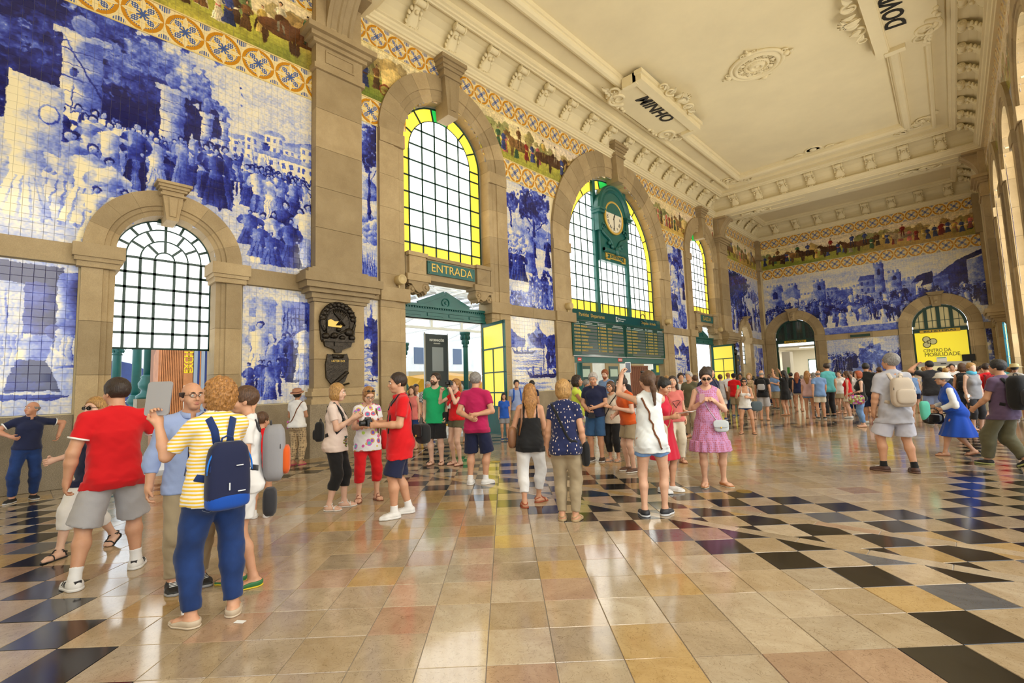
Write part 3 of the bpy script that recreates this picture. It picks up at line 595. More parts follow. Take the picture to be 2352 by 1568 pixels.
# ---------------------------------------------------------------- wall building kit
def P_left(u, v, d): return (XL+d, u, v)
def P_far(u, v, d): return (u, YF-d, v)
def XRW(u): return 1.86-.0236*u
def P_right(u, v, d): return (XRW(u)-d, u, v)
def flip(P): return P is P_right
def pbox(mb, P, u0, u1, v0, v1, d0, d1):
    mb.add([P(u0, v0, d0), P(u1, v0, d0), P(u1, v1, d0), P(u0, v1, d0), P(u0, v0, d1), P(u1, v0, d1), P(u1, v1, d1), P(u0, v1, d1)],
           [(0,3,2,1),(4,5,6,7),(0,1,5,4),(1,2,6,5),(2,3,7,6),(3,0,4,7)]); return mb
def pprof(mb, P, prof, u0, u1):
    """profile of (d, v) pairs run from u0 to u1"""
    mb.loft([[P(u0, v, d) for d, v in prof], [P(u1, v, d) for d, v in prof]]); return mb
def block(P, u0, u1, v0, v1, d0, d1, par, name='stone_block', m=None, bev=.006):
    b = MB(); g = .003; u0, u1, v0, v1 = u0+g, u1-g, v0+g, v1-g
    r = lambda k, d: [P(u0+k, v0+k, d), P(u1-k, v0+k, d), P(u1-k, v1-k, d), P(u0+k, v1-k, d)]
    b.loft([r(0, d0), r(0, d1-bev), r(bev, d1)]); return b.build(name, m or STONE, par)
def course(P, u0, u1, v0, v1, d0, d1, par, step=1.25, m=None):
    n = max(1, round((u1-u0)/step)); e = [u0+(u1-u0)*i/n for i in range(n+1)]
    for i in range(n): block(P, e[i], e[i+1], v0, v1, d0, d1, par, m=m)
def stack(P, u0, u1, v0, v1, d0, d1, par, step=.85, m=None):
    n = max(1, round((v1-v0)/step)); e = [v0+(v1-v0)*i/n for i in range(n+1)]
    for i in range(n): block(P, u0, u1, e[i], e[i+1], d0, d1, par, m=m)
def core(P, name, u0, u1, v1, openings, d0, d1, m, par, step=.12):
    """solid wall behind the facing, cut by arched openings (centre, spring, radius, sill)"""
    cuts = {u0, u1}
    for c, zs, R, sill in openings:
        n = max(6, int(2*R/step))
        for i in range(n+1): cuts.add(min(u1, max(u0, c-R+2*R*i/n)))
    e = sorted(cuts); b = MB()
    for i in range(len(e)-1):
        a, q = e[i], e[i+1]
        if q-a < 1e-4: continue
        mid = (a+q)/2; iv = [(0, v1)]
        for c, zs, R, sill in openings:
            if abs(mid-c) < R:
                top = zs+math.sqrt(max(0, R*R-(mid-c)**2)); iv = [(0, sill), (top, v1)] if sill > 0 else [(top, v1)]
        for lo, hi in iv:
            if hi-lo > .01: pbox(b, P, a, q, lo, hi, d0, d1)
    b.build(name, m, par, fix=True)
def surround(P, c, zs, Ri, Ro, par, back=.62, key=None, nv=11, imp=(.17, .40), base=0, out=.10, inn=.04, rm=.42, plain=False):
    """arch of voussoirs on stone piers with imposts and keystone; par is the trim structure"""
    Rm = Ri+(Ro-Ri)*rm
    prof = [(Ri, -back), (Ri, inn), (Ri+(Rm-Ri)*.45, inn), (Ri+(Rm-Ri)*.55, inn+.025), (Rm-.01, inn+.025), (Rm, out), (Ro, out), (Ro, -.05)]
    for k in range(nv):
        a0, a1 = PI*k/nv+.0012, PI*(k+1)/nv-.0012; b = MB()
        b.loft([[P(c+r*math.cos(a0+(a1-a0)*t/4), zs+r*math.sin(a0+(a1-a0)*t/4), d) for r, d in prof] for t in range(5)]); b.build('voussoir', STONE, par)
    im0, im1 = zs-imp[1], zs
    for sg in (-1, 1):
        z = base
        n = max(2, round((im0-base)/.95)); e = [base+(im0-base)*i/n for i in range(n+1)]
        for i in range(n):
            b = MB(); pr = [(r, d) for r, d in prof]; rings = []
            for zz in (e[i]+.003, e[i+1]-.003): rings.append([P(c+sg*r, zz, d) for r, d in pr])
            b.loft(rings); b.build('stone_block', STONE, par)
        if imp[0] > 0:
            b = MB(); o = imp[0]; A, B_ = sorted((c+sg*(Ri-.12), c+sg*(Ro+.14)))
            for v0, v1, e_ in ((im0+imp[1]*.42, im1, o), (im0+imp[1]*.24, im0+imp[1]*.44, o*.75), (im0, im0+imp[1]*.26, o*.45)):
                k = (o-e_)*.8; pbox(b, P, A+k, B_-k, v0, v1, -back*.8, out+e_)
            b.build('impost', STONE, par)
        else:
            block(P, *sorted((c+sg*Ri, c+sg*Ro)), im0, im1, -back*.8, out+.03, par)
    if key:
        w0, w1, v0, v1, dk = key   # half width bottom, top, z range, projection
        b = MB(); h = v1-v0; tr = lambda t: w0+(w1-w0)*t
        b.loft([[P(c-tr(t)*k, v0+h*t, d) for k, d in ((1, -.3), (1, dk))]+[P(c+tr(t)*k, v0+h*t, d) for k, d in ((1, dk), (1, -.3))] for t in (0, .84)])
        b.loft([[P(c-tr(t)*.6, v0+h*t, dk), P(c-tr(t)*.42, v0+h*t, dk+.035), P(c+tr(t)*.42, v0+h*t, dk+.035), P(c+tr(t)*.6, v0+h*t, dk)] for t in (.1, .62)])
        pbox(b, P, c-w1*1.05, c+w1*1.05, v0+h*.66, v0+h*.72, -.05, dk+.05)
        for t0, t1, kw, kd in ((.80, .86, 1.1, .05), (.86, .93, 1.25, .10), (.93, 1, 1.42, .16)): pbox(b, P, c-w1*kw, c+w1*kw, v0+h*t0, v0+h*t1, -.05, dk+kd)
        b.build('keystone', STONE, par)
def arch_poly(c, zs, R, z0, n=40):
    return [(c+R*math.cos(PI*i/n), zs+R*math.sin(PI*i/n)) for i in range(n+1)]+[(c-R, z0), (c+R, z0)]
def inter(cell, c, zs, R):
    q = cell
    for i in range(36):
        a = PI*(i+.5)/36; nx, ny = math.cos(a), math.sin(a); q = clip(q, nx, ny, nx*c+ny*zs+R*math.cos(PI/72))
        if len(q) < 3: return []
    return q
def pane(P, q, d, m, par, g=.0, th=.008):
    g = 0.0008
    cx, cy = sum(p[0] for p in q)/len(q), sum(p[1] for p in q)/len(q); xs = [p[0] for p in q]; ys = [p[1] for p in q]
    sx, sy = max(.05, (max(xs)-min(xs))), max(.05, (max(ys)-min(ys)))
    if sx < .07 or sy < .07: return
    b = MB(); qq = [(cx+(x-cx)*(1-g*2/sx), cy+(y-cy)*(1-g*2/sy)) for x, y in q]
    b.loft([[P(x, y, d-th) for x, y in qq], [P(x, y, d) for x, y in qq]]); b.build('pane', m, par)
def bars(P, segs, par, d, wd=.028, th=.05, m=None, name='glazing_bar'):
    for p, q in segs:
        b = MB(); a, c_ = Vector(P(p[0], p[1], d)), Vector(P(q[0], q[1], d)); nrm = Vector(P(0, 0, 1))-Vector(P(0, 0, 0)); b.bar(a, c_, th, wd, nrm.cross((c_-a)).normalized() if False else nrm) ; b.build(name, m or GREEN_D, par)
def arc_pts(c, zs, R, n=24, a0=0, a1=PI): return [(c+R*math.cos(a0+(a1-a0)*i/n), zs+R*math.sin(a0+(a1-a0)*i/n)) for i in range(n+1)]
def curve_bar(P, pts, par, d, r=.016, m=None, name='glazing_bar'):
    b = MB(); b.tube([P(x, y, d) for x, y in pts], r, 6); b.build(name, m or GREEN_D, par, smooth=True)
def glazed_arch(P, name, c, zs, R, z0, d, border, cols, rows, green=True, m_in=None, m_b=None, bot=True, label=None):
    """arched window: white centre panes, coloured border panes, iron glazing bars"""
    w_ = struct(name, label); m_in = m_in or LIT; m_b = m_b or LITY; Ri = R-border; zi = z0+(border*1.15 if bot else 0)
    xe = [c-Ri+2*Ri*i/cols for i in range(cols+1)]; ze = [zi+(zs+Ri-zi)*j/rows for j in range(rows+1)]
    for i in range(cols):
        for j in range(rows):
            q = inter([(xe[i], ze[j]), (xe[i+1], ze[j]), (xe[i+1], ze[j+1]), (xe[i], ze[j+1])], c, zs, Ri)
            if len(q) > 2: pane(P, q, d, m_in, w_)
    if border:
        na = 7
        for k in range(na):
            a0, a1 = PI*k/na, PI*(k+1)/na; q = [(c+r*math.cos(a), zs+r*math.sin(a)) for r, aa in ((R, (a0, (a0*2+a1)/3, (a0+a1*2)/3, a1)), (Ri, (a1, (a0+a1*2)/3, (a0*2+a1)/3, a0))) for a in aa]
            pane(P, q, d, LITG if green and k == na//2 else m_b, w_)
            bars(P, [((c+Ri*math.cos(a0), zs+Ri*math.sin(a0)), (c+R*math.cos(a0), zs+R*math.sin(a0)))], w_, d+.01)
        zr = [z for z in ze if z < zs-.15]+[zs]
        for sg in (-1, 1):
            for j in range(len(zr)-1):
                pane(P, [(min(c+sg*Ri, c+sg*R), zr[j]), (max(c+sg*Ri, c+sg*R), zr[j]), (max(c+sg*Ri, c+sg*R), zr[j+1]), (min(c+sg*Ri, c+sg*R), zr[j+1])], d, m_b, w_)
        if bot:
            xb = [c-R]+xe+[c+R]
            for i in range(len(xb)-1): pane(P, [(xb[i], z0), (xb[i+1], z0), (xb[i+1], zi), (xb[i], zi)], d, m_b, w_)
            bars(P, [((c-R, zi), (c+R, zi))], w_, d+.01)
        curve_bar(P, arc_pts(c, zs, Ri), w_, d+.012); bars(P, [((c-Ri, z0), (c-Ri, zs)), ((c+Ri, z0), (c+Ri, zs))], w_, d+.01)
    segs = []
    for x in xe[1:-1]: segs.append(((x, z0), (x, zs+math.sqrt(max(0, Ri*Ri-(x-c)**2)))))
    for z in ze[1:-1]:
        hw = R if z <= zs else math.sqrt(max(0, Ri*Ri-(z-zs)**2)); segs.append(((c-hw, z), (c+hw, z)))
    bars(P, segs, w_, d+.01)
    curve_bar(P, [(c+R, z0)]+arc_pts(c, zs, R)+[(c-R, z0), (c+R, z0)], w_, d+.012, .03, name='window_frame')
    return w_
def tile_geo_mesh(size, th=.006):
    b = MB(); h = size/2-.0011; k = h-.0035
    b.loft([[(-h, -h, 0), (h, -h, 0), (h, h, 0), (-h, h, 0)], [(-h, -h, th*.55), (h, -h, th*.55), (h, h, th*.55), (-h, h, th*.55)], [(-k, -k, th), (k, -k, th), (k, k, th), (-k, k, th)]], caps=False)
    b.f.append((8, 9, 10, 11)); b.mi.append(0); return b
def tile_mural(P, name, label, cat, u0, u1, v0, v1, m, size=.14, nmax=0, skip=None, tilt=.004, parent=None):
    """field of glazed tiles, the largest in view as parts, the rest one part"""
    t = parent or thing(name, label, cat, P((u0+u1)/2, v0, 0)); nu, nv = max(1, round((u1-u0)/size)), max(1, round((v1-v0)/size)); su, sv = (u1-u0)/nu, (v1-v0)/nv
    A = Vector(P(1, 0, 0))-Vector(P(0, 0, 0)); N = Vector(P(0, 0, 1))-Vector(P(0, 0, 0)); A.normalize()
    if A.cross(Vector((0, 0, 1))).dot(N) < 0: A = -A
    sc = size; base = tile_geo_mesh(1.0*sc); base.v = [(x*su/sc, y*sv/sc, z) for x, y, z in base.v]
    cells = []
    for i in range(nu):
        for j in range(nv):
            u, v = u0+su*(i+.5), v0+sv*(j+.5)
            if skip and skip(u, v): continue
            p = P(u, v, 0); dd = Vector(p)-EYE_P; z = dd.dot(FX); s = -1
            if z > .3:
                px, py = 1176+F_PX*dd.dot(RX)/z, 784-F_PX*dd.dot(UX)/z
                if -15 < px < 2367 and -15 < py < 1583: s = 1/z
            cells.append((s, u, v))
    cells.sort(key=lambda q: -q[0]); me = None; st = MB(); loc0 = Vector(t.location) if parent is None else Vector((0, 0, 0))
    for k, (s, u, v) in enumerate(cells):
        rx, ry, dz = rnd.gauss(0, tilt), rnd.gauss(0, tilt), rnd.uniform(0, .0012)
        M = frame(P(u, v, dz), A, (0, 0, 1), N) @ Matrix.Rotation(rx, 4, 'X') @ Matrix.Rotation(ry, 4, 'Y')
        if k < nmax and s > 0:
            if me is None: me = base.mesh('tile', m)
            o = put('tile', me, t); o.matrix_local = Matrix.Translation(-loc0) @ M
        else: st.add([(M @ Vector(q))-loc0 for q in base.v], base.f)
    if st.v: st.build('tile_field', m, t, fix=False, kind='stuff')
    b = MB(); n = max(1, int((u1-u0)/.12)) if skip else 1
    for i in range(n):
        a, q = u0+(u1-u0)*i/n, u0+(u1-u0)*(i+1)/n; run = None; m_ = 1 if not skip else max(1, int((v1-v0)/.1)); e = [v0+(v1-v0)*j/m_ for j in range(m_+1)]
        for j in range(m_+1):
            solid = j < m_ and not (skip and skip((a+q)/2, (e[j]+e[j+1])/2))
            if solid and run is None: run = e[j]
            if not solid and run is not None: pbox(b, P, a, q, run, e[j], -.02, .0004); run = None
    b.v = [tuple(Vector(q)-loc0) for q in b.v]; b.build('mortar_bed', GROUT, t)
    return t
# ---------------------------------------------------------------- left wall (platform side)
wl = struct('wall_left')
D1, Z1, R1 = 2.08, 4.37, .84           # side doorway
D2, Z2, R2 = 9.40, 8.95, 1.66          # entrance portal
D3, Z3, R3 = 19.50, 7.25, 3.82         # central arch
D4, Z4, R4 = 29.15, 8.95, 1.62         # exit portal
D5 = 35.95                             # far side doorway
OPEN = [(D1, Z1, R1, 0), (D2, Z2, R2, 0), (D3, Z3, R3, 0), (D4, Z4, R4, 0), (D5, Z1, R1, 0)]
core(P_left, 'wall_core', YN, YF+.4, 13.6, [(c, z, R+.22, s) for c, z, R, s in OPEN], -.62, -.022, PLASTER, wl)
def in_arch(c, zs, R, R2=None): return lambda u, v: abs(u-c) < R and (v < zs or math.hypot(u-c, v-zs) < R)
def skip_all(u, v): return any(abs(u-c) < R+.05 and (v < zs or math.hypot(u-c, v-zs) < R+.05) for c, zs, R, s in OPEN)
def ptile(i, P=P_left): return None
U_L = (0, 1, 0)
ORN = to_image('ornament_band', pic_wheel_band())
M_ORN = picture_mat('ornament_tiles', ORN, U_L, .40, .735, 8.98, .735, .15, 'REPEAT')
M_ORN2 = picture_mat('ornament_tiles_top', ORN, U_L, .40, .68, 11.36, .68, .15, 'REPEAT')
imgs = {}
def mural_l(name, lab, u0, u1, v0, v1, cv, nmax, size=.14, rough=.1):
    im = to_image(name+'_picture', cv); m = picture_mat(lab[:40], im, U_L, u0, u1-u0, v0, v1-v0, rough)
    return tile_mural(P_left, 'tile_mural', lab, 'mural', u0, u1, v0, v1, m, size, nmax, skip_all)
mural_l('procession', 'large blue and cream tile mural of a crowd in procession before dark trees', -2.0, 4.98, 4.37, 8.98, pic_procession(6.98, 4.61), 300)
mural_l('yard', 'blue tile mural of a stooping woman in a yard, left of the doorway arch', -2.0, .72, 1.30, 3.97, pic_yard(2.72, 2.67), 160)
mural_l('porch', 'pale blue tile mural of villagers by a fence, between doorway and bronze plaques', 3.46, 4.98, 1.30, 3.97, pic_porch(1.52, 2.67), 200)
mural_l('strip_up', 'narrow blue tile mural of a tree and stone wall beside the pilaster', 6.34, 6.82, 4.37, 8.98, pic_tree_wall(.48, 4.61), 120)
mural_l('strip_low', 'narrow blue tile mural of hills and water below the stone course', 6.34, 6.82, 1.30, 3.97, pic_river(.48, 2.67, 33), 70)
mural_l('harvest', 'tall blue tile mural of fruit pickers under a tree between the two big arches', 11.92, 14.48, 4.37, 8.98, pic_harvest(2.56, 4.61), 200)
mural_l('river', 'blue tile mural of sailing boats on a river below the stone course', 11.92, 14.48, 1.30, 3.97, pic_river(2.56, 2.67), 150)
mural_l('harvest2', 'tall blue tile mural of trees just beyond the arch with the clock', 24.56, 26.5, 4.37, 8.98, pic_harvest(1.94, 4.61, 27), 0)
mural_l('river2', 'blue tile mural of a spired town on water, right of the departure board', 24.56, 26.5, 1.30, 3.97, pic_river(1.94, 2.67, 37), 0)
mural_l('strip2', 'thin blue tile mural between the exit arch and the far pilaster', 31.6, 31.85, 1.30, 8.98, pic_tree_wall(.25, 7.68, 22), 0)
mural_l('forest', 'dark blue tile mural of a shady forest in the far corner bay', 33.3, 39.6, 4.37, 8.98, pic_forest(6.3, 4.61), 0)
mural_l('forest_low', 'pale blue tile mural right of the bronze statue in the far bay', 33.3, 34.7, 1.30, 3.97, pic_tree_wall(1.4, 2.67, 43), 0)
mural_l('forest_low2', 'blue tile mural right of the small far doorway', 37.2, 39.6, 1.30, 3.97, pic_porch(2.4, 2.67), 0)
# coloured history frieze and its two ornament bands, bay by bay
k = 0; tfil = struct('trim_12')
for u0, u1, nm in ((-2.0, 4.98, 'over the large procession mural'), (6.34, 31.3, 'running over the arches from pilaster to pilaster'), (33.2, 39.7, 'in the far corner bay')):
    k += 1; cv = pic_frieze(u1-u0, 1.61, 90 if k == 1 else 56, 70+k); im = to_image('frieze_picture', cv); m = picture_mat('frieze_%d' % k, im, U_L, u0, u1-u0, 9.745, 1.61, .15)
    tile_mural(P_left, 'painted_frieze', 'many coloured tile frieze of riders and carts '+nm, 'frieze', u0, u1, 9.745, 11.355, m, .14, 60 if k == 1 else 0, skip_all)
    tile_mural(P_left, 'ornament_band', 'lower ochre and blue wheel pattern tile band '+nm, 'tile band', u0, u1, 8.98, 9.715, M_ORN, .1838, 90 if k < 3 else 0, skip_all)
    tile_mural(P_left, 'ornament_band', 'upper ochre and blue wheel pattern tile band '+nm, 'tile band', u0, u1, 11.36, 12.04, M_ORN2, .17, 80 if k == 2 else 0, skip_all)
    fl = MB()
    for z in (8.965, 9.715, 11.34):
        u = u0
        while u < u1:
            if not any(skip_all(q, z) for q in (u, u+.15, u+.07)): pbox(fl, P_left, u, min(u1, u+.15), z, z+.03, 0, .022)
            u += .15
    fl.build('fillet', mat('yellow_fillet', (.72, .56, .22), .4), tfil)
# plinth, stone course, surrounds
tp = struct('baseboard_left')
for u0, u1 in ((-2.2, D1-R1-.5), (D1+R1+.5, 4.72), (6.36, D2-2.56), (D2+2.5, D3-5.0), (D3+4.95, D4-2.55), (33.2, D5-1.35), (D5+1.35, 39.8)):
    course(P_left, u0, u1, 0, 1.28, -.02, .05, tp, 1.7, PLINTH)
tc = struct('trim_1')
for u0, u1 in ((-2.2, D1-R1-.5), (D1+R1+.5, 4.8), (6.4, D2-2.56), (D2+2.5, D3-5.0), (D3+4.95, D4-2.55), (33.2, D5-1.35), (D5+1.35, 39.8)):
    course(P_left, u0, u1, 3.98, 4.36, -.02, .09, tc, 1.4)
t2 = struct('trim_2'); surround(P_left, D1, Z1, R1, 1.33, t2, .5, (.10, .21, 5.08, 5.83, .22), 9, (.15, .42), rm=.38)
t3 = struct('trim_3'); surround(P_left, D2, Z2, R2+.05, 2.54, t3, .55, (.20, .36, 10.15, 12.05, .30), 13, (0, .4), rm=.42)
t4 = struct('trim_4'); surround(P_left, D3, Z3, R3+.05, 5.0, t4, .55, (.24, .42, 10.9, 12.75, .34), 21, (0, .4), rm=.38)
t5 = struct('trim_5'); surround(P_left, D4, Z4, R4+.05, 2.5, t5, .55, (.20, .36, 10.15, 12.05, .30), 13, (0, .4), rm=.42)
t6 = struct('trim_6'); surround(P_left, D5, Z1, R1, 1.33, t6, .5, (.10, .21, 5.08, 5.83, .22), 9, (.15, .42), rm=.38)
for c, R, Ro, tt in ((D2, R2+.05, 2.54, t3), (D3, R3+.05, 5.0, t4), (D4, R4+.05, 2.5, t5)):
    for sg in (-1, 1):     # impost blocks at the height of the stone course
        A, B_ = sorted((c+sg*(R-.10), c+sg*(Ro+.02))); block(P_left, A, B_, 3.98, 4.37, -.5, .17, tt, 'impost')
def pilaster(P, c, par, top=12.05, hw=.66):
    b = MB(); pbox(b, P, c-hw-.14, c+hw+.14, 0, 1.24, -.02, .40); b.build('pedestal', PLINTH, par)
    b = MB()
    for v0, v1, e in ((1.24, 1.36, .10), (1.36, 1.43, .05), (1.43, 1.54, .09), (1.54, 1.62, .03)): pbox(b, P, c-hw-e, c+hw+e, v0, v1, -.02, .28+e)
    b.build('base_moulding', STONE, par)
    stack(P, c-hw, c+hw, 1.62, 3.72, -.02, .28, par, .72)
    b = MB()
    for v0, v1, e in ((3.72, 3.80, .05), (3.80, 3.92, .10), (3.92, 4.02, .20), (4.02, 4.16, .30), (4.16, 4.36, .36), (4.36, 4.48, .24), (4.48, 4.56, .08)): pbox(b, P, c-hw-e, c+hw+e, v0, v1, -.02, .28+e)
    b.build('belt_moulding', STONE, par)
    stack(P, c-hw*.95, c+hw*.95, 4.56, 9.72, -.02, .26, par, 1.02)
    b = MB(); pbox(b, P, c-hw*1.05, c+hw*1.05, 9.72, 9.86, -.02, .32); pbox(b, P, c-hw*.97, c+hw*.97, 9.86, 10.38, -.02, .28)
    for a0, a1, q0, q1 in ((-.6, .6, 9.96, 10.0), (-.6, .6, 10.26, 10.3), (-.6, -.54, 10, 10.26), (.54, .6, 10, 10.26)): pbox(b, P, c+hw*a0, c+hw*a1, q0, q1, .28, .31)
    for v0, v1, e in ((10.38, 10.48, .08), (10.48, 10.60, .17), (10.60, 10.74, .28)): pbox(b, P, c-hw-e, c+hw+e, v0, v1, -.02, .28+e)
    b.build('capital', STONE, par)
    b = MB(); pbox(b, P, c-hw*.95, c+hw*.95, 10.74, top, -.02, .24); b.build('upper_block', STONE, par)
    b = MB(); rings = []                          # scroll bracket under the beam
    for t in range(13):
        q = t/12; v = 10.8+q*(top-10.85); d = .26+.62*q**2.2; rings.append([P(c-hw*.55, v, -.02), P(c-hw*.55, v, d), P(c-hw*.40, v, d), P(c-hw*.34, v, d-.04), P(c-hw*.12, v, d-.04), P(c-hw*.06, v, d), P(c+hw*.06, v, d), P(c+hw*.12, v, d-.04), P(c+hw*.34, v, d-.04), P(c+hw*.40, v, d), P(c+hw*.55, v, d), P(c+hw*.55, v, -.02)])
    b.loft(rings); pbox(b, P, c-hw*1.0, c+hw*1.0, top-.12, top, -.02, .78); b.build('scroll_bracket', STONE, par)
p1 = struct('trim_7'); pilaster(P_left, 5.61, p1)
p2 = struct('trim_8'); pilaster(P_left, 32.2, p2, hw=.72)
cp = struct('trim_9')                              # corner pilaster at the far end
stack(P_left, 39.7, YF, 1.3, 9.7, -.02, .12, cp, 1.0); stack(P_left, 39.72, YF, 0, 1.3, -.02, .2, cp, 1.3, PLINTH)
b = MB(); pbox(b, P_left, 39.55, YF, 9.7, 9.9, -.02, .3); pbox(b, P_left, 39.6, YF, 9.9, 10.5, -.02, .2); pbox(b, P_left, 39.4, YF, 10.5, 10.8, -.02, .45); pbox(b, P_left, 39.6, YF, 10.8, 12.05, -.02, .3); b.build('capital', STONE, cp)

# ---- windows and doors of the left wall
dW = -.40
def fan_window(name, c, par_label=None):
    w_ = struct(name); z0, zs = 2.52, Z1; RR = [.17, .41, .65, R1]
    rows = [z0+(zs-z0)*i/6 for i in range(7)]; xs = [-R1, -.65, -.41, -.17, .17, .41, .65, R1]
    for i in range(7):
        for j in range(6):
            pane(P_left, [(c+xs[i], rows[j]), (c+xs[i+1], rows[j]), (c+xs[i+1], rows[j+1]), (c+xs[i], rows[j+1])], dW, LIT, w_, .01)
    pane(P_left, arc_pts(c, zs, .17, 10), dW, LIT, w_, .008)
    for k, nseg in ((0, 4), (1, 6), (2, 8)):
        r0, r1 = RR[k], RR[k+1]
        for s in range(nseg):
            a0, a1 = PI*s/nseg, PI*(s+1)/nseg; q = [(c+r1*math.cos(a0+(a1-a0)*t/4), zs+r1*math.sin(a0+(a1-a0)*t/4)) for t in range(5)]+[(c+r0*math.cos(a1-(a1-a0)*t/4), zs+r0*math.sin(a1-(a1-a0)*t/4)) for t in range(5)]
            pane(P_left, q, dW, LIT, w_, .008)
            if s: bars(P_left, [((c+r0*math.cos(a0), zs+r0*math.sin(a0)), (c+r1*math.cos(a0), zs+r1*math.sin(a0)))], w_, dW+.01)
    for r in RR[:3]: curve_bar(P_left, arc_pts(c, zs, r), w_, dW+.01)
    bars(P_left, [((c+x, z0), (c+x, zs)) for x in xs[1:-1]]+[((c-R1, z), (c+R1, z)) for z in rows[1:]], w_, dW+.01)
    curve_bar(P_left, [(c+R1, z0)]+arc_pts(c, zs, R1)+[(c-R1, z0), (c+R1, z0)], w_, dW+.01, .026, name='window_frame')
    b = MB(); pbox(b, P_left, c-.16, c+.16, zs+R1-.09, zs+R1-.01, dW, dW+.16); b.build('blind_box', GREEN_D, w_)
fan_window('window_1', D1); fan_window('window_4', D5)
glazed_arch(P_left, 'window_2', D2, Z2, R2, 5.48, dW, .42, 5, 8)
glazed_arch(P_left, 'window_3', D3, Z3, R3, 4.62, dW, .42, 14, 10)
glazed_arch(P_left, 'window_5', D4, Z4, R4, 5.48, dW, .42, 5, 8)
w3 = bpy.data.objects['window_3']
for u in (18.08, 20.76):
    b = MB(); pbox(b, P_left, u-.11, u+.11, 4.62, Z3+math.sqrt(R3**2-(u-D3)**2), dW-.04, dW+.14); b.build('mullion', GREEN, w3)
def portal_head(c, nm, word, side, R):
    """stone lintel on scroll consoles, name plate, iron door head with pediment and an open yellow glazed leaf"""
    lt = struct(nm); b = MB()
    pbox(b, P_left, c-R, c+R, 4.86, 5.40, -.5, .02); pbox(b, P_left, c-R-.0, c+R+.0, 5.40, 5.50, -.5, .08); pbox(b, P_left, c-R, c+R, 4.76, 4.88, -.45, .05); b.build('lintel', STONE, lt)
    for sg in (-1, 1):
        A, B_ = sorted((c+sg*(R-.05), c+sg*(R-.68))); b = MB(); pbox(b, P_left, A+.02, B_-.02, 4.88, 5.42, -.3, .12); pbox(b, P_left, A-.03, B_+.03, 5.40, 5.52, -.3, .17)
        k = (A+B_)/2; b.loft([[P_left(k-.2, 4.98, .12), P_left(k+.2, 4.98, .12), P_left(k+.2, 5.32, .12), P_left(k-.2, 5.32, .12)], [P_left(k-.03, 5.13, .17), P_left(k+.03, 5.13, .17), P_left(k+.03, 5.17, .17), P_left(k-.03, 5.17, .17)]]); b.build('lintel_block', STONE, lt)
        A, B_ = sorted((c+sg*(R+.02), c+sg*(R-.80))); b = MB(); pbox(b, P_left, A, B_, 4.66, 4.86, -.3, .16); b.build('bracket_shelf', STONE, lt)
        b = MB(); in_ = c+sg*(R-.74); wl_ = c+sg*R; pts = []
        for t in range(25):                     # S-scroll profile in the plane of the wall
            q = t/24; x = wl_+(in_-wl_)*(.05+.95*q); pts.append((x, 4.66, 4.62-.36*math.sin(PI*min(1, (1-q)*1.15))**1.3*(.35+.65*(1-q)) - (.22*math.exp(-((q-.86)/.10)**2)) - .05))
        b.loft([[P_left(x, zt, -.25), P_left(x, zt, .12), P_left(x, zb, .12), P_left(x, zb, -.25)] for x, zt, zb in pts])
        for cc, zz, r in ((in_+(-sg)*-.10, 4.50, .13), (wl_+(-sg)*.14, 4.40, .11)):
            b.lathe([(r*.3, -.28), (r, -.28), (r, .13), (r*.8, .15), (r*.7, .13), (r*.45, .13), (r*.35, .17), (r*.1, .17)], P_left(cc, zz, 0), 16, 'x')
        for g in (-.14, -.02, .1):
            b.tube([P_left(x, zb-.012, g-.1) for x, zt, zb in pts[2:-3]], .022, 5)
        b.build('scroll_console', STONE, lt)
    pl = thing('name_plate', 'green name plate lettered '+word+' over the portal '+side, 'sign', P_left(c, 5.15, .06)); b = MB(); b.box((-.01, -.94, -.2), (.03, .94, .2)); b.build('plate', GREEN, pl)
    M = frame((.035, 0, -.005), (0, 1, 0), (0, 0, 1), (1, 0, 0)); lettering(word, .36, M, GOLD, pl, .006, width=1.62 if word == 'ENTRADA' else 1.2)
    b = MB()
    for s1 in (-1, 1):
        for s2 in (-1, 1): b.lathe([(.016, 0), (.012, .012), (0.002, .014)], (.03, s1*.88, s2*.15), 8, 'x')
    b.build('screw', GREEN_D, pl)
    dr = struct('door_%d' % (2 if word == 'ENTRADA' else 3)); b = MB(); d0 = -.34
    pbox(b, P_left, c-R, c+R, 3.66, 4.05, d0-.12, d0+.06); pbox(b, P_left, c-R, c+R, 4.0, 4.08, d0-.12, d0+.14); pbox(b, P_left, c-R, c+R, 3.66, 3.72, d0-.12, d0+.10); pbox(b, P_left, c-R, c+R, 3.85, 3.88, d0-.1, d0+.09)
    b.prism([(c-.92, 4.06), (c+.92, 4.06), (c, 4.44)], lambda a, q, d: P_left(a, q, d), d0-.12, d0+.05)
    b.bar(P_left(c-1.0, 4.07, d0), P_left(c, 4.47, d0), .22, .07, (1, 0, 0)); b.bar(P_left(c+1.0, 4.07, d0), P_left(c, 4.47, d0), .22, .07, (1, 0, 0))
    b.lathe([(.15, 0), (.15, .04), (.12, .05), (.11, .02), (.05, .02), (.04, .06), (.005, .065)], P_left(c, 4.2, d0+.04), 20, 'x')
    for k in range(4): pbox(b, P_left, c-R+.12+k*(2*R/4), c-R-.12+(k+1)*(2*R/4), 3.74, 3.83, d0, d0+.085)
    for k in range(36): pbox(b, P_left, c-R+.03+k*(2*R/36), c-R+.03+k*(2*R/36)+.045, 3.96, 4.0, d0, d0+.1)
    b.build('door_head', GREEN, dr)
    for sg in (-1, 1):
        b = MB(); pbox(b, P_left, c+sg*R-.04, c+sg*R+.04, 0, 3.7, d0-.08, d0+.08); b.build('door_post', GREEN, dr)
    leaf = put('door_leaf', None, dr, P_left(c+R-.08, 0, d0), (0, 0, math.radians(75))); lw = 1.5   # leaf swung open, glazed yellow
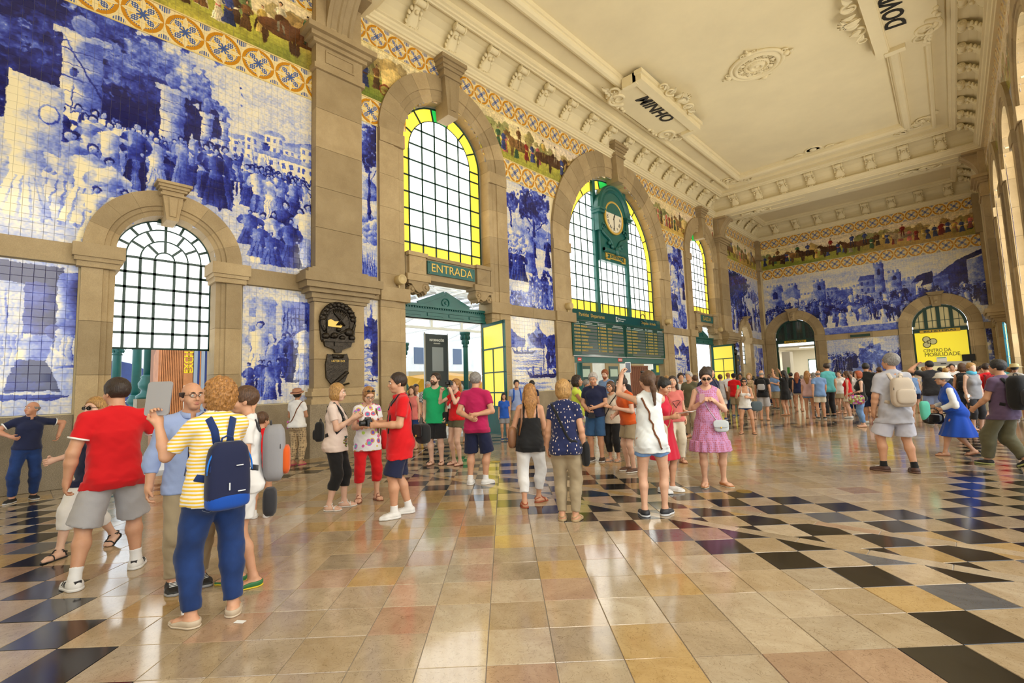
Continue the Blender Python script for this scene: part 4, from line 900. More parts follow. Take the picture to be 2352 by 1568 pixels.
    b = MB()
    for x0, x1, z0, z1 in ((0, .08, 0, 3.6), (lw-.08, lw, 0, 3.6), (0, lw, 3.5, 3.6), (0, lw, 0, .9), (0, lw, 2.72, 2.77), (0, lw, 1.95, 1.99), (0, lw, 1.3, 1.34), (lw/2-.02, lw/2+.02, .9, 2.72)): b.box((-.03, -x1, z0), (.03, -x0, z1))
    b.build('leaf_frame', GREEN, leaf)
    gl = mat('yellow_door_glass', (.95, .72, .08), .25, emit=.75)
    for z0, z1, n in ((2.77, 3.5, 1), (1.99, 2.72, 2), (1.34, 1.95, 2), (.9, 1.3, 2)):
        for i in range(n):
            xa, xb = .08+(lw-.16)*i/n, .08+(lw-.16)*(i+1)/n; b = MB(); b.box((-.008, -xb+.02, z0), (.008, -xa-.02, z1)); b.build('glass_pane', gl, leaf)
portal_head(D2, 'trim_10', 'ENTRADA', 'left of the tall tree mural', R2+.02)
portal_head(D4, 'trim_11', 'SAIDA', 'nearest the far corner', R4+.02)
# ---------------------------------------------------------------- far wall
wf = struct('wall_far'); FO = [(-9.55, 4.43, 1.30, 0), (-1.50, 4.43, 1.32, 0)]
XE = XRW(YF)
core(P_far, 'wall_core', XL-.5, XE+.6, 13.6, [(c, z, R+.15, s) for c, z, R, s in FO], -.6, -.022, PLASTER, wf)
def skip_far(u, v): return any(abs(u-c) < R+.05 and (v < zs or math.hypot(u-c, v-zs) < R+.05) for c, zs, R, s in FO)
U_F = (1, 0, 0)
def mural_f(lab, u0, u1, v0, v1, cv):
    im = to_image(lab[:20], cv); m = picture_mat(lab[:40], im, U_F, u0, u1-u0, v0, v1-v0, .1); return tile_mural(P_far, 'tile_mural', lab, 'mural', u0, u1, v0, v1, m, .14, 0, skip_far)
mural_f('wide blue and cream tile mural of horsemen before a walled town, on the far wall', XL+.25, XE, 4.37, 8.98, pic_city(XE-XL-.25, 4.61))
mural_f('blue tile mural of a battle with ladders between the two far archways', -7.55, -3.5, 1.3, 3.97, pic_melee(4.05, 2.67))
mural_f('small dark blue tile mural right of the yellow ticket office front', .55, XE, 1.3, 3.97, pic_tree_wall(XE-.55, 2.67, 81)); mural_f('small blue tile mural left of the information archway', XL+.3, -11.45, 1.3, 3.97, pic_tree_wall(.3, 2.67, 82))
cv = pic_frieze(XE-XL-.25, 1.61, 70, 91); im = to_image('frieze_far', cv); m = picture_mat('frieze_far', im, U_F, XL+.25, XE-XL-.25, 9.745, 1.61, .15)
tile_mural(P_far, 'painted_frieze', 'many coloured tile frieze of people, oxen and carriages across the far wall', 'frieze', XL+.25, XE, 9.745, 11.355, m, .14)
tile_mural(P_far, 'ornament_band', 'lower ochre and blue wheel pattern tile band on the far wall', 'tile band', XL+.25, XE, 8.98, 9.715, picture_mat('orn_f1', ORN, U_F, XL+.25, .735, 8.98, .735, .15, 'REPEAT'), .1838)
tile_mural(P_far, 'ornament_band', 'upper ochre and blue wheel pattern tile band on the far wall', 'tile band', XL+.25, XE, 11.36, 12.04, picture_mat('orn_f2', ORN, U_F, XL+.25, .68, 11.36, .68, .15, 'REPEAT'), .17)
fb = struct('baseboard_far')
for u0, u1 in ((XL+.2, -11.4), (-7.6, -3.52), (.52, XE)): course(P_far, u0, u1, 0, 1.28, -.02, .05, fb, 1.7, PLINTH)
ft = struct('trim_13')
for u0, u1 in ((XL+.2, -11.4), (-7.6, -3.52), (.52, XE)): course(P_far, u0, u1, 3.98, 4.36, -.02, .09, ft, 1.4)
b = MB(); pbox(b, P_far, -6.1, -5.0, 4.05, 4.22, .08, .12); b.build('dark_strip', GREEN_D, ft)
for i, (c, zs, R, s) in enumerate(FO):
    t = struct('trim_%d' % (14+i)); surround(P_far, c, zs, R, R+.66, t, .5, (.2, .30, 5.62, 6.50, .22), 11, (0, .45), rm=.3)
def roundel(c, z0, par):
    b = MB()
    for r, z in ((.13, z0+.52), (.09, z0+.25)): b.lathe([(r, 0), (r, .03), (r*.8, .06), (r*.3, .075), (.005, .08)], P_far(c, z, .22), 16, 'y')
    b.v = [(x, 2*(YF-.22)-y, z) for x, y, z in b.v]; b.build('roundel', STONE, par)
roundel(-9.55, 5.62, bpy.data.objects['trim_14']); roundel(-1.5, 5.62, bpy.data.objects['trim_15'])
DARKGL = mat('dark_glass', (.03, .045, .045), .08)
DIMGL = mat('fanlight_glass', (.55, .47, .24), .12, emit=.12)
def fanlight(name, c, R, word, gl, big):
    d_ = struct(name); zs = 4.43; d = -.25; b = MB()
    pbox(b, P_far, c-R, c+R, 3.98, 4.2, d-.1, d+.1); pbox(b, P_far, c-R, c+R, 4.18, 4.26, d-.1, d+.15); b.build('transom', GREEN_D, d_)
    mull = (-.48, 0, .48); edges = [-1, -.46, 0, .46, 1]
    for u in (-.47, 0, .47):
        b = MB(); x = c+u*R; pbox(b, P_far, x-.09, x+.09, 4.2, zs+math.sqrt(R*R-(u*R)**2), d-.06, d+.08); b.build('fan_mullion', GREEN_D, d_)
    for i in range(4):
        x0, x1 = c+edges[i]*R+.03, c+edges[i+1]*R-.03
        for j in range(2):
            for (za, zb) in ((4.2, 4.735), (4.735, 5.75)):
                xa, xb = x0+(x1-x0)*j/2, x0+(x1-x0)*(j+1)/2; q = inter([(xa, za), (xb, za), (xb, zb), (xa, zb)], c, zs, R-.02)
                if len(q) > 2: pane(P_far, q, d, gl, d_, .004)
    b = MB(); q = arc_pts(c, zs, R, 28); q2 = arc_pts(c, zs, R-.14, 28); b.loft([[P_far(*p, d-.06) for p in (q[i], q2[i])]+[P_far(*p, d+.09) for p in (q2[i], q[i])] for i in range(29)]); b.build('fan_frame', GREEN_D, d_)
    for za in (4.73,):
        b = MB(); pbox(b, P_far, c-R*.95, c+R*.95, za-.015, za+.015, d-.02, d+.03); b.build('fan_bar', GREEN_D, d_)
    for i in range(4):
        xm = c+(edges[i]+edges[i+1])/2*R; b = MB(); pbox(b, P_far, xm-.014, xm+.014, 4.25, zs+math.sqrt(max(0, (R-.1)**2-(xm-c)**2)), d-.02, d+.03); b.build('fan_bar', GREEN_D, d_)
    for sg in (-1, 1):
        b = MB(); pbox(b, P_far, c+sg*R-.09, c+sg*R+.09, 0, 4.0, d-.08, d+.08); b.build('door_jamb', GREEN_D, d_)
    s = thing('door_sign', ('long' if big else 'short')+' yellow sign lettered '+word+' under the fanlight', 'sign', P_far(c+.0, 4.06, d+.14)); wd = .72 if not big else .95
    b = MB(); b.box((-wd, -.03, -.10), (wd, .02, .10)); b.build('board', mat('sign_yellow', (.62, .40, .03), .4), s)
    M = frame((0, -.032, 0), (1, 0, 0), (0, 0, 1), (0, -1, 0)); lettering(word, .17, M, GREEN_D, s, .004, width=wd*1.6, bold=.004); return d_
dl = fanlight('door_4', -9.55, 1.28, 'INFORMAÇÕES', DARKGL, False)
drr = fanlight('door_5', -1.50, 1.30, 'BILHETEIRAS', DIMGL, True)
# information room behind the left archway
rm = struct('room_information'); b = MB(); x0, x1, y0, y1 = -11.4, -7.4, YF+.6, YF+6
b.box((x0, y0, -.02), (x1, y1, 0)); b.build('floor', MARB[1], rm)
b = MB(); b.box((x0, y1, 0), (x1, y1+.1, 3.7)); b.box((x0-.1, y0, 0), (x0, y1, 3.7)); b.box((x1, y0, 0), (x1+.1, y1, 3.7)); b.box((x0, y0, 3.7), (x1, y1, 3.8)); b.build('walls', PLASTER2, rm)
b = MB(); b.box((-10.65, y0, 0), (-10.1, y0+.8, 3.4)); b.build('side_wall', PLASTER2, rm)
for xa in (-9.35, -8.25):
    b = MB(); b.box((xa, y1-.12, 0), (xa+.2, y1+.02, 3.4)); b.build('pilaster_strip', STONE, rm)
wn = struct('window_6')
for xa, xb in ((-10.05, -9.45), (-8.05, -7.55)):
    for z0 in (.2, 1.2, 2.0):
        b = MB(); b.box((xa, y1-.08, z0), (xb, y1-.05, z0+(.95 if z0 < 1 else .75))); b.build('pane', LIT, wn)
    b = MB()
    for xx in (xa-.05, xb): b.box((xx, y1-.1, 0), (xx+.05, y1-.02, 2.9))
    b.box((xa, y1-.1, 2.85), (xb, y1-.02, 2.9)); b.build('window_frame', GREEN, wn)
lf = thing('glazed_door', 'open dark green door with a narrow glass pane in the information room', 'door', (-9.3, y1-.6, 0), .35); b = MB()
for q in ((0, .12, 0, 2.6), (.5, .62, 0, 2.6), (0, .62, 2.45, 2.6), (0, .62, 0, 1.0)): b.box((q[0], -.03, q[2]), (q[1], .03, q[3]))
b.build('door_frame', GREEN_D, lf); b = MB(); b.box((.12, -.008, 1.0), (.5, .008, 2.45)); b.build('glass', LIT, lf)
lp = area('ceiling_light', (-9.4, y0+2.5, 3.6), (0, 0, 0), 1.6, 1.6, 90, (1, .97, .9))
pn = thing('ceiling_light', 'flat white ceiling light in the information room', 'lamp', (-9.2, y0+1.3, 3.68)); b = MB(); b.box((-.5, -.12, -.02), (.5, .12, .02)); b.build('diffuser', mat('lamp_panel', (1, 1, .95), .4, emit=1.5), pn)
nb = thing('notice', 'small white and green notice on the pale side wall of the information arch', 'notice', (-10.38, y0-.01, 1.95)); b = MB(); b.box((-.2, -.012, -.25), (.02, .006, .25)); b.build('paper', WHITE, nb); b = MB(); b.box((.02, -.012, -.25), (.2, .006, .25)); b.build('green_half', mat('notice_green', (.08, .35, .06), .5), nb)
# ticket office front, right archway
tk = struct('window_7'); YG = YF+.12; YEL = mat('lit_yellow_green_panel', (.80, .66, .03), .25, emit=.55)
b = MB(); b.box((-2.72, YG, 2.12), (-.26, YG+.04, 4.0)); b.build('glass_pane', YEL, tk)
b = MB(); b.box((-2.76, YG-.05, 1.86), (-.24, YG+.06, 2.12)); b.build('sliding_header', STEEL, tk)
b = MB(); b.box((-1.62, YG-.06, 1.96), (-1.36, YG-.04, 2.02)); b.build('sensor', BLACK, tk)
for xa, xb in ((-2.7, -1.5), (-1.48, -.28)):
    b = MB(); b.box((xa, YG, 0), (xb, YG+.02, 1.86)); b.build('glass_pane', GLASS, tk)
lg = thing('wall_logo', 'three lobed white logo above the words centro da mobilidade on yellow glass', 'sign', (-2.05, YG-.02, 3.4)); b = MB()
dkl = mat('logo_dark', (.10, .11, .02), .5); lwh = mat('logo_pale', (.62, .60, .30), .5)
for dx, dz in ((-.12, .17), (-.12, -.17), (.19, .02)): b.lathe([(.20, -.010), (.20, 0), (.001, .0)], (dx, 0, dz), 22, 'y')
b.build('outline', dkl, lg); b = MB()
for dx, dz in ((-.12, .17), (-.12, -.17), (.19, .02)): b.lathe([(.155, -.016), (.155, -.002), (.001, -.002)], (dx, 0, dz), 22, 'y')
b.lathe([(.1, -.016), (.1, -.002), (.001, -.002)], (-.03, 0, .0), 16, 'y'); b.build('lobes', lwh, lg)
lettering('CENTRO DA', .30, frame((.33, -.012, -.56), (1, 0, 0), (0, 0, 1), (0, -1, 0)), dkl, lg, .003, width=1.3); lettering('MOBILIDADE', .34, frame((.55, -.012, -.82), (1, 0, 0), (0, 0, 1), (0, -1, 0)), dkl, lg, .003, width=1.65)
np_ = thing('notice', 'white paper notice stuck under the mobilidade lettering', 'notice', (-1.55, YG-.03, 2.25)); b = MB(); b.box((-.24, -.01, -.17), (.24, .01, .17)); b.build('paper', WHITE, np_); b = MB(); b.box((-.2, -.014, .09), (.2, -.008, .14)); b.build('green_line', mat('notice_green', (.08, .35, .06), .5), np_)
mo = thing('monitor', 'black monitor fixed at the right of the ticket office front', 'monitor', (-.32, YF-.1, 2.3), -.3); b = MB(); b.box((-.3, -.04, -.2), (.3, .04, .2)); b.build('screen', BLACK, mo); b = MB(); b.box((-.04, .04, -.05), (.04, .32, .05)); b.build('bracket', GREEN_D, mo)
rt = struct('room_tickets'); b = MB(); b.box((-3.4, YF+3, 0), (.6, YF+3.1, 3.6)); b.box((-3.5, YF+.6, 0), (-3.4, YF+3, 3.6)); b.box((.6, YF+.6, 0), (.7, YF+3, 3.6)); b.box((-3.4, YF+.6, 3.6), (.6, YF+3, 3.7)); b.build('walls', PLASTER2, rt); b = MB(); b.box((-3.4, YF+.6, -.02), (.6, YF+3, 0)); b.build('floor', MARB[4], rt)
ct = thing('ticket_counter', 'pale ticket counter seen through the glass front', 'counter', (-1.9, YF+2.2, 0)); b = MB(); b.box((-1.1, -.3, 0), (.7, .3, 1.0)); b.build('body', WHITE, ct); b = MB(); b.box((-1.15, -.38, 1.0), (.75, .34, 1.05)); b.build('top', STEEL, ct)
op = thing('partition_panel', 'orange partition panel behind the ticket counter', 'panel', (-1.0, YF+2.7, 0)); b = MB(); b.box((-.5, -.03, .3), (.4, .03, 1.75)); b.build('panel', mat('orange_panel', (.6, .28, .03), .5), op); b = MB(); b.box((-.5, -.05, 0), (-.44, .05, .3)); b.box((.34, -.05, 0), (.4, .05, .3)); b.build('foot', STEEL, op)
area('window_daylight', (XRW(35.9)+.2, 35.9, 2.6), (0, math.radians(90), 0), 3.6, 1.6, 260, (1.0, .95, .84))  # lamp added in the small side doorway to brighten the dim far end
area('office_light', (-1.4, YF+1.7, 3.5), (0, 0, 0), 2, 1.5, 60, (1, .95, .75))

# ---------------------------------------------------------------- right wall (street side)
wr = struct('wall_right'); RO = [(-.2, 8.4, 1.5, 0), (5.5, 8.4, 1.5, 0), (11.2, 8.4, 1.5, 0), (16.5, 8.4, 1.5, 0), (21.9, 8.4, 1.5, 0), (27.2, 8.4, 1.5, 0), (35.9, 4.37, .9, 0)]
core(P_right, 'wall_core', YN, YF+.3, 13.6, [(c, z, R+.1, s) for c, z, R, s in RO], -.62, -.022, PLASTER, wr, .25)
def skip_r(u, v): return any(abs(u-c) < R+.05 and (v < zs or math.hypot(u-c, v-zs) < R+.05) for c, zs, R, s in RO)
U_R = (0, -1, 0)
cv = pic_frieze(18, 1.61, 50, 97); im = to_image('frieze_r', cv); m = picture_mat('frieze_r', im, U_R, -32, 18, 9.745, 1.61, .15)
tile_mural(P_right, 'painted_frieze', 'many coloured tile frieze above the street side arches', 'frieze', 12, 31.4, 9.745, 11.355, m, .16, 0, skip_r)
tile_mural(P_right, 'ornament_band', 'upper ochre tile band on the street side wall', 'tile band', 12, 31.4, 11.36, 12.04, picture_mat('orn_r', ORN, U_R, 0, .68, 11.36, .68, .15, 'REPEAT'), .17, 0)
cv = pic_forest(12, 4.6, 45); im = to_image('mural_r', cv); m = picture_mat('mural_r', im, U_R, -30, 12, 4.37, 4.61, .1); tile_mural(P_right, 'tile_mural', 'blue tile mural between the street side arches', 'mural', 12, 31.4, 4.37, 9.7, m, .16, 0, skip_r)
rb = struct('baseboard_right'); course(P_right, 29.4, 31.4, 0, 1.28, -.02, .05, rb, 1.7, PLINTH); course(P_right, 33, 34.6, 0, 1.28, -.02, .05, rb, 1.7, PLINTH); course(P_right, 37.2, YF, 0, 1.28, -.02, .05, rb, 1.7, PLINTH)
for i, (c, zs, R, s) in enumerate(RO[:6]):
    if c > 10:
        t = struct('trim_%d' % (16+i)); surround(P_right, c, zs, R, 2.22, t, .55, None, 9, (0, .4), rm=.42)
    if c > 10:
        w_ = glazed_arch(P_right, 'window_%d' % (8+i), c, zs, R, 3.2, -.40, .36, 4, 9, m_in=LIT)
    else:
        w_ = struct('window_%d' % (8+i)); b = MB(); pbox(b, P_right, c-R, c+R, 3.2, zs+1.2, -.42, -.40); b.build('pane', LIT, w_)
p3 = struct('trim_24'); pilaster(P_right, 32.2, p3, hw=.72)
cp2 = struct('trim_25'); stack(P_right, 39.6, YF, 1.3, 9.7, -.02, .12, cp2, 1.0); b = MB(); pbox(b, P_right, 39.5, YF, 9.7, 12.05, -.02, .3); b.build('capital', STONE, cp2)
course(P_right, 33, YF, 3.98, 4.36, -.02, .09, cp2, 1.4)
# blue framed glazed door standing open against the right wall, street doors
gd = thing('glazed_door', 'tall glazed door with a bright blue frame standing open at the right wall', 'door', (XRW(27.2)-.35, 26.6, 0), math.radians(-4)); BLU = mat('blue_door_frame', (.03, .26, .42), .3); AMB = mat('amber_glass', (.85, .48, .06), .2, emit=.45)
b = MB()
for q in ((0, .07, 0, 3.35), (1.23, 1.3, 0, 3.35), (0, 1.3, 3.28, 3.35), (0, 1.3, 0, .3), (0, 1.3, 2.7, 2.74), (0, 1.3, 2.0, 2.04), (0, 1.3, 1.2, 1.24)): b.box((-.03, q[0], q[2]), (.03, q[1], q[3]))
b.build('frame', BLU, gd)
for z0, z1 in ((.3, 1.2), (1.24, 2.0), (2.04, 2.7), (2.74, 3.28)):
    b = MB(); b.box((-.008, .07, z0), (.008, 1.23, z1)); b.build('pane', AMB, gd)
# ---------------------------------------------------------------- ceiling, cornices, consoles
ce = struct('ceiling')
def ring(y0, y1, d, z): return [(XL+d, y0+d, z), (XRW(y0)-d, y0+d, z), (XRW(y1)-d, y1-d, z), (XL+d, y1-d, z)]
PROF = [(0, 12.04), (.10, 12.04), (.12, 12.09), (.17, 12.10), (.19, 12.16), (.25, 12.20), (.27, 12.25), (.33, 12.27), (.33, 12.31), (.10, 12.33), (.10, 12.42), (.13, 12.58), (.20, 12.74), (.34, 12.90), (.55, 13.01), (.82, 13.06),
        (.84, 12.98), (.90, 12.97), (.93, 13.00), (1.0, 13.01), (1.02, 13.06), (1.10, 13.08), (1.11, 13.22), (1.50, 13.24), (1.52, 13.10), (1.60, 13.07), (1.66, 13.07), (1.68, 13.14), (1.70, 13.22), (2.36, 13.23), (2.38, 13.12), (2.43, 13.06), (2.52, 13.03), (2.62, 13.06), (2.68, 13.13), (2.69, 13.20), (2.74, 13.21), (2.76, 13.34)]
def coffer(name, y0, y1, prof, par, cap=True):
    b = MB(); b.loft([ring(y0, y1, d, z) for d, z in prof], True, False); n = len(prof)
    if cap: b.f.append(tuple(range(4*(n-1), 4*n))); b.mi.append(0)
    return b.build(name, PLASTER, par, fix=False)
YB0, YB1, YB2 = 6.35, 31.55, 33.1
tc1 = struct('trim_26'); coffer('cornice', YB0, YB1, PROF[:10], tc1, False); coffer('cove_and_panel', YB0, YB1, PROF[9:], ce)
tc2 = struct('trim_27'); coffer('cornice', YB2, YF, PROF[:10], tc2, False); coffer('far_bay_panel', YB2, YF, PROF[9:22]+[(1.12, 13.2)], ce)
coffer('near_bay_panel', YN-.2, 4.85, PROF[:22]+[(1.12, 13.2)], ce)
bm = struct('trim_28'); b = MB(); b.box((XL, YB1, 12.04), (1.5, YB2, 13.4)); b.box((XL, 4.85, 12.04), (2.0, YB0, 13.4)); b.build('cross_beam', PLASTER, bm)
b = MB()
for xa, xb in ((XL+1.0, -6.4), (-4.9, .3)): b.box((xa, YB1+.35, 12.0), (xb, YB1+.42, 12.06)); b.box((xa, YB2-.42, 12.0), (xb, YB2-.35, 12.06))
b.build('soffit_bead', PLASTER, bm)
def console_mesh():
    """scroll console: x along the wall, y = out from the wall, z up; origin on the cornice top at the wall"""
    b = MB(); rings = []
    for t in range(17):
        q = t/16; y = .14+.52*q**1.5+.10*math.sin(q*PI*1.0)*(1-q); z = .02+.60*q**.8; wd = .13+.05*math.sin(q*PI*2)+.02; th = .10-.03*q
        rings.append([(-wd, y-th, z), (-wd, y+th*.3, z), (-wd*.45, y+th*.75, z), (0, y+th*.55, z), (wd*.45, y+th*.75, z), (wd, y+th*.3, z), (wd, y-th, z)])
    b.loft(rings); y, z = .72, .60
    for x0, x1, r in ((-.21, -.15, .125), (-.15, .15, .105), (.15, .21, .125)): b.lathe([(r*.86, x0), (r, x0+.01), (r, x1-.01), (r*.86, x1)], (0, y, z), 18, 'x')
    for sg in (-1, 1):
        b.lathe([(.085, .21*sg), (.08, .225*sg), (.05, .225*sg), (.045, .215*sg), (.03, .235*sg), (.002, .24*sg)], (0, y, z), 14, 'x')
        for k in range(5):
            q = .05+k*.17; yy = .16+.5*q**1.5; zz = .05+.58*q**.8; b.ball((sg*(.17+.02*(k % 2)), yy+.02, zz), (.06, .05, .075), 7, 5)
    b.ball((0, .52, .42), (.07, .07, .07), 8, 6)
    for k in range(3): b.ball((-.07+.07*k, .26, .03), (.05, .06, .06), 7, 5)
    me = b.mesh('console', PLASTER, True); fix_normals(me); return me
CM = console_mesh()
def console(par, x, y, rz): put('console', CM, par, (x, y, 12.31), (0, 0, rz))
for k in range(16): console(tc1, XL+.02, 7.90+1.497*k, -PI/2)
for k in range(16): console(tc1, XRW(7.9+1.497*k)-.02, 7.90+1.497*k, PI/2)
for k in range(8): console(tc1, -10.12+1.395*k, YB1-.02, PI)
for k in range(4): console(tc2, XL+.02, 34.2+1.5*k, -PI/2); console(tc2, XRW(36)-.02, 34.2+1.5*k, PI/2)
for k in range(8): console(tc2, -10.12+1.395*k, YF-.02, PI)
def scroll(b, c, r, turns, sx, sy, th, z, fl=1, n=26, dz=0):
    pts, rs = [], []
    for t in range(n+1):
        q = t/n; a = q*turns*2*PI; rr = r*(1-q)**.8+.02; pts.append((c[0]+sx*rr*math.cos(a), c[1]+sy*fl*rr*math.sin(a), z-dz*q)); rs.append(th*(1-.55*q))
    b.tube(pts, rs, 6)
def leaf(b, c, L, wd, ang, z, curl=.05):
    ca, sa = math.cos(ang), math.sin(ang); rings = []
    for t in range(6):
        q = t/5; w_ = wd*math.sin(PI*min(.97, q*.9+.08)); x = L*q; zz = z-curl*math.sin(q*PI)
        rings.append([(c[0]+ca*x-sa*s*w_, c[1]+sa*x+ca*s*w_, zz-(.045 if s == 0 else 0)*(1-abs(s))) for s in (-1, -.4, 0, .4, 1)])
    b.loft(rings, False, False)
ZP = 13.34
md = put('ceiling_rose', None, ce, (-5.02, 19.05, ZP)); md.scale = (.97, .9, 1); b = MB()      # carved ceiling rose
b.lathe([(1.0, 0), (1.0, -.05), (.96, -.09), (.90, -.09), (.86, -.05), (.84, -.03), (.80, -.10), (.74, -.13), (.68, -.10), (.66, -.02)], (0, 0, 0), 56); b.build('outer_ring', PLASTER, md, True)
b = MB(); b.lathe([(.46, 0), (.46, -.07), (.42, -.11), (.37, -.09), (.34, -.05), (.30, -.05), (.27, -.12), (.20, -.16), (.15, -.12), (.13, -.07), (.09, -.09), (.04, -.12), (.002, -.125)], (0, 0, 0), 48); b.build('boss', PLASTER, md, True)
for k in range(8):
    b = MB(); a = 2*PI*k/8; leaf(b, (.46*math.cos(a), .46*math.sin(a)), .24, .10, a, -.03, .05); scroll(b, (.57*math.cos(a+.38), .57*math.sin(a+.38)), .085, 1.3, 1, 1, .022, -.05); b.build('leaf', PLASTER, md, True)
for k in range(24):
    a = 2*PI*k/24; b = MB() if k == 0 else b; b.ball((.385*math.cos(a), .385*math.sin(a), -.10), .028, 7, 5)
b.build('beading', PLASTER, md, True)
for k in range(4):
    a = k*PI/2; b = MB(); cx, cy = 1.05*math.cos(a), 1.05*math.sin(a); b.ball((cx, cy, -.06), (.12, .12, .09), 12, 8)
    for s in (-1, 1): scroll(b, (cx*.97-s*.2*math.sin(a), cy*.97+s*.2*math.cos(a)), .10, 1.2, 1, 1, .03, -.05, s)
    leaf(b, (cx*1.06, cy*1.06), .2, .07, a, -.03); b.build('ear_ornament', PLASTER, md, True)
def cartouche(word, M0, par):
    """plaster tablet with a province name; local x along the wall, y towards the room centre, z down into the hall"""
    o = put('cartouche', None, par); o.matrix_world = M0; b = MB()
    b.box((-2.7, .62, -.22), (2.7, .98, .16)); b.box((-2.7, .16, -.22), (-2.44, .75, .19)); b.box((2.44, .16, -.22), (2.7, .75, .19)); b.box((-2.78, .74, -.22), (2.78, 1.06, -.06)); b.box((-2.5, .58, -.22), (2.5, .66, .12)); b.build('tablet_frame', PLASTER, o)
    b = MB(); b.box((-2.44, -.75, -.22), (2.44, .62, .045)); b.build('tablet', PLASTER, o)
    M = Matrix.Translation((-.24 if word == 'MINHO' else -.05, .26, .05)); lettering(word, .76, M, BLACK, o, .02, width=2.5, shear=.22, bold=.012)
    for sg in (-1, 1):
        b = MB(); scroll(b, (sg*2.05, -.42), .42, 1.5, 1, sg, .075, .06, 1); scroll(b, (sg*2.6, -.30), .26, 1.2, 1, -sg, .055, .04, 1)
        for k in range(4): leaf(b, (sg*(2.2+.22*k), -.55+.08*k), .34, .12, sg*.5+(PI if sg < 0 else 0)+.3*k, .06, -.06)
        for k in range(5): b.ball((sg*(1.1+.22*k), -.72+.05*math.sin(k*2), .05), (.10, .08, .06), 8, 6)
        b.build('scrollwork', PLASTER, o, True)
        b = MB(); scroll(b, (sg*.75, 1.24), .24, 1.4, 1, sg, .05, -.04, 1); scroll(b, (sg*1.35, 1.18), .17, 1.2, 1, -sg, .04, -.04, 1)
        for k in range(3): leaf(b, (sg*(.3+.35*k), 1.15), .4, .11, PI/2-sg*.5*k, -.04, -.06)
        b.build('crest', PLASTER, o, True)
    b = MB(); leaf(b, (0, 1.05), .6, .16, PI/2, -.02, -.1); b.ball((0, 1.3, -.02), (.16, .2, .1), 10, 6)
    for k in range(5): leaf(b, (0, 1.35), .36, .07, PI/2+(k-2)*.45, -.02, -.08)
    b.build('shell', PLASTER, o, True)
cartouche('MINHO', frame((-9.1, 18.57, 13.0), (0, 1, 0), (1, 0, 0), (0, 0, -1)), ce)
cartouche('DOVRO', frame((-.67, 18.6, 13.0), (0, -1, 0), (-1, 0, 0), (0, 0, -1)), ce)
def corner_orn(x, y, ax, ay):
    b = MB(); scroll(b, (x, y), .34, 1.4, ax, ay, .07, 13.18); scroll(b, (x+ax*.55, y-ay*.25), .24, 1.2, ax, -ay, .05, 13.18); scroll(b, (x-ax*.25, y+ay*.55), .24, 1.2, -ax, ay, .05, 13.18)
    for k in range(7): leaf(b, (x+ax*(.9-.28*k), y+ay*(-.6+.28*k)), .34, .10, math.atan2(-ay, -ax)+.25*(k-3), 13.2, .06)
    for k in range(9): a = PI*k/8; b.ball((x+ax*.5*math.cos(a), y+ay*.5*math.sin(a), 13.17), .05, 7, 5)
    b.build('corner_ornament', PLASTER, ce, True)
for ax, ay, x, y in ((1, -1, XL+2.3, YB1-2.2), (-1, -1, XRW(29)-2.3, YB1-2.2)): corner_orn(x, y, ax, ay)
b = MB(); b.lathe([(.42, 0), (.40, -.06), (.34, -.07), (.30, -.02), (.16, -.02), (.14, -.07), (.05, -.10), (.002, -.1)], (-5.2, YB1-2.9, 13.36), 30)
for sg in (-1, 1): scroll(b, (-5.2+sg*.75, YB1-2.75), .28, 1.4, sg, 1, .06, 13.3); leaf(b, (-5.2+sg*.9, YB1-2.7), .6, .14, 0 if sg > 0 else PI, 13.3, .06)
b.build('oval_ornament', PLASTER, ce, True)
for xc, sg in ((-9.3, 1), (-1.3, -1)):
    b = MB(); yb = (YB1+YB2)/2
    for k in range(4): scroll(b, (xc-.6+.4*k, yb), .26, 1.1, 1, 1 if k % 2 else -1, .07, 12.0); leaf(b, (xc-.7+.4*k, yb-.2), .5, .14, .6*k, 12.02, .08)
    b.build('soffit_relief', PLASTER, bm, True)
# ---------------------------------------------------------------- platforms seen through the openings
pf = struct('ground_platform'); b = MB(); b.box((-60, -14, -.3), (XL-.3, 62, -.012)); b.build('paving', mat('platform_paving', (.62, .60, .56), .5, var=.1, vscale=1, space='World'), pf)
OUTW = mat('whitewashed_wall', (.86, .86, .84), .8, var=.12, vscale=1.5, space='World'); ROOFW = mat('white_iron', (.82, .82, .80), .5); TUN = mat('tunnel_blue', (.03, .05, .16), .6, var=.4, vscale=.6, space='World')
rw = struct('wall_retaining'); b = MB(); b.box((-47, -14, 0), (-46, 62, 6.5)); b.build('masonry', OUTW, rw)
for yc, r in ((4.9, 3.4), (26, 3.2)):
    b = MB(); b.prism(arch_poly(yc, .9, r, 0, 20), lambda a, q, d: (d, a, q), -46.0, -45.9); b.build('tunnel_mouth', TUN, rw)  # flat sheet, the tunnel's dark inside is put into its colour
    for k in range(3):
        b = MB(); b.box((-45.88, yc-3, .5+.75*k), (-45.86, yc+3, .55+.75*k)); b.build('tunnel_line', WHITE, rw)
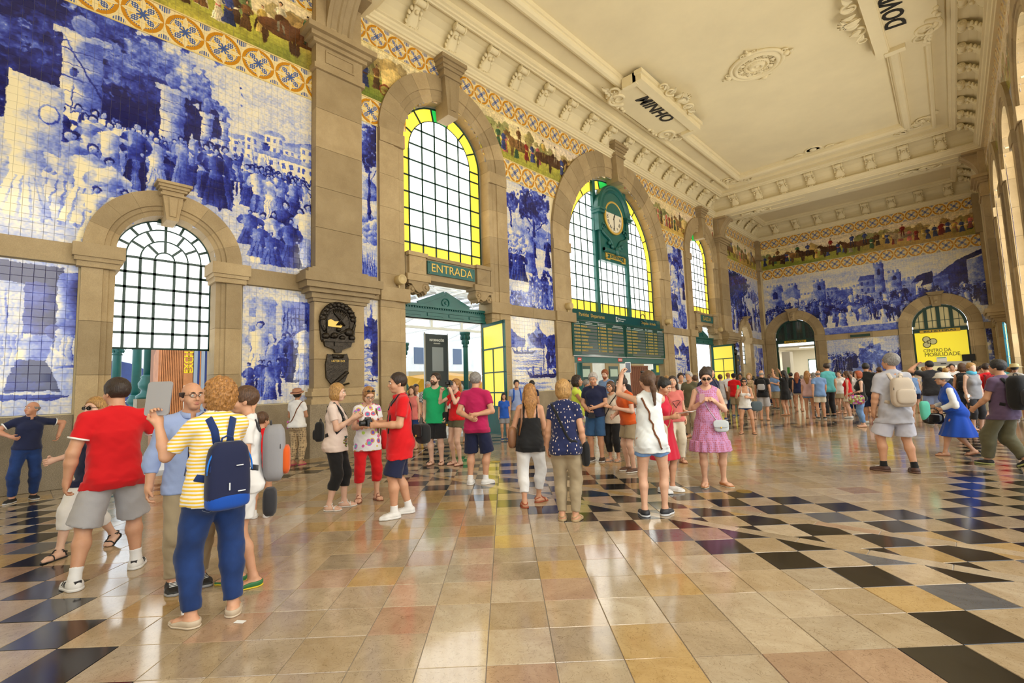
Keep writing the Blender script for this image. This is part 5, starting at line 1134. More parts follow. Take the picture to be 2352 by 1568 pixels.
def column(x, y, ped, h, r, lab):
    t = thing('cast_iron_column', lab, 'column', (x, y, 0)); b = MB(); b.box((-r*1.7, -r*1.7, 0), (r*1.7, r*1.7, ped)); b.build('plinth', PLINTH, t)
    b = MB(); b.lathe([(r*1.7, ped), (r*1.7, ped+.08), (r*1.1, ped+.16), (r*.95, ped+.24), (r*1.35, ped+.30), (r*1.45, ped+.42), (r*1.05, ped+.55), (r*1.15, ped+.60), (r*.8, ped+.66)], (0, 0, 0), 18); b.build('base', GREEN, t, True)
    b = MB(); b.lathe([(r*.8, ped+.66), (r*.72, h-.5), (r*.72, h-.45)], (0, 0, 0), 18); b.build('shaft', GREEN, t, True)
    b = MB(); b.lathe([(r*.9, h-.5), (r*.75, h-.42), (r*1.1, h-.25), (r*1.0, h-.2), (r*1.6, h-.02), (r*1.7, h), (r*1.7, h+.06)], (0, 0, 0), 18)
    for k in range(8): a = 2*PI*k/8; b.ball((r*1.25*math.cos(a), r*1.25*math.sin(a), h-.14), (r*.3, r*.3, .1), 6, 5); b.ball((r*.95*math.cos(a), r*.95*math.sin(a), h-.32), (r*.25, r*.25, .08), 6, 5)
    b.build('capital', GREEN, t, True)
column(-16.5, 2.58, 1.5, 5.0, .17, 'green cast iron column on a stone plinth, nearest through the side doorway'); column(-26, 3.62, 1.0, 4.1, .22, 'second green cast iron column behind the nearest one, side doorway'); column(-27.5, 3.12, 1.0, 3.95, .22, 'third green cast iron column through the side doorway'); column(-30, 2.78, 1.0, 3.95, .24, 'fourth green cast iron column through the side doorway')
column(-15.5, 10.15, 1.2, 3.2, .13, 'green column with a leafy capital seen through the entrance portal'); column(-15.2, 20.9, 0, 5.0, .2, 'green iron column seen under the departure board'); column(-13.6, 11.6, .8, 3.5, .12, 'green column with leafy capital behind the yellow door leaf')
WOOD = mat('orange_wood', (.62, .25, .10), .5, var=.2, vscale=4); KB = mat('kiosk_blue', (.02, .05, .25), .4); KG = mat('kiosk_grey', (.36, .44, .62), .4); YTX = mat('yellow_letters', (.95, .78, .02), .5)
ks = thing('exchange_kiosk', 'tall kiosk clad in orange wooden slats with yellow exchange lettering', 'kiosk', (-14.2, 2.4, 0)); b = MB(); b.box((-1.4, .06, 0), (-.04, 1.6, 3.3)); b.build('body', mat('kiosk_inner', (.30, .12, .05), .7), ks)
for i in range(13):
    b = MB(); y = .03+i*.036; b.box((-.03, y, 0), (.02+.006*(i % 2), y+.024, 2.85)); b.build('slat', WOOD, ks)
for i in range(10):
    b = MB(); x = -.05-i*.06; b.box((x-.04, .0, 0), (x, .05, 2.85-.03*i)); b.build('slat', WOOD, ks)
b = MB(); b.box((-.05, .50, 0), (.03, .70, 3.2)); b.build('lettered_panel', WOOD, ks)
lettering('EXCHANGE', .155, frame((.034, .57, 2.66), (0, 0, 1), (0, -1, 0), (1, 0, 0)), YTX, ks, .004, width=1.12, bold=.004)
lettering('EXCHANGE', .155, frame((.034, .655, 2.66), (0, 0, 1), (0, -1, 0), (1, 0, 0)), YTX, ks, .004, width=1.1, bold=.004)
for i, (y, wd, m) in enumerate(((.72, .08, KG), (.80, .045, KB), (.85, .025, WOOD), (.88, .08, KG), (.965, .04, KB), (1.01, .025, WOOD), (1.04, .1, KG), (1.15, .4, KB))):
    b = MB(); b.box((-.05, y, 0), (.02, y+wd, 3.2)); b.build('stripe_panel', m, ks)
b = MB(); b.box((.03, .51, 1.2), (.04, .69, 1.8)); b.build('poster', WHITE, ks); b = MB(); b.box((.04, .54, 1.5), (.045, .64, 1.72)); b.build('poster_patch', YTX, ks); b = MB(); b.box((.04, .53, 1.26), (.045, .62, 1.45)); b.build('poster_patch', KB, ks)
ip = thing('information_panel', 'dark grey freestanding panel headed informações seen through the entrance portal', 'panel', (-14.2, 10.72, 0)); b = MB(); b.box((-.1, -.5, .2), (0, .5, 3.5)); b.build('panel', mat('panel_grey', (.05, .06, .07), .3), ip)
b = MB(); b.box((-.02, -.56, 0), (.02, -.5, 3.55)); b.box((-.02, .5, 0), (.02, .53, 3.55)); b.build('frame', STEEL, ip); b = MB(); b.box((0, -.2, 2.14), (.012, .3, 3.02)); b.build('screen', mat('screen_grey', (.28, .31, .34), .15), ip)
lettering('INFORMAÇÕES', .12, frame((.008, .02, 3.27), (0, 1, 0), (0, 0, 1), (1, 0, 0)), WHITE, ip, .003, width=.66, bold=.002); lettering('information', .07, frame((.008, .02, 3.16), (0, 1, 0), (0, 0, 1), (1, 0, 0)), WHITE, ip, .003, width=.3)
TY = mat('train_yellow', (.78, .40, .02), .3)
tr = thing('yellow_train', 'front of a yellow train standing at the platform', 'train', (-17.2, 12.6, 0)); b = MB()
rg = []
for x, k in ((1.6, .0), (1.5, .5), (1.1, .9), (.3, 1), (-16, 1)): rg.append([(x, -2.2*(.7+.3*k), .0), (x, 2.2*(.7+.3*k), 0), (x, 2.3*(.7+.3*k), 1.4), (x, 1.9*(.6+.4*k), 1.75+.3*k), (x, 0, 1.85+.36*k), (x, -1.9*(.6+.4*k), 1.75+.3*k), (x, -2.3*(.7+.3*k), 1.4)])
b.loft(rg); b.build('body', TY, tr, False); b = MB(); b.box((1.1, -.2, 1.2), (1.64, 1.25, 1.78)); b.build('windscreen', mat('train_glass', (.05, .07, .09), .05), tr)
b = MB(); b.box((-14, -1.7, 1.95), (.9, 1.7, 2.22)); b.build('roof', mat('train_roof', (.6, .62, .62), .5), tr)
b = MB(); b.box((1.3, -1.4, .9), (1.66, -.9, 1.3)); b.build('blue_panel', KB, tr); b = MB(); b.box((1.35, 1.25, .95), (1.68, 1.45, 1.1)); b.build('headlamp', LIT, tr)
# train shed: iron frames, purlins and corrugated roof
sh = struct('roof_shed'); b = MB()
for i in range(60): b.box((-15.6-.0, -14+i*1.25, 6.9), (-30, -13.4+i*1.25, 6.98))
b.build('corrugated_sheet', mat('roof_sheet', (.55, .56, .56), .6), sh)
for y in (-6, 0, 6, 12, 18, 24, 30, 36):
    b = MB(); b.bar((-13, y, 5.3), (-22, y, 7.0), .12, .2); b.bar((-22, y, 7.0), (-31, y, 5.3), .12, .2); b.bar((-13, y, 5.2), (-31, y, 5.2), .08)
    for k in range(6): b.bar((-14-1.5*k, y, 5.2), (-14.7-1.5*k, y, 5.6+.26*k), .06)
    b.build('roof_truss', ROOFW, sh)
for k in range(7):
    b = MB(); x = -14-1.3*k; b.box((x, -14, 5.62+.2*k), (x+.09, 60, 5.72+.2*k)); b.build('purlin', ROOFW, sh)
cf = thing('catenary_frame', 'pale steel gantry of two beams over the tracks beyond the entrance portal', 'gantry', (-15.9, 10, 0)); b = MB(); b.box((-.06, -4, 3.92), (.06, 8, 4.02)); b.build('beam', ROOFW, cf); b = MB(); b.box((-.06, -4, 4.3), (.06, 8, 4.38)); b.build('beam', ROOFW, cf)
for y in (-1.6, .1, 1.7, 3.3, 5): b = MB(); b.box((-.05, y, 3.9), (.05, y+.12, 4.4)); b.build('strut', ROOFW, cf)
for y in (-3.4, 6): b = MB(); b.box((-.1, y, 0), (.1, y+.2, 4.3)); b.build('post', ROOFW, cf)
bd = thing('station_building', 'white station building with dark windows across the tracks', 'building', (-34, 18, 0)); b = MB(); b.box((-3, -2, 0), (0, 12, 6.2)); b.build('walls', OUTW, bd)
for i in range(6):
    for j in range(2): b = MB(); b.box((0, -1+2.1*i, 1.2+2.4*j), (.04, 0+2.1*i, 2.6+2.4*j)); b.build('window', mat('far_window', (.12, .16, .24), .2), bd)
for y, n in ((12.3, 1), (16.5, 2)):
    b = MB()
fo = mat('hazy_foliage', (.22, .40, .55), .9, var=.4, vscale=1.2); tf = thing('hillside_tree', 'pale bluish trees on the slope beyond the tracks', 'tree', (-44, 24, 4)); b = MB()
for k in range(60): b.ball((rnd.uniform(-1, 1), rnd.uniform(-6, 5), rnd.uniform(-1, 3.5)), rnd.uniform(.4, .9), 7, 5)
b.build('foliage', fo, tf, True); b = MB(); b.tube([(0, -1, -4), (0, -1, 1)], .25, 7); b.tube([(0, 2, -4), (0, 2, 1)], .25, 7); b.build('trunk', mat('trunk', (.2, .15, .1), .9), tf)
# concourse walls beyond the clock arch and exit portal
cw = struct('wall_concourse'); b = MB(); b.box((-18.4, 21.0, 0), (-18, 40, 5)); b.build('wall', OUTW, cw)
for ya in (24.3, 27.6, 31):
    b = MB(); b.box((-18, ya, 0), (-17.9, ya+1.7, 3.0)); b.build('door_surround', STONE, cw); b = MB(); b.box((-17.9, ya+.3, 0), (-17.86, ya+1.4, 2.6)); b.build('door_panel', GREEN_D, cw); b = MB(); b.box((-17.86, ya+.4, 1.9), (-17.84, ya+1.3, 2.4)); b.build('fan_glass', mat('pale_glass', (.5, .6, .5), .1), cw)
lt = thing('wooden_lattice', 'red brown wooden slatted screen beyond the clock arch', 'screen', (-14.5, 25.8, 0)); b = MB(); b.box((-.05, -.9, 2.35), (.05, 1.1, 2.45)); b.box((-.05, -.9, 0), (.05, 1.1, .1)); b.build('rail', mat('red_wood', (.25, .08, .04), .5), lt)
for k in range(10): b = MB(); b.box((-.04, -.9+.21*k, .1), (.04, -.8+.21*k, 2.35)); b.build('slat', MATS['red_wood'], lt)
cs = thing('dark_sign', 'dark grey company sign lettered cp under the departure board', 'sign', (-14.6, 18.9, 0)); b = MB(); b.box((-.04, -.5, 1.3), (.04, .5, 2.3)); b.build('panel', mat('panel_grey', (.05, .06, .07), .3), cs); b = MB(); b.box((-.03, -.45, 0), (.03, -.4, 1.3)); b.box((-.03, .4, 0), (.03, .45, 1.3)); b.build('leg', STEEL, cs); lettering('cp', .2, frame((.05, .2, 2.1), (0, 1, 0), (0, 0, 1), (1, 0, 0)), WHITE, cs, .003, bold=.004)
# ---------------------------------------------------------------- near end wall behind the camera
wn_ = struct('wall_near'); b = MB()
for xa, xb, za, zb in ((XL-.5, -10.8, 0, 13.6), (-8.3, -2.8, 0, 13.6), (-.2, 2.4, 0, 13.6), (-10.8, -8.3, 5.2, 13.6), (-2.8, -.2, 5.2, 13.6)): b.box((xa, YN-.6, za), (xb, YN, zb))
b.build('masonry', PLASTER, wn_)
# ---------------------------------------------------------------- departure board under the clock arch
DB = mat('board_green', (.008, .07, .055), .18, coat=.3); BX = -.04
bd_ = thing('departure_board', 'wide dark green departure board with rows of yellow letters', 'board', P_left(19.4, 3.35, 0))
def lb(par, u0, u1, v0, v1, d0, d1, m, name):
    b = MB(); b.box((d0, u0-19.4, v0-3.35), (d1, u1-19.4, v1-3.35)); return b.build(name, m, par)
lb(bd_, 15.62, 23.25, 4.18, 4.60, -.3, -.02, mat('board_header', (.010, .075, .075), .15, coat=.4), 'header')
b = MB(); b.loft([[(-.3, u-19.4, .76), (.16, u-19.4, .76), (.16, u-19.4, .82), (-.02, u-19.4, .88), (-.3, u-19.4, .88)] for u in (15.5, 23.45)]); b.build('header_cornice', DB, bd_)
for u0, u1 in ((15.52, 19.56), (19.60, 23.4)):
    lb(bd_, u0, u1, 2.62, 4.16, -.3, .06, DB, 'cabinet')
    for a, q, c, d in ((u0, u1, 2.62, 2.66), (u0, u1, 4.12, 4.16), (u0, u0+.04, 2.66, 4.12), (u1-.04, u1, 2.66, 4.12)): lb(bd_, a, q, c, d, .06, .09, STEEL if c == 2.62 else DB, 'frame_strip')
beam = lb(bd_, 15.5, 23.3, 2.38, 2.62, -.35, .02, GREEN, 'door_beam')
SLOT = mat('flap_slot', (.085, .105, .10), .35); FLAP = mat('flap_yellow', (.75, .50, .015), .45); BHW = mat('board_white', (.75, .78, .76), .5)
hd_ = lambda t, u, v, sz, m, wd=None: lettering(t, sz, frame((.068, u-19.4, v-3.35), (0, 1, 0), (0, 0, 1), (1, 0, 0)), m, bd_, .002, width=wd)
hd_('Partidas  Departures', 17.1, 4.39, .22, GOLD, 1.9).location.x = -.082; hd_('Chegadas  Arrivals', 22.0, 4.39, .2, GOLD, 1.5).location.x = -.082
lb(bd_, 19.0, 19.18, 4.27, 4.5, -.03, -.012, BHW, 'logo_plate'); lb(bd_, 19.05, 19.09, 4.3, 4.47, -.014, -.008, DB, 'logo_bar'); lb(bd_, 19.1, 19.15, 4.36, 4.5, -.014, -.008, DB, 'logo_bar')
hd_('infraestruturas', 19.52, 4.43, .1, BHW, .6).location.x = -.082; hd_('de Portugal', 19.45, 4.33, .08, BHW, .4).location.x = -.082
DEST = ['BRAGA', 'AVEIRO', 'GUIMARAES', 'PENAFIEL', 'CAIDE', 'MARCO', 'OVAR', 'AVEIRO']; HR = ['11H45', '11H50', '12H00', '12H20', '12H30', '12H45', '12H50', '13H05']
for side, (u0, cols) in enumerate(((15.52, ((.16, .62), (.70, 2.15), (2.20, 2.33), (2.38, 3.02), (3.06, 3.40), (3.46, 3.96))), (19.60, ((.12, .55), (.62, 1.85), (1.90, 2.04), (2.10, 2.66), (2.72, 3.06), (3.12, 3.72))))):
    if side == 0: cols = ((.14, .56), (.62, 1.78), (1.84, 1.98), (2.02, 2.5), (2.6, 2.93), (2.98, 3.9))
    for h, (a, q) in zip(('hora', 'destino' if side == 0 else 'proveniencia', 'linha', 'comboio', '', 'observações'), cols):
        if h: hd_(h, u0+(a+q)/2, 4.04, .09, BHW, min(q-a, .07*len(h))); lb(bd_, u0+a, u0+q, 3.965, 3.98, .06, .066, BHW, 'rule_line')
    for r in range(8):
        v = 3.87-r*.143
        for ci, (a, q) in enumerate(cols):
            lb(bd_, u0+a, u0+q, v-.05, v+.05, .06, .065, SLOT, 'flap_row')
        for ci, tx in enumerate((HR[r], DEST[(r*3+side) % 8], '%d' % (1+r % 5), 'SUBURB', '%d' % (15700+37*r+side*11), 'COMBOIO DE FRENTE' if side == 0 and r in (1, 5) else '')):
            if tx: a, q = cols[ci]; wd = min((q-a)*.95, .085*len(tx)); hd_(tx, u0+a+.01+wd/2, v, .10, FLAP, wd)
    lb(bd_, u0+.6, u0+3.4, 2.72, 2.80, .06, .065, SLOT, 'flap_row')
RED = mat('red_label', (.7, .03, .02), .4)
for u, wd, v in ((16.0, .25, 2.5), (19.1, .35, 2.52)): lb(bd_, u-wd/2, u+wd/2, v-.07, v+.07, .02, .03, RED, 'red_label'); lb(bd_, u-wd/2+.04, u+wd/2-.04, v-.02, v+.02, .03, .033, BHW, 'label_line')
gp = thing('green_post', 'green iron post with a yellow and a red notice right of the board', 'post', P_left(22.85, 0, -.2)); b = MB(); b.box((-.1, -.32, 0), (.1, .22, 2.1)); b.box((-.08, -.1, 2.1), (.08, .22, 2.38)); b.build('post', GREEN, gp); b = MB(); b.box((.1, -.14, 1.95), (.11, .12, 2.3)); b.build('yellow_notice', mat('notice_yellow', (.85, .8, .03), .5), gp); b = MB(); b.box((.1, -.18, 1.62), (.11, .16, 1.8)); b.build('red_notice', RED, gp)
lp_ = thing('goose_neck_lamp', 'small curved green lamp standing on top of the departure board', 'lamp', P_left(21.05, 4.2, .1)); b = MB(); pts = [(0, 0, 0), (0, 0, .35)]+[(0, .22-.22*math.cos(PI*t/10), .35+.24*math.sin(PI*t/10)) for t in range(11)]+[(0, .44, .3)]; b.tube(pts, .02, 7); b.build('neck', GREEN_D, lp_, True); b = MB(); b.lathe([(.03, .08), (.05, .06), (.10, -.02), (.09, -.02), (.02, .02)], (0, .44, .24), 14); b.build('shade', GREEN, lp_, True)
def horn(u, v, lab):
    t = thing('loudspeaker', lab, 'loudspeaker', P_left(u, v, .05)); BE = mat('beige_plastic', (.55, .42, .2), .5); b = MB(); b.lathe([(.12, -.18), (.14, -.16), (.14, .14), (.12, .16), (.10, .13), (.02, .13)], (.14, 0, .16), 20, 'x'); b.build('body', BE, t, True); b = MB(); b.box((.06, -.02, -.06), (.12, .02, .04)); b.build('bracket', BE, t)
horn(7.42, 4.43, 'round beige loudspeaker left of the entrance name plate'); horn(15.2, 4.43, 'round beige loudspeaker at the left end of the departure board'); horn(23.75, 4.43, 'round beige loudspeaker at the right end of the departure board'); horn(30.8, 4.43, 'beige loudspeaker right of the exit name plate')
# ---------------------------------------------------------------- clock
ck = thing('station_clock', 'large green station clock with roman numerals above a porto plaque', 'clock', P_left(19.3, 9.2, -.2)); b = MB()
b.prism([(-1.15, -2.15), (1.2, -2.15), (1.2, .2), (-1.15, .2)], lambda a, q, d: (d, a, q), -.12, .12); b.prism([(1.02*math.cos(PI*i/20), .2+1.02*math.sin(PI*i/20)) for i in range(21)], lambda a, q, d: (d, a, q), -.12, .2); b.build('case', GREEN, ck)
b = MB(); rr = []
for i in range(25):
    a = PI*i/24; rr.append([(d, r*math.cos(a), .2+r*math.sin(a)) for r, d in ((1.0, -.15), (1.32, -.15), (1.36, .2), (1.30, .3), (1.24, .3), (1.2, .24), (1.12, .24), (1.06, .3), (.98, .22))])
b.loft(rr); b.build('arched_hood', GREEN, ck)
for sg in (-1, 1):
    b = MB(); b.box((-.15, sg*1.18-.22, .0), (.3, sg*1.18+.22, .12)); b.box((-.15, sg*1.18-.26, .12), (.36, sg*1.18+.26, .2)); b.box((-.12, sg*1.18-.13, -.8), (.18, sg*1.18+.13, .0)); b.build('hood_bracket', GREEN, ck)
    b = MB(); pts = [(.16, sg*(1.05-.1*t+.06*math.sin(t*.8)), -.75-.07*t-.02*math.sin(t)) for t in range(10)]; b.tube(pts, [.05+.035*math.sin(t*.35) for t in range(10)], 8); b.ball((.2, sg*.3, -1.42), (.08, .14, .12), 10, 7); b.ball((.2, sg*.55, -1.3), (.07, .12, .1), 10, 7); scrollpts = [(.18, sg*(.95-.2*math.cos(t*.5)*(1-t/16)), -.6+.2*math.sin(t*.5)*(1-t/16)) for t in range(15)]; b.tube(scrollpts, .04, 7); b.build('garland', GREEN, ck, True)
b = MB(); b.box((-.12, -1.0, -1.72), (.26, 1.0, -1.58)); b.lathe([(.1, -1.0), (.12, -.95), (.12, .95), (.1, 1.0)], (.16, 0, -1.66), 12, 'y'); b.ball((.26, 0, -1.62), (.1, .18, .22), 10, 8); b.build('shelf', GREEN, ck)
b = MB(); b.lathe([(.74, .1), (.80, .12), (.80, .2), (.74, .23), (.70, .20), (.69, .14)], (0, 0, 0), 48, 'x'); b.build('gilt_ring', GOLD, ck, True)
b = MB(); b.lathe([(.70, .14), (.70, .165), (.002, .165)], (0, 0, 0), 48, 'x'); b.build('dial', mat('dial_cream', (.80, .74, .58), .4), ck)
for i, nme in enumerate(['XII', 'I', 'II', 'III', 'IIII', 'V', 'VI', 'VII', 'VIII', 'IX', 'X', 'XI']):
    a = PI/2-i*PI/6; dx, dz = math.cos(a), math.sin(a); lettering(nme, .19, frame((.168, .53*dx, .53*dz), (0, dz, -dx), (0, dx, dz), (1, 0, 0)), BLACK, ck, .002, bold=.004)
b = MB()
for i in range(60): a = 2*PI*i/60; b.bar((.169, .655*math.cos(a), .655*math.sin(a)), (.169, .675*math.cos(a), .675*math.sin(a)), .012, .006, (1, 0, 0))
b.build('minute_marks', BLACK, ck)
for L, wd, an in ((.34, .05, math.radians(90-27)), (.54, .034, math.radians(-92))):
    b = MB(); c_, s_ = math.cos(an), math.sin(an); b.bar((.178, -c_*.1, -s_*.1), (.178, c_*L, s_*L), wd, .008, (1, 0, 0)); b.ball((.178, c_*L*.72, s_*L*.72), (.006, wd, wd), 8, 6); b.build('hand', BLACK, ck)
b = MB()
for sg in (-1, 1): b.box((.13, sg*.78-.06, -2.0), (.18, sg*.78+.06, -1.74)); 
b.box((.13, -.82, -1.80), (.18, .84, -1.74)); b.box((.13, -.82, -2.08), (.18, -.5, -2.02)); b.box((.13, -.5, -2.02), (.18, .5, -1.97)); b.box((.13, .5, -2.08), (.18, .84, -2.02)); b.build('plaque_frame', GOLD, ck)
lettering('PORTO', .2, frame((.135, 0, -1.885), (0, 1, 0), (0, 0, 1), (1, 0, 0)), GOLD, ck, .004, width=.92)
b = MB(); b.ball((.135, -.62, -1.88), (.01, .03, .03), 8, 6); b.ball((.135, .62, -1.88), (.01, .03, .03), 8, 6); b.build('plaque_dot', GOLD, ck)
# ---------------------------------------------------------------- bronze plaques on the pilaster
pq = thing('bronze_plaque', 'round topped dark bronze memorial plaque with a wreath, upper one on the pilaster', 'plaque', P_left(5.52, 3.1, .29)); b = MB()
out = [(-.42, -.32), (.42, -.32), (.47, .15)]+[(.46*math.cos(a), .17+.46*math.sin(a)) for a in [PI*i/16 for i in range(17)]]+[(-.47, .15)]
b.prism(out, lambda a, q, d: (d, a, q), 0, .07); b.build('back', BRONZE, pq)
b = MB(); pts = [(.08, .44*math.cos(PI*i/18), .17+.44*math.sin(PI*i/18)) for i in range(-4, 23)]; b.tube(pts, .035, 7); pts = [(.08, .30*math.cos(PI*i/18), .15+.32*math.sin(PI*i/18)) for i in range(19)]; b.tube([(.08, .30, -.28)]+pts+[(.08, -.30, -.28)], .016, 6); b.build('rim', BRONZE, pq, True)
for i in range(11):
    a = PI*(i+.5)/11; b = MB(); b.ball((.09, .39*math.cos(a), .17+.4*math.sin(a)), (.04, .07, .065), 9, 6); b.ball((.11, .43*math.cos(a+.12), .17+.44*math.sin(a+.12)), (.035, .05, .03), 7, 5); b.build('shield', BRONZE, pq, True)
b = MB()
for k in range(9): a = .4+.22*k; b.tube([(.08, .05+.03*k-.12, .05), (.1, .18*math.cos(a), .25+.16*math.sin(a)*.8), (.09, .26*math.cos(a), .24+.26*math.sin(a))], [.02, .022, .004], 6)
for y, z, r in ((.28, -.1, .13), (-.1, -.2, .1), (.1, -.25, .08), (-.32, -.22, .1), (.36, -.24, .09), (.0, -.05, .07)): b.ball((.08, y, z), (.07, r, r*.8), 9, 7)
b.bar((.12, -.2, -.25), (.1, .3, -.02), .05); b.build('relief', BRONZE, pq, True)
b = MB(); b.prism([(-.27, .02), (.06, .0), (.1, .06), (.04, .16), (-.1, .15), (-.2, .2), (-.27, .16)], lambda a, q, d: (d, a, q), .07, .095); b.build('gilt_tablet', GOLD, pq)
b = MB(); b.box((0, -.40, -.36), (.14, .40, -.30)); b.prism([(-.36, -.36), (.36, -.36), (.33, -.47), (.1, -.55), (.08, -.62), (-.08, -.62), (-.1, -.55), (-.33, -.47)], lambda a, q, d: (d, a, q), 0, .09); b.box((0, -.11, -.46), (.12, .11, -.37)); b.build('bracket', BRONZE, pq)
pq2 = thing('bronze_plaque', 'shield shaped bronze inscription plaque, lower one on the pilaster', 'plaque', P_left(5.52, 2.08, .29)); b = MB(); b.prism([(-.26, .36), (.02, .34), (.24, .38), (.28, .25), (.27, -.1), (.18, -.32), (.02, -.42), (-.18, -.36), (-.29, -.22), (-.31, .1)], lambda a, q, d: (d, a, q), 0, .06); b.build('shield', BRONZE, pq2)
b = MB(); b.prism([(-.12, .26), (.12, .26), (.16, .36), (-.16, .36)], lambda a, q, d: (d, a, q), .06, .09); b.ball((.08, 0, .30), (.03, .05, .05), 9, 7); b.build('crest', BRONZE, pq2, True)
for k in range(9): b = MB(); b.box((.06, -.2, .12-.035*k), (.066, .2, .133-.035*k)); b.build('inscription_line', BRONZE, pq2)
b = MB()
for k in range(10): b.ball((.08, .22-.035*k+.0, -.1-.028*k), (.035, .06, .04), 7, 5)
b.tube([(.08, -.2, -.36), (.1, 0, -.42), (.08, .28, -.36)], .025, 6); b.build('laurel', BRONZE, pq2, True)
lettering('LISTER DO', .07, frame((.07, 0, .19), (0, 1, 0), (0, 0, 1), (1, 0, 0)), GOLD, pq2, .002, width=.34)
# bronze figure in the far bay
bf = thing('bronze_bust', 'dark bronze bust on a tall dark pedestal in the far corner bay', 'bust', P_left(32.3, 1.35, .42)); b = MB(); b.box((-.14, -.22, 0), (.2, .22, 1.15)); b.box((-.18, -.3, 1.0), (.24, .3, 1.65)); b.build('pedestal', BLACK, bf); b = MB(); b.loft([[(.05+r*.7*math.cos(a), r*math.sin(a), z) for a in [2*PI*i/14 for i in range(14)]] for r, z in ((.16, 1.65), (.24, 1.78), (.27, 1.9), (.2, 2.0), (.08, 2.05), (.08, 2.12))]); b.ball((.06, -.02, 2.25), (.11, .1, .15), 12, 9); b.build('bust', BRONZE, bf, True)
lettering('AMA', .16, frame((.245, 0, 1.3), (0, 1, 0), (0, 0, 1), (1, 0, 0)), GOLD, bf, .003, width=.3)
# litter and the brass floor plate
pp = thing('paper_scrap', 'small white scrap of paper on the marble floor', 'paper', tuple(to_floor(551, 1428)), .6); b = MB(); b.box((-.035, -.018, .001), (.035, .018, .003)); b.build('scrap', WHITE, pp)
br = thing('floor_plate', 'small round brass plate let into the floor by the checker band', 'floor plate', tuple(to_floor(1709, 1128))); b = MB(); b.lathe([(.10, 0), (.10, .003), (.002, .004)], (0, 0, 0), 24); b.build('disc', mat('brass', (.55, .36, .06), .3, .9), br)
br = thing('floor_plate', 'pale round floor plate left of the woman in white trousers', 'floor plate', tuple(to_floor(1139, 1060))); b = MB(); b.lathe([(.10, 0), (.10, .003), (.002, .004)], (0, 0, 0), 24); b.build('disc', mat('brass', (.55, .36, .06), .3, .9), br)
# ---------------------------------------------------------------- people: smooth bodies meshed from rounded limbs
A3 = lambda *p: np.array(p, np.float32)
def unit(v): v = np.array(v, np.float32); return v/(np.linalg.norm(v)+1e-9)
def smin(a, b, k):
    h = np.clip(.5+.5*(b-a)/k, 0, 1); return b*(1-h)+a*h-k*h*(1-h)
def sd_cone(P, a, b, ra, rb):
    ba = b-a; L2 = float(ba@ba)+1e-12; h = np.clip(((P-a)@ba)/L2, 0, 1); q = P-a-h[:, None]*ba
    return np.sqrt((q*q).sum(1))-(ra+(rb-ra)*h)
def sd_ell(P, c, r, R=None):
    q = P-c
    if R is not None: q = q@R
    k0 = np.sqrt(((q/r)**2).sum(1)); k1 = np.sqrt(((q/(r*r))**2).sum(1))+1e-9; return k0*(k0-1)/k1
def axis_pts(lo, hi, h, fine):
    x = [lo]
    while x[-1] < hi:
        s = h
        for a, b, hf in fine:
            if a <= x[-1] <= b: s = min(s, hf)
        x.append(x[-1]+s)
    while (len(x)-1) % 4: x.append(x[-1]+h)
    return np.array(x, np.float32)
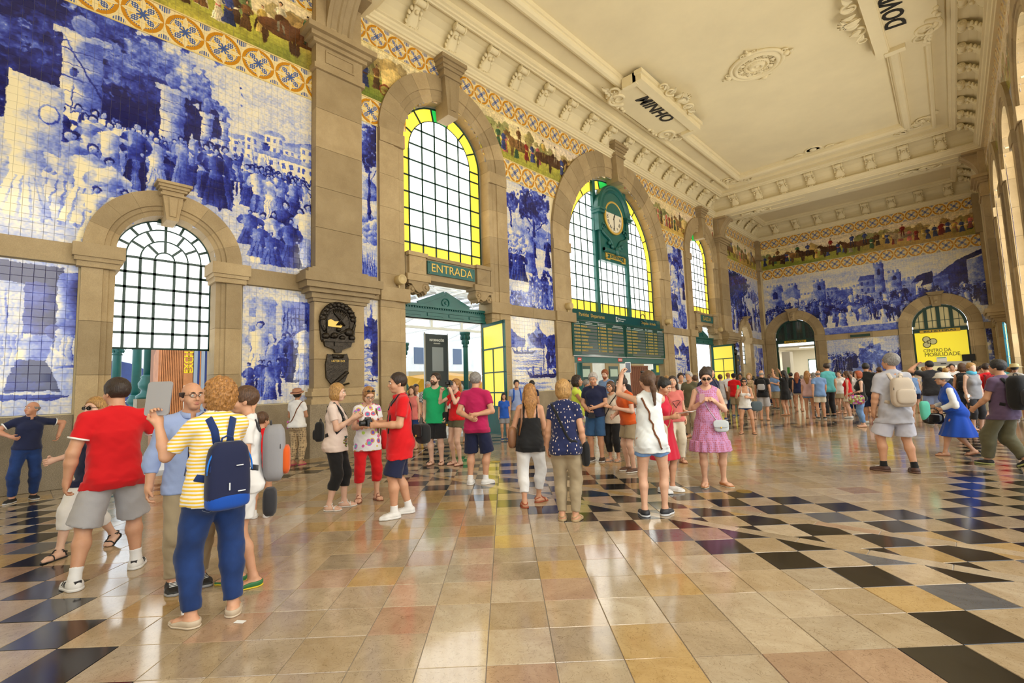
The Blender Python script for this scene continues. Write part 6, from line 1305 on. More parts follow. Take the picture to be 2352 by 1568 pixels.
def mesh_sdf(f, lo, hi, h, fine=((), (), ())):
    X = [axis_pts(lo[i], hi[i], h, fine[i]) for i in range(3)]; n = [len(x) for x in X]; nb = [(k-1)//4 for k in n]
    c = [(x[:-1:4]+x[4::4])/2 for x in X]; e = [(x[4::4]-x[:-1:4])/2 for x in X]
    G = np.stack(np.meshgrid(*c, indexing='ij'), -1).reshape(-1, 3).astype(np.float32); rad = np.sqrt(sum(g**2 for g in np.meshgrid(*e, indexing='ij'))).reshape(-1)
    D0 = f(G); keep = np.abs(D0) < rad*1.25+.004; D = np.where(D0 > 0, 1., -1.).reshape(nb).astype(np.float32)
    Dn = np.ones(n, np.float32); Dn[:-1, :-1, :-1] = np.repeat(np.repeat(np.repeat(D, 4, 0), 4, 1), 4, 2)
    kb = keep.reshape(nb); mask = np.zeros(n, bool); K = np.repeat(np.repeat(np.repeat(kb, 4, 0), 4, 1), 4, 2); mask[:-1, :-1, :-1] = K
    for ax in range(3):
        m2 = np.zeros_like(mask); s1 = [slice(None)]*3; s2 = [slice(None)]*3; s1[ax] = slice(1, None); s2[ax] = slice(0, -1); m2[tuple(s1)] = mask[tuple(s2)]; mask |= m2
    I = np.nonzero(mask); P = np.stack([X[i][I[i]] for i in range(3)], -1); Dn[I] = f(P)
    # surface nets
    nc = [k-1 for k in n]; NC = nc[0]*nc[1]*nc[2]; S = Dn < 0; ids, pts, quads = [], [], []
    st = (nc[1]*nc[2], nc[2], 1)
    for ax in range(3):
        s1 = [slice(None)]*3; s2 = [slice(None)]*3; s1[ax] = slice(0, -1); s2[ax] = slice(1, None)
        J = np.nonzero(S[tuple(s1)] != S[tuple(s2)]); J = np.stack(J, -1)
        o1, o2 = [(1, 2), (2, 0), (0, 1)][ax]
        ok = (J[:, o1] > 0) & (J[:, o2] > 0) & (J[:, o1] < nc[o1]) & (J[:, o2] < nc[o2]); J = J[ok]
        if not len(J): continue
        J2 = J.copy(); J2[:, ax] += 1; d0 = Dn[J[:, 0], J[:, 1], J[:, 2]]; d1 = Dn[J2[:, 0], J2[:, 1], J2[:, 2]]; t = d0/(d0-d1)
        p = np.stack([X[i][J[:, i]] for i in range(3)], -1); p[:, ax] += t*(X[ax][J2[:, ax]]-X[ax][J[:, ax]])
        cid = J[:, 0]*st[0]+J[:, 1]*st[1]+J[:, 2]*st[2]; a1, a2 = st[o1], st[o2]
        q4 = np.stack([cid-a1-a2, cid-a2, cid, cid-a1], -1); fl = d0 > 0; q4[fl] = q4[fl][:, ::-1]; quads.append(q4)
        for j in range(4): ids.append(q4[:, j]); pts.append(p if not fl.any() else p)
    if not ids: return np.zeros((0, 3)), np.zeros((0, 4), int)
    # accumulate (order of q4 columns does not matter for the mean)
    allid = np.concatenate(ids); allp = np.concatenate(pts); u, inv = np.unique(allid, return_inverse=True); cnt = np.bincount(inv).astype(np.float32)
    V = np.stack([np.bincount(inv, allp[:, k])/cnt for k in range(3)], -1); Q = np.concatenate(quads); lut = np.searchsorted(u, Q); return V, lut
def np_mesh(name, V, Q, m, smooth=True):
    me = bpy.data.meshes.new(name); nf = len(Q); me.vertices.add(len(V)); me.vertices.foreach_set('co', np.ascontiguousarray(V, np.float32).ravel())
    me.loops.add(nf*4); me.loops.foreach_set('vertex_index', np.ascontiguousarray(Q, np.int32).ravel()); me.polygons.add(nf)
    me.polygons.foreach_set('loop_start', np.arange(0, nf*4, 4, dtype=np.int32)); me.polygons.foreach_set('use_smooth', np.ones(nf, bool)); me.materials.append(m); me.update(calc_edges=True); me.validate(); return me
def folds(P, amp, f, ph=0.0):
    x, y, z = P[:, 0]*f, P[:, 1]*f, P[:, 2]*f
    return amp*(np.sin(x*1.3+2.1*np.sin(z*.7+ph)+ph)+np.sin(z*1.9+1.7*np.sin(x*1.1+ph*2)+y*1.3)+.6*np.sin(y*2.3+z*.8+ph))/2.6
def rot(ax, deg):
    a = math.radians(deg); c, s = math.cos(a), math.sin(a)
    return np.array({'x': [[1, 0, 0], [0, c, -s], [0, s, c]], 'y': [[c, 0, s], [0, 1, 0], [-s, 0, c]], 'z': [[c, -s, 0], [s, c, 0], [0, 0, 1]]}[ax], np.float32)
ARM = {'down': ((.14, -.03, -1), (.05, .18, -1)), 'relax': ((.2, -.08, -1), (.08, .32, -1)), 'chest': ((.16, .12, -1), (-.5, .75, .3)), 'low': ((.16, .06, -1), (-.35, .85, -.25)), 'phone': ((.18, .12, -1), (-.42, .72, .52)),
       'eye': ((.3, .75, -.35), (-.45, .25, 1)), 'up': ((.35, .6, .55), (-.25, .45, .8)), 'high': ((.4, .7, .3), (-.3, .35, 1)), 'back': ((.22, -.25, -1), (-.75, -.32, -.2)), 'hip': ((.75, -.15, -.7), (-.75, .35, -.25)), 'fwd': ((.1, .5, -.8), (-.1, .9, -.1)), 'swing': ((.15, .3, -1), (.0, .5, -.9)), 'swingb': ((.2, -.42, -1), (.1, -.1, -1)), 'point': ((.75, .35, .25), (.7, .3, .4)), 'pocket': ((.22, -.14, -1), (-.1, .42, -1)), 'strap': ((.22, -.05, -1), (-.3, .6, .75)), 'head': ((.8, .35, .35), (-.7, .2, .65)), 'cross': ((.2, .15, -1), (-.95, .5, .05)), 'gest': ((.25, .3, -.9), (.25, .95, .05))}
class Person:
    def __init__(s, h=1.7, sex='f', fat=0.0, lean=0, side=0, twist=0, head=(0, 0), R='down', L='down', fR=(.1, 0, 8, 0), fL=(-.1, 0, -8, 0), curl=(.5, .5), nR=None, nL=None, hs=1.0, bust=1.0, sw=None, lod=1, seat=None, shw=1.0):
        s.h, s.sex, s.fat, s.lod, s.hs = h, sex, fat, lod, hs; s.k = h/1.75; m = sex == 'm'; s.m = m; s.prims = []; W = 1+.28*fat; s.W = W
        # feet and legs
        s.legs = {}; pz = .925; feet = {}
        for nm, (x, y, a, p), sg in (('R', fR, 1), ('L', fL, -1)):
            Rz = rot('z', -a); B0 = A3(x, y, 0)+Rz@A3(0, .10, 0); Rp = Rz@rot('x', -p)
            tf = lambda q, B0=B0, Rp=Rp: B0+Rp@(A3(*q)-A3(0, .10, 0))
            feet[nm] = (tf, Rp); ank = tf((0, 0, .085)); hip0 = A3(sg*.088, 0, 0); dxy = np.linalg.norm((ank-hip0)[:2]); pz = min(pz, ank[2]+math.sqrt(max(.05, .838**2-dxy**2)))
            s.legs[nm] = [None, None, ank, Rz]
        if seat: pz = seat
        s.pz = pz; s.feet = feet
        for nm, sg in (('R', 1), ('L', -1)):
            hip = A3(sg*.088, 0, pz-.01); ank, Rz = s.legs[nm][2], s.legs[nm][3]; v = ank-hip; D = min(.838, np.linalg.norm(v)); a, b = .43, .41
            q = (a*a-b*b+D*D)/(2*D); hh = math.sqrt(max(.0004, a*a-q*q)); u = unit(v); fw = Rz@A3(0, 1, .05); fw = unit(fw-u*(fw@u)); s.legs[nm][0] = hip; s.legs[nm][1] = hip+u*q+fw*hh
        # torso and head frames
        s.T = rot('z', -twist)@rot('y', side)@rot('x', -lean); s.O = A3(0, 0, pz); s.t = lambda x, y, z: s.O+s.T@A3(x, y, z)
        s.Hd = s.T@rot('x', lean*.7)@rot('z', -head[0])@rot('x', head[1]); s.sw = sw or (.178 if m else .155); s.sw *= shw
        s.neck = s.t(0, .012, .60); s.hc = s.neck+s.Hd@A3(0, .012, .095*hs+.01); s.hd = lambda x, y, z: s.hc+s.Hd@(A3(x, y, z)*hs)
        s.arms = {}
        for nm, spec, sg in (('R', R, 1), ('L', L, -1)):
            ua, fa = ARM[spec] if isinstance(spec, str) else spec; sh = s.t(sg*s.sw, -.012, .478); ua = s.T@unit((ua[0]*sg, ua[1], ua[2])); fa = s.T@unit((fa[0]*sg, fa[1], fa[2])); el = sh+ua*.285; wr = el+fa*.245; s.arms[nm] = (sh, el, wr, ua, fa)
        s.curl = {'R': curl[0], 'L': curl[1]}; s.nrm = {'R': nR, 'L': nL}; s.build()
    def c(s, tag, a, b, ra, rb, k=.025): s.prims.append(('c', tag, A3(*a), A3(*b), ra, rb, k))
    def e(s, tag, c, r, R=None, k=.03, sub=False): s.prims.append(('e', tag, A3(*c), A3(*r), R, sub, k))
    def build(s):
        m, W, f = s.m, s.W, s.fat; T = s.T; hw = .158 if m else .172
        s.e('torso', s.t(0, -.005, .01), (hw*W, .115*W, .125), T, .05); s.e('torso', s.t(0, 0, .17), ((.138 if m else .120)*W, (.10 if m else .092)*W, .15), T, .06)
        s.e('torso', s.t(0, .03+.045*f, .11), ((.11+.06*f), .085+.075*f, .13), T, .05); s.e('torso', s.t(0, 0, .35), ((.162 if m else .140)*(1+.15*f), .113*(1+.2*f), .17), T, .06)
        s.c('torso', s.t(-s.sw*.82, -.012, .475), s.t(s.sw*.82, -.012, .475), .058 if m else .048, .058 if m else .048, .05)
        for sg in (-1, 1):
            s.c('torso', s.t(sg*.03, -.02, .545), s.t(sg*s.sw*.7, -.018, .49), .045, .042, .04)
            s.e('torso', s.t(sg*.078, -.06, -.03), (.092*W, .085*W, .10), T, .05)
            if not m: s.e('torso', s.t(sg*.07, .085, .315), (.066, .058+.02*f, .066), T, .04)
            else: s.e('torso', s.t(sg*.075, .07, .37), (.075, .045, .065), T, .05)
        s.c('neck', s.t(0, -.015, .52), s.hd(0, -.02, -.06), (.058 if m else .047)*(1+.15*f), .054 if m else .044, .03)
        H, hs = s.Hd, s.hs; q = lambda *r: tuple(v*hs for v in r)
        s.e('head', s.hd(0, -.014, .032), q(.076, .094, .090), H, .02); s.e('head', s.hd(0, .026, -.025), q(.061+.008*f, .066, .086), H, .03); s.e('head', s.hd(0, .06, -.088), q(.034, .028, .026), H, .03)
        if s.lod < 3:
            s.c('head', s.hd(0, .088, .012), s.hd(0, .112, -.028), .007*hs, .0125*hs, .014); s.c('head', s.hd(-.014, .094, -.034), s.hd(.014, .094, -.034), .008*hs, .008*hs, .01)
            s.c('head', s.hd(-.042, .074, .026), s.hd(.042, .074, .026), .013*hs, .013*hs, .02)
            for sg in (-1, 1): s.e('head', s.hd(sg*.031, .101, .006), q(.017, .014, .0105), H, .008, True); s.e('head', s.hd(sg*.045, .055, -.035), q(.022, .03, .028), H, .025)
            s.e('head', s.hd(0, .092, -.058), q(.023, .010, .0055), H, .008); s.e('head', s.hd(0, .090, -.069), q(.019, .010, .006), H, .008); s.e('head', s.hd(0, .103, -.0633), q(.022, .006, .0022), H, .004, True)
        for sg in (-1, 1): s.e('head', s.hd(sg*.077, -.012, -.012), q(.010, .022, .032), H@rot('z', sg*20), .008)
        ar, fr = (.047, .041) if m else (.040, .035); fa_ = (.041, .028) if m else (.035, .0245)
        for nm, sg in (('R', 1), ('L', -1)):
            sh, el, wr, ua, fd = s.arms[nm]; s.c('ua'+nm, sh, el, ar*W*1.04, fr*W, .035); mid = el+(wr-el)*.35; s.c('fa'+nm, el, mid, fr*W*.98, fa_[0]*W, .02); s.c('fa'+nm, mid, wr, fa_[0]*W, fa_[1], .02); s.hand(nm, sg, wr, fd)
            hip, kn, an, Rz = s.legs[nm]; th = (.080, .056) if m else (.084, .054); s.c('th'+nm, hip, hip+(kn-hip)*.45, th[0]*W, (th[0]*.88)*W, .05); s.c('th'+nm, hip+(kn-hip)*.45, kn, th[0]*.88*W, th[1]*(1+.12*f), .03)
            cb = kn+(an-kn)*.34+Rz@A3(0, -.014, 0); cw = (.057 if m else .052)*(1+.15*f); s.c('sh'+nm, kn, cb, th[1]*.98, cw, .03); s.c('sh'+nm, cb, an+A3(0, 0, .01), cw, .035 if m else .031, .03); s.foot(nm)
    def hand(s, nm, sg, w, d):
        n0 = s.nrm[nm]; n = s.T@A3(n0[0]*sg, n0[1], n0[2]) if n0 is not None else s.T@A3(-sg, .15, .05); n = unit(n-d*(n@d)); sd = np.cross(d, n); ts = sg; cl = s.curl[nm]; t = 'hd'+nm
        R = np.stack([sd, d, n], 1); s.hands = getattr(s, 'hands', {}); s.hands[nm] = (w+d*.075+n*.028, R, w)
        s.e(t, w+d*.050, (.040, .055, .0165), R, .016); s.c(t, w, w+d*.03, .026, .027, .02)
        if s.lod >= 3:
            for o in (-.026, -.009, .009, .026): s.c(t, w+d*.085+sd*o, w+d*.14+sd*o+n*.03*cl, .0095, .008, .006)
            s.c(t, w+d*.025+sd*ts*.03, w+d*.075+sd*ts*.055+n*.02, .011, .009, .012); return
        for i, (o, L) in enumerate(((-.030, .060), (-.0105, .074), (.0100, .080), (.0295, .072)) if ts > 0 else ((-.0295, .072), (-.0100, .080), (.0105, .074), (.030, .060))):
            p = w+d*(.090-.004*abs(o)/.03)+sd*o; dr = d+sd*o*2.2; dr = unit(dr); ang = 0; r = .0092
            for j, fr in enumerate((.44, .31, .25)):
                ang += (cl*(62, 78, 50)[j]+6); a = math.radians(min(ang, 205)); dd = dr*math.cos(a)+n*math.sin(a); p2 = p+dd*L*fr; s.c(t, p, p2, r, r-.0008, .005); p = p2; r -= .0009
        p = w+d*.028+sd*ts*.030; d1 = unit(d*.62+sd*ts*.62+n*(.30+.35*cl)); p2 = p+d1*.040; d2 = unit(d*(.85-.2*cl)+sd*ts*(.25-.5*cl)+n*(.25+.6*cl)); s.c(t, p-d1*.012, p2, .0140, .0112, .014); s.c(t, p2, p2+d2*.032, .0110, .0085, .006)
    def foot(s, nm):
        tf, Rp = s.feet[nm]; an = s.legs[nm][2]; t = 'ft'+nm; s.c(t, an+A3(0, 0, .0), tf((0, .01, .055)), .036, .036, .03); s.e(t, tf((0, -.035, .038)), (.032, .038, .037), Rp, .02)
        for o in (-.016, .016): s.c(t, tf((o, -.02, .036)), tf((o*1.3, .10, .028)), .030, .026, .02)
        s.c(t, tf((-.022, .10, .026)), tf((-.012, .158, .020)), .023, .017, .02); s.c(t, tf((.022, .10, .024)), tf((.022, .142, .019)), .021, .015, .02)
    def sdf(s, P, tags=None, infl=0.0, kk=None, tagk=None):
        d = np.full(len(P), .25, np.float32)
        for pr in s.prims:
            if tags is not None and not any(pr[1].startswith(t) for t in tags): continue
            if pr[0] == 'c': _, tg, a, b, ra, rb, k = pr; cen, R = (a+b)/2, np.linalg.norm(b-a)/2+max(ra, rb)
            else: _, tg, cen, r, Rm, sub, k = pr; R = float(max(r))
            k = kk or k; q = P-cen; i = np.nonzero((q*q).sum(1) < (R+infl+k+.20)**2)[0]
            if not len(i): continue
            x = P[i]; v = (sd_cone(x, a, b, ra, rb) if pr[0] == 'c' else sd_ell(x, cen, r, Rm))-infl
            if pr[0] == 'e' and sub: d[i] = -smin(-d[i], v+infl*2, k) if infl == 0 else d[i]
            else: d[i] = smin(d[i], v, k)
        return d
    def body_f(s, P): return np.maximum(s.sdf(P), .004-P[:, 2])
    # ---- garments
    def tor(s, P): return (P-s.O)@s.T                # points in the torso frame
    def drape(s, q, z0, z1, r0, r1, dep=.72):
        """hanging tube of cloth, elliptical, from z1 (top) to z0 (hem)"""
        t = np.clip((q[:, 2]-z0)/(z1-z0), 0, 1); r = r0+(r1-r0)*t; d = np.sqrt(q[:, 0]**2+((q[:, 1]-s.dy*(1-t*.5))/dep)**2)-r; return np.maximum(np.maximum(d*.8, z0-q[:, 2]), q[:, 2]-z1)
    def top_f(s, sleeve=.55, hem=-.1, infl=.012, loose=.02, neck=.085, nd=.05, fold=.004, flare=0.0, straps=False, slev_loose=.014, under=None):
        W, f = s.W, s.fat; fold *= 1.35; rh = (.158 if s.m else .165)*W+loose+flare; rc = (.155 if s.m else .136)*(1+.15*f)+.012; s.dy = .045*f; ph = s.h*37
        def fn(P):
            q = s.tor(P); d = s.sdf(P, ('torso',), infl); d = smin(d, s.drape(q, hem, .36, rh, rc, .74+.14*f), .03)
            if under is not None: d = smin(d, np.maximum(under(P)-.009, q[:, 2]-.2), .02)
            d = np.maximum(d, hem-q[:, 2])
            nk = np.sqrt(q[:, 0]**2+((q[:, 1]-.03)*.95)**2+((q[:, 2]-.60-nd*.3)*.8)**2)-neck
            d = np.maximum(d, -nk)
            if straps:
                top = .335+.02*np.cos(q[:, 0]*9); st = np.abs(np.abs(q[:, 0])-.095)-.012; d = np.maximum(d, np.minimum(q[:, 2]-top, st))
            for nm in 'RL':
                if sleeve <= 0:
                    sh = s.arms[nm][0]; d = np.maximum(d, .062*W-np.sqrt((((P-sh)+s.arms[nm][3]*-.02)**2).sum(1)) if not straps else d); continue
                sh, el, wr, ua, fd = s.arms[nm]; L = min(1, sleeve); e1 = sh+(el-sh)*L; a = sd_cone(P, sh, e1+ua*.06, .062*W if s.m else .054*W, (.047 if s.m else .041)*W+slev_loose)
                if sleeve <= 1: a = np.maximum(a, (P-e1)@ua)
                d = smin(d, a, .035)
                if sleeve > 1:
                    e2 = el+(wr-el)*(sleeve-1); a2 = np.maximum(sd_cone(P, el, e2+fd*.03, .055*W, .037+slev_loose*.6), (P-e2)@fd); d = smin(d, a2, .03)
            return np.maximum(d+folds(P, fold, 16, ph)+folds(P, fold*.5, 41, ph*3), .02-P[:, 2])
        return fn
    def bot_f(s, length=.8, infl=.010, loose=.014, waist=.12, fold=.003, taper=0.0):
        W = s.W; ph = s.h*51; s.dy = getattr(s, 'dy', .045*s.fat); fold *= 1.7
        def fn(P):
            q = s.tor(P); d = s.sdf(P, ('torso', 'th') if length <= 1 else ('torso', 'th', 'sh'), infl); ax, cut = [], []
            for nm in 'RL':
                hip, kn, an, Rz = s.legs[nm]; r0 = (.080 if s.m else .084)*W+infl; L = min(1, length); e = hip+(kn-hip)*L; u = unit(kn-hip)
                rk = ((.056 if s.m else .054)*(1+.12*s.fat)+infl+loose); re = r0+(rk-r0)*L; a = sd_cone(P, hip, e+u*.05, r0, re+(loose if length <= 1 else 0)); d = smin(d, a, .03)
                if length > 1:
                    e2 = kn+(an-kn)*(length-1); u2 = unit(an-kn); cb = kn+(an-kn)*.35+Rz@A3(0, -.012, 0); rc = (.057 if s.m else .052)*(1+.15*s.fat)+infl+loose*.6; r2 = (.040+loose+infl*.5)*(1-taper)
                    d = smin(d, smin(sd_cone(P, kn, cb, rk, rc), sd_cone(P, cb, e2+u2*.05, rc, r2), .03), .03); cut.append((P-e2)@u2)
                else: cut.append((P-e)@u)
                ax.append(np.minimum(sd_cone(P, hip, kn, 0, 0), sd_cone(P, kn, an, 0, 0)))
            d = np.maximum(np.maximum(d, q[:, 2]-waist), np.where(ax[0] < ax[1], cut[0], cut[1]))
            return np.maximum(d+folds(P, fold, 21, ph)+folds(P, fold*.5, 47, ph*2), .012-P[:, 2])
        return fn
    def skirt_f(s, hem, waist=.13, flare=.1, infl=.01, fold=.008, dep=.78, pl=11):
        """hem = height above the floor"""
        W = s.W; z1 = waist; z0 = hem-s.pz; s.dy = getattr(s, 'dy', .045*s.fat); r1 = (.125 if s.m else .118)*W+.012; rh = .168*W+.012
        def fn(P):
            q = P-s.O; t = np.clip((z1-q[:, 2])/(z1-z0), 0, 1); r = np.where(t < .3, r1+(rh-r1)*(t/.3)**.7, rh+flare*(t-.3)/.7); an = np.arctan2(q[:, 0], q[:, 1]); r = r+fold*t*np.sin(an*pl+q[:, 2]*3)
            d = (np.sqrt(q[:, 0]**2+(q[:, 1]/dep)**2)-r)*.78; d = smin(d, s.sdf(P, ('torso',), infl), .02); return np.maximum(np.maximum(d, z0-q[:, 2]), s.tor(P)[:, 2]-z1)
        return fn
    def shoe_f(s, nm, hi=.075, infl=.009):
        tf, Rp = s.feet[nm]; an = s.legs[nm][2]; up = Rp@A3(0, 0, 1); o = tf((0, 0, 0)); bk = Rp@A3(0, 1, 0)
        def fn(P):
            d = s.sdf(P, ('ft'+nm,), infl, .02); z = (P-o)@up; y = (P-o)@bk; d = np.maximum(d, z-hi+.25*np.clip(y-.03, 0, .1)); return np.maximum(d, .006-P[:, 2])
        return fn
    def sole_f(s, nm, infl=.013, th=.024):
        tf, Rp = s.feet[nm]; up = Rp@A3(0, 0, 1); o = tf((0, 0, 0))
        def fn(P):
            z = (P-o)@up; q = P-up*(z-.028)[:, None]; d = s.sdf(q.astype(np.float32), ('ft'+nm,), infl, .02); return np.maximum(np.maximum(d, z-th), -z+.0005)
        return fn
    def sock_f(s, nm, top):
        an = s.legs[nm][2]; kn = s.legs[nm][1]; u = unit(kn-an)
        def fn(P): return np.maximum(s.sdf(P, ('sh'+nm, 'ft'+nm), .005), np.maximum(((P-an)@u)-top, -((P-an)@u)-.04))
        return fn
    def hair_f(s, style, vol=1.0):
        hs = s.hs; back = s.T@A3(0, -1, 0)
        def fn(P):
            q = ((P-s.hc)@s.Hd)/hs; x, y, z = q[:, 0], q[:, 1], q[:, 2]; c0 = A3(0, -.018, .036); amp = {'curly': .012, 'wavy': .006}.get(style, .0025); fr = {'curly': 90, 'wavy': 55}.get(style, 70)
            t = .014*vol; d = sd_ell(q, c0, A3(.080+t, .096+t, .092+t)); line = {'buzz': .004, 'fringe': .016}.get(style, .0)
            face = (y*.80+z*-.45-.029+line)        # >0 is the face side
            low = -.045-z if style in ('short', 'buzz', 'bun', 'pony', 'fringe') else -.2-z
            if style == 'fringe': d = np.maximum(d, z-.035)
            d = np.maximum(d, np.maximum(face, np.where(y > -.03, low+.03, low)))
            if style == 'bob': d = smin(d, np.maximum(np.maximum(sd_ell(q, A3(0, -.022, -.03), A3(.094*vol, .098, .105)), -.115-z), y*.8-.042-.12*np.clip(z+.03, -.1, .02)), .02)
            if style == 'curly': d = smin(d, np.maximum(sd_ell(q, A3(0, -.035, -.01), A3(.115*vol, .108*vol, .135)), y*.85-.03-.25*np.clip(z, 0, .1)), .02)
            d = d*hs
            if style in ('long', 'wavy'):
                a = s.hd(0, -.075, .03); b = s.hd(0, -.10, -.12)+s.T@A3(0, -.03, -.02); e = b+s.T@A3(0, -.01, -.19); d = smin(d, smin(sd_flat(P, a, b, .075, .085, s.T), sd_flat(P, b, e, .085, .05, s.T), .03), .03)
                for sg in (-1, 1): d = smin(d, sd_cone(P, s.hd(sg*.085, -.03, -.01), s.hd(sg*.09, -.03, -.14), .022, .028), .03)
            if style == 'pony':
                a = s.hd(0, -.115, .03); b = s.hd(0, -.155, -.06); e = b+s.T@A3(0.01, -.0, -.2); d = smin(d, smin(sd_cone(P, a, b, .024, .036), sd_cone(P, b, e, .036, .014), .02), .015)
            if style == 'bun': d = smin(d, sd_ell(P, s.hd(0, -.085, .105), A3(.042, .042, .038), s.Hd), .012)
            return d+folds(P, amp, fr, s.h*11)*1.0
        return fn
def sd_flat(P, a, b, ra, rb, T, k=.45):
    """cone flattened front to back"""
    q = (P-a)@T; e = (b-a)@T; S = A3(1, 1/k, 1); return sd_cone(q*S, A3(0, 0, 0), (e*S).astype(np.float32), ra, rb)*k*1.35
# ---------------------------------------------------------------- dressing and placing people
def fabric(name, col, pat=None, col2=None, sc=1.0, col3=None, rough=.85):
    if name in MATS: return MATS[name]
    m = mat(name, col, rough, spec=.25, sheen=.15); t = m.node_tree; n = t.nodes; L = t.links; p = n['Principled BSDF']; tc = n.new('ShaderNodeTexCoord'); o = tc.outputs['Object']
    b = n.new('ShaderNodeTexNoise'); b.inputs['Scale'].default_value = 14; b.inputs['Detail'].default_value = 4; L.new(o, b.inputs['Vector']); bu = n.new('ShaderNodeBump'); bu.inputs['Strength'].default_value = .25; bu.inputs['Distance'].default_value = .012; L.new(b.outputs['Fac'], bu.inputs['Height']); L.new(bu.outputs['Normal'], p.inputs['Normal'])
    def ramp(f, stops, const=True):
        r = n.new('ShaderNodeValToRGB'); r.color_ramp.interpolation = 'CONSTANT' if const else 'LINEAR'; e = r.color_ramp.elements; e[0].position = stops[0][0]; e[0].color = (*stops[0][1], 1); e[1].position = stops[1][0]; e[1].color = (*stops[1][1], 1)
        for q, c in stops[2:]: k = e.new(q); k.color = (*c, 1)
        L.new(f, r.inputs['Fac']); return r.outputs['Color']
    out = None
    if pat == 'stripe':
        w_ = n.new('ShaderNodeTexWave'); w_.bands_direction = 'Z'; w_.inputs['Scale'].default_value = 13*sc; w_.inputs['Distortion'].default_value = .6; w_.inputs['Detail Scale'].default_value = .4; L.new(o, w_.inputs['Vector']); out = ramp(w_.outputs['Fac'], [(0, col), (.52, col2)])
    elif pat == 'plaid':
        s_ = n.new('ShaderNodeTexChecker'); s_.inputs['Scale'].default_value = 26*sc; s_.inputs[1].default_value = (*col, 1); s_.inputs[2].default_value = (*col2, 1); L.new(o, s_.inputs['Vector']); out = s_.outputs['Color']
    elif pat in ('floral', 'dots', 'confetti', 'ring'):
        v = n.new('ShaderNodeTexVoronoi'); v.inputs['Scale'].default_value = {'floral': 15, 'dots': 30, 'confetti': 34, 'ring': 22}[pat]*sc; v.inputs['Randomness'].default_value = .9 if pat != 'ring' else .3
        if pat == 'confetti':
            mp = n.new('ShaderNodeMapping'); mp.inputs['Scale'].default_value = (1, 1, .6); L.new(o, mp.inputs['Vector']); L.new(mp.outputs[0], v.inputs['Vector'])
        else: L.new(o, v.inputs['Vector'])
        st = {'floral': [(0, col3 or col2), (.28, col2), (.46, col)], 'dots': [(0, col2), (.25, col)], 'confetti': [(0, col2), (.24, col)], 'ring': [(0, col2), (.18, col), (.30, col2), (.40, col)]}[pat]; out = ramp(v.outputs['Distance'], st)
        if pat == 'floral':
            hs_ = n.new('ShaderNodeHueSaturation'); mr = n.new('ShaderNodeMapRange'); mr.inputs['To Min'].default_value = .3; mr.inputs['To Max'].default_value = .75; sp = n.new('ShaderNodeSeparateColor'); L.new(v.outputs['Color'], sp.inputs[0]); L.new(sp.outputs[0], mr.inputs['Value']); L.new(mr.outputs[0], hs_.inputs['Hue']); L.new(out, hs_.inputs['Color']); out = hs_.outputs['Color']
    elif pat == 'denim':
        z = n.new('ShaderNodeTexNoise'); z.inputs['Scale'].default_value = 5; z.inputs['Detail'].default_value = 5; L.new(o, z.inputs['Vector']); out = ramp(z.outputs['Fac'], [(.35, col), (.68, col2)], False)
    if out is not None: L.new(out, p.inputs['Base Color'])
    return m
def skin(i=0):
    c = [(.60, .33, .20), (.66, .40, .27), (.47, .24, .13), (.55, .28, .17), (.70, .46, .34), (.36, .17, .09)][i]; return mat('skin_%d' % i, c, .5, spec=.35, var=.12, vscale=9, col2=(c[0]*.9, c[1]*.82, c[2]*.8))
HAIR = {'black': (.010, .008, .007), 'dark': (.030, .016, .009), 'brown': (.09, .042, .018), 'blonde': (.42, .24, .075), 'red': (.28, .075, .018), 'grey': (.24, .23, .22), 'silver': (.42, .40, .38), 'honey': (.36, .17, .045), 'orange': (.38, .08, .02)}
def hair_mat(c):
    nm = 'hair_'+c
    if nm in MATS: return MATS[nm]
    m = mat(nm, HAIR[c], .5, spec=.5); t = m.node_tree; n = t.nodes; L = t.links; p = n['Principled BSDF']; tc = n.new('ShaderNodeTexCoord'); mp = n.new('ShaderNodeMapping'); mp.inputs['Scale'].default_value = (60, 60, 9); L.new(tc.outputs['Object'], mp.inputs['Vector']); z = n.new('ShaderNodeTexNoise'); z.inputs['Scale'].default_value = 2.4; z.inputs['Detail'].default_value = 4; z.inputs['Distortion'].default_value = .8; L.new(mp.outputs[0], z.inputs['Vector'])
    r = n.new('ShaderNodeValToRGB'); e = r.color_ramp.elements; k = HAIR[c]; e[0].position = .35; e[0].color = (k[0]*.5, k[1]*.45, k[2]*.4, 1); e[1].position = .68; e[1].color = (min(1, k[0]*1.4), min(1, k[1]*1.4), min(1, k[2]*1.4), 1); L.new(z.outputs['Fac'], r.inputs['Fac']); L.new(r.outputs['Color'], p.inputs['Base Color']); b = n.new('ShaderNodeBump'); b.inputs['Strength'].default_value = .6; b.inputs['Distance'].default_value = .01; L.new(z.outputs['Fac'], b.inputs['Height']); L.new(b.outputs['Normal'], p.inputs['Normal']); return m
JOBS = []; PEOPLE = {}
RES = {1: (.0115, .0055), 2: (.0150, .0085), 3: (.021, .014)}
class Rec: pass
def bounds(p, tags, mg):
    lo, hi = np.full(3, 9.), np.full(3, -9.)
    for pr in p.prims:
        if tags and not any(pr[1].startswith(t) for t in tags): continue
        if pr[0] == 'c': r = max(pr[4], pr[5]); a = np.minimum(pr[2], pr[3])-r; b = np.maximum(pr[2], pr[3])+r
        else: r = max(pr[3]); a, b = pr[2]-r, pr[2]+r
        lo, hi = np.minimum(lo, a), np.maximum(hi, b)
    return lo-mg, hi+mg
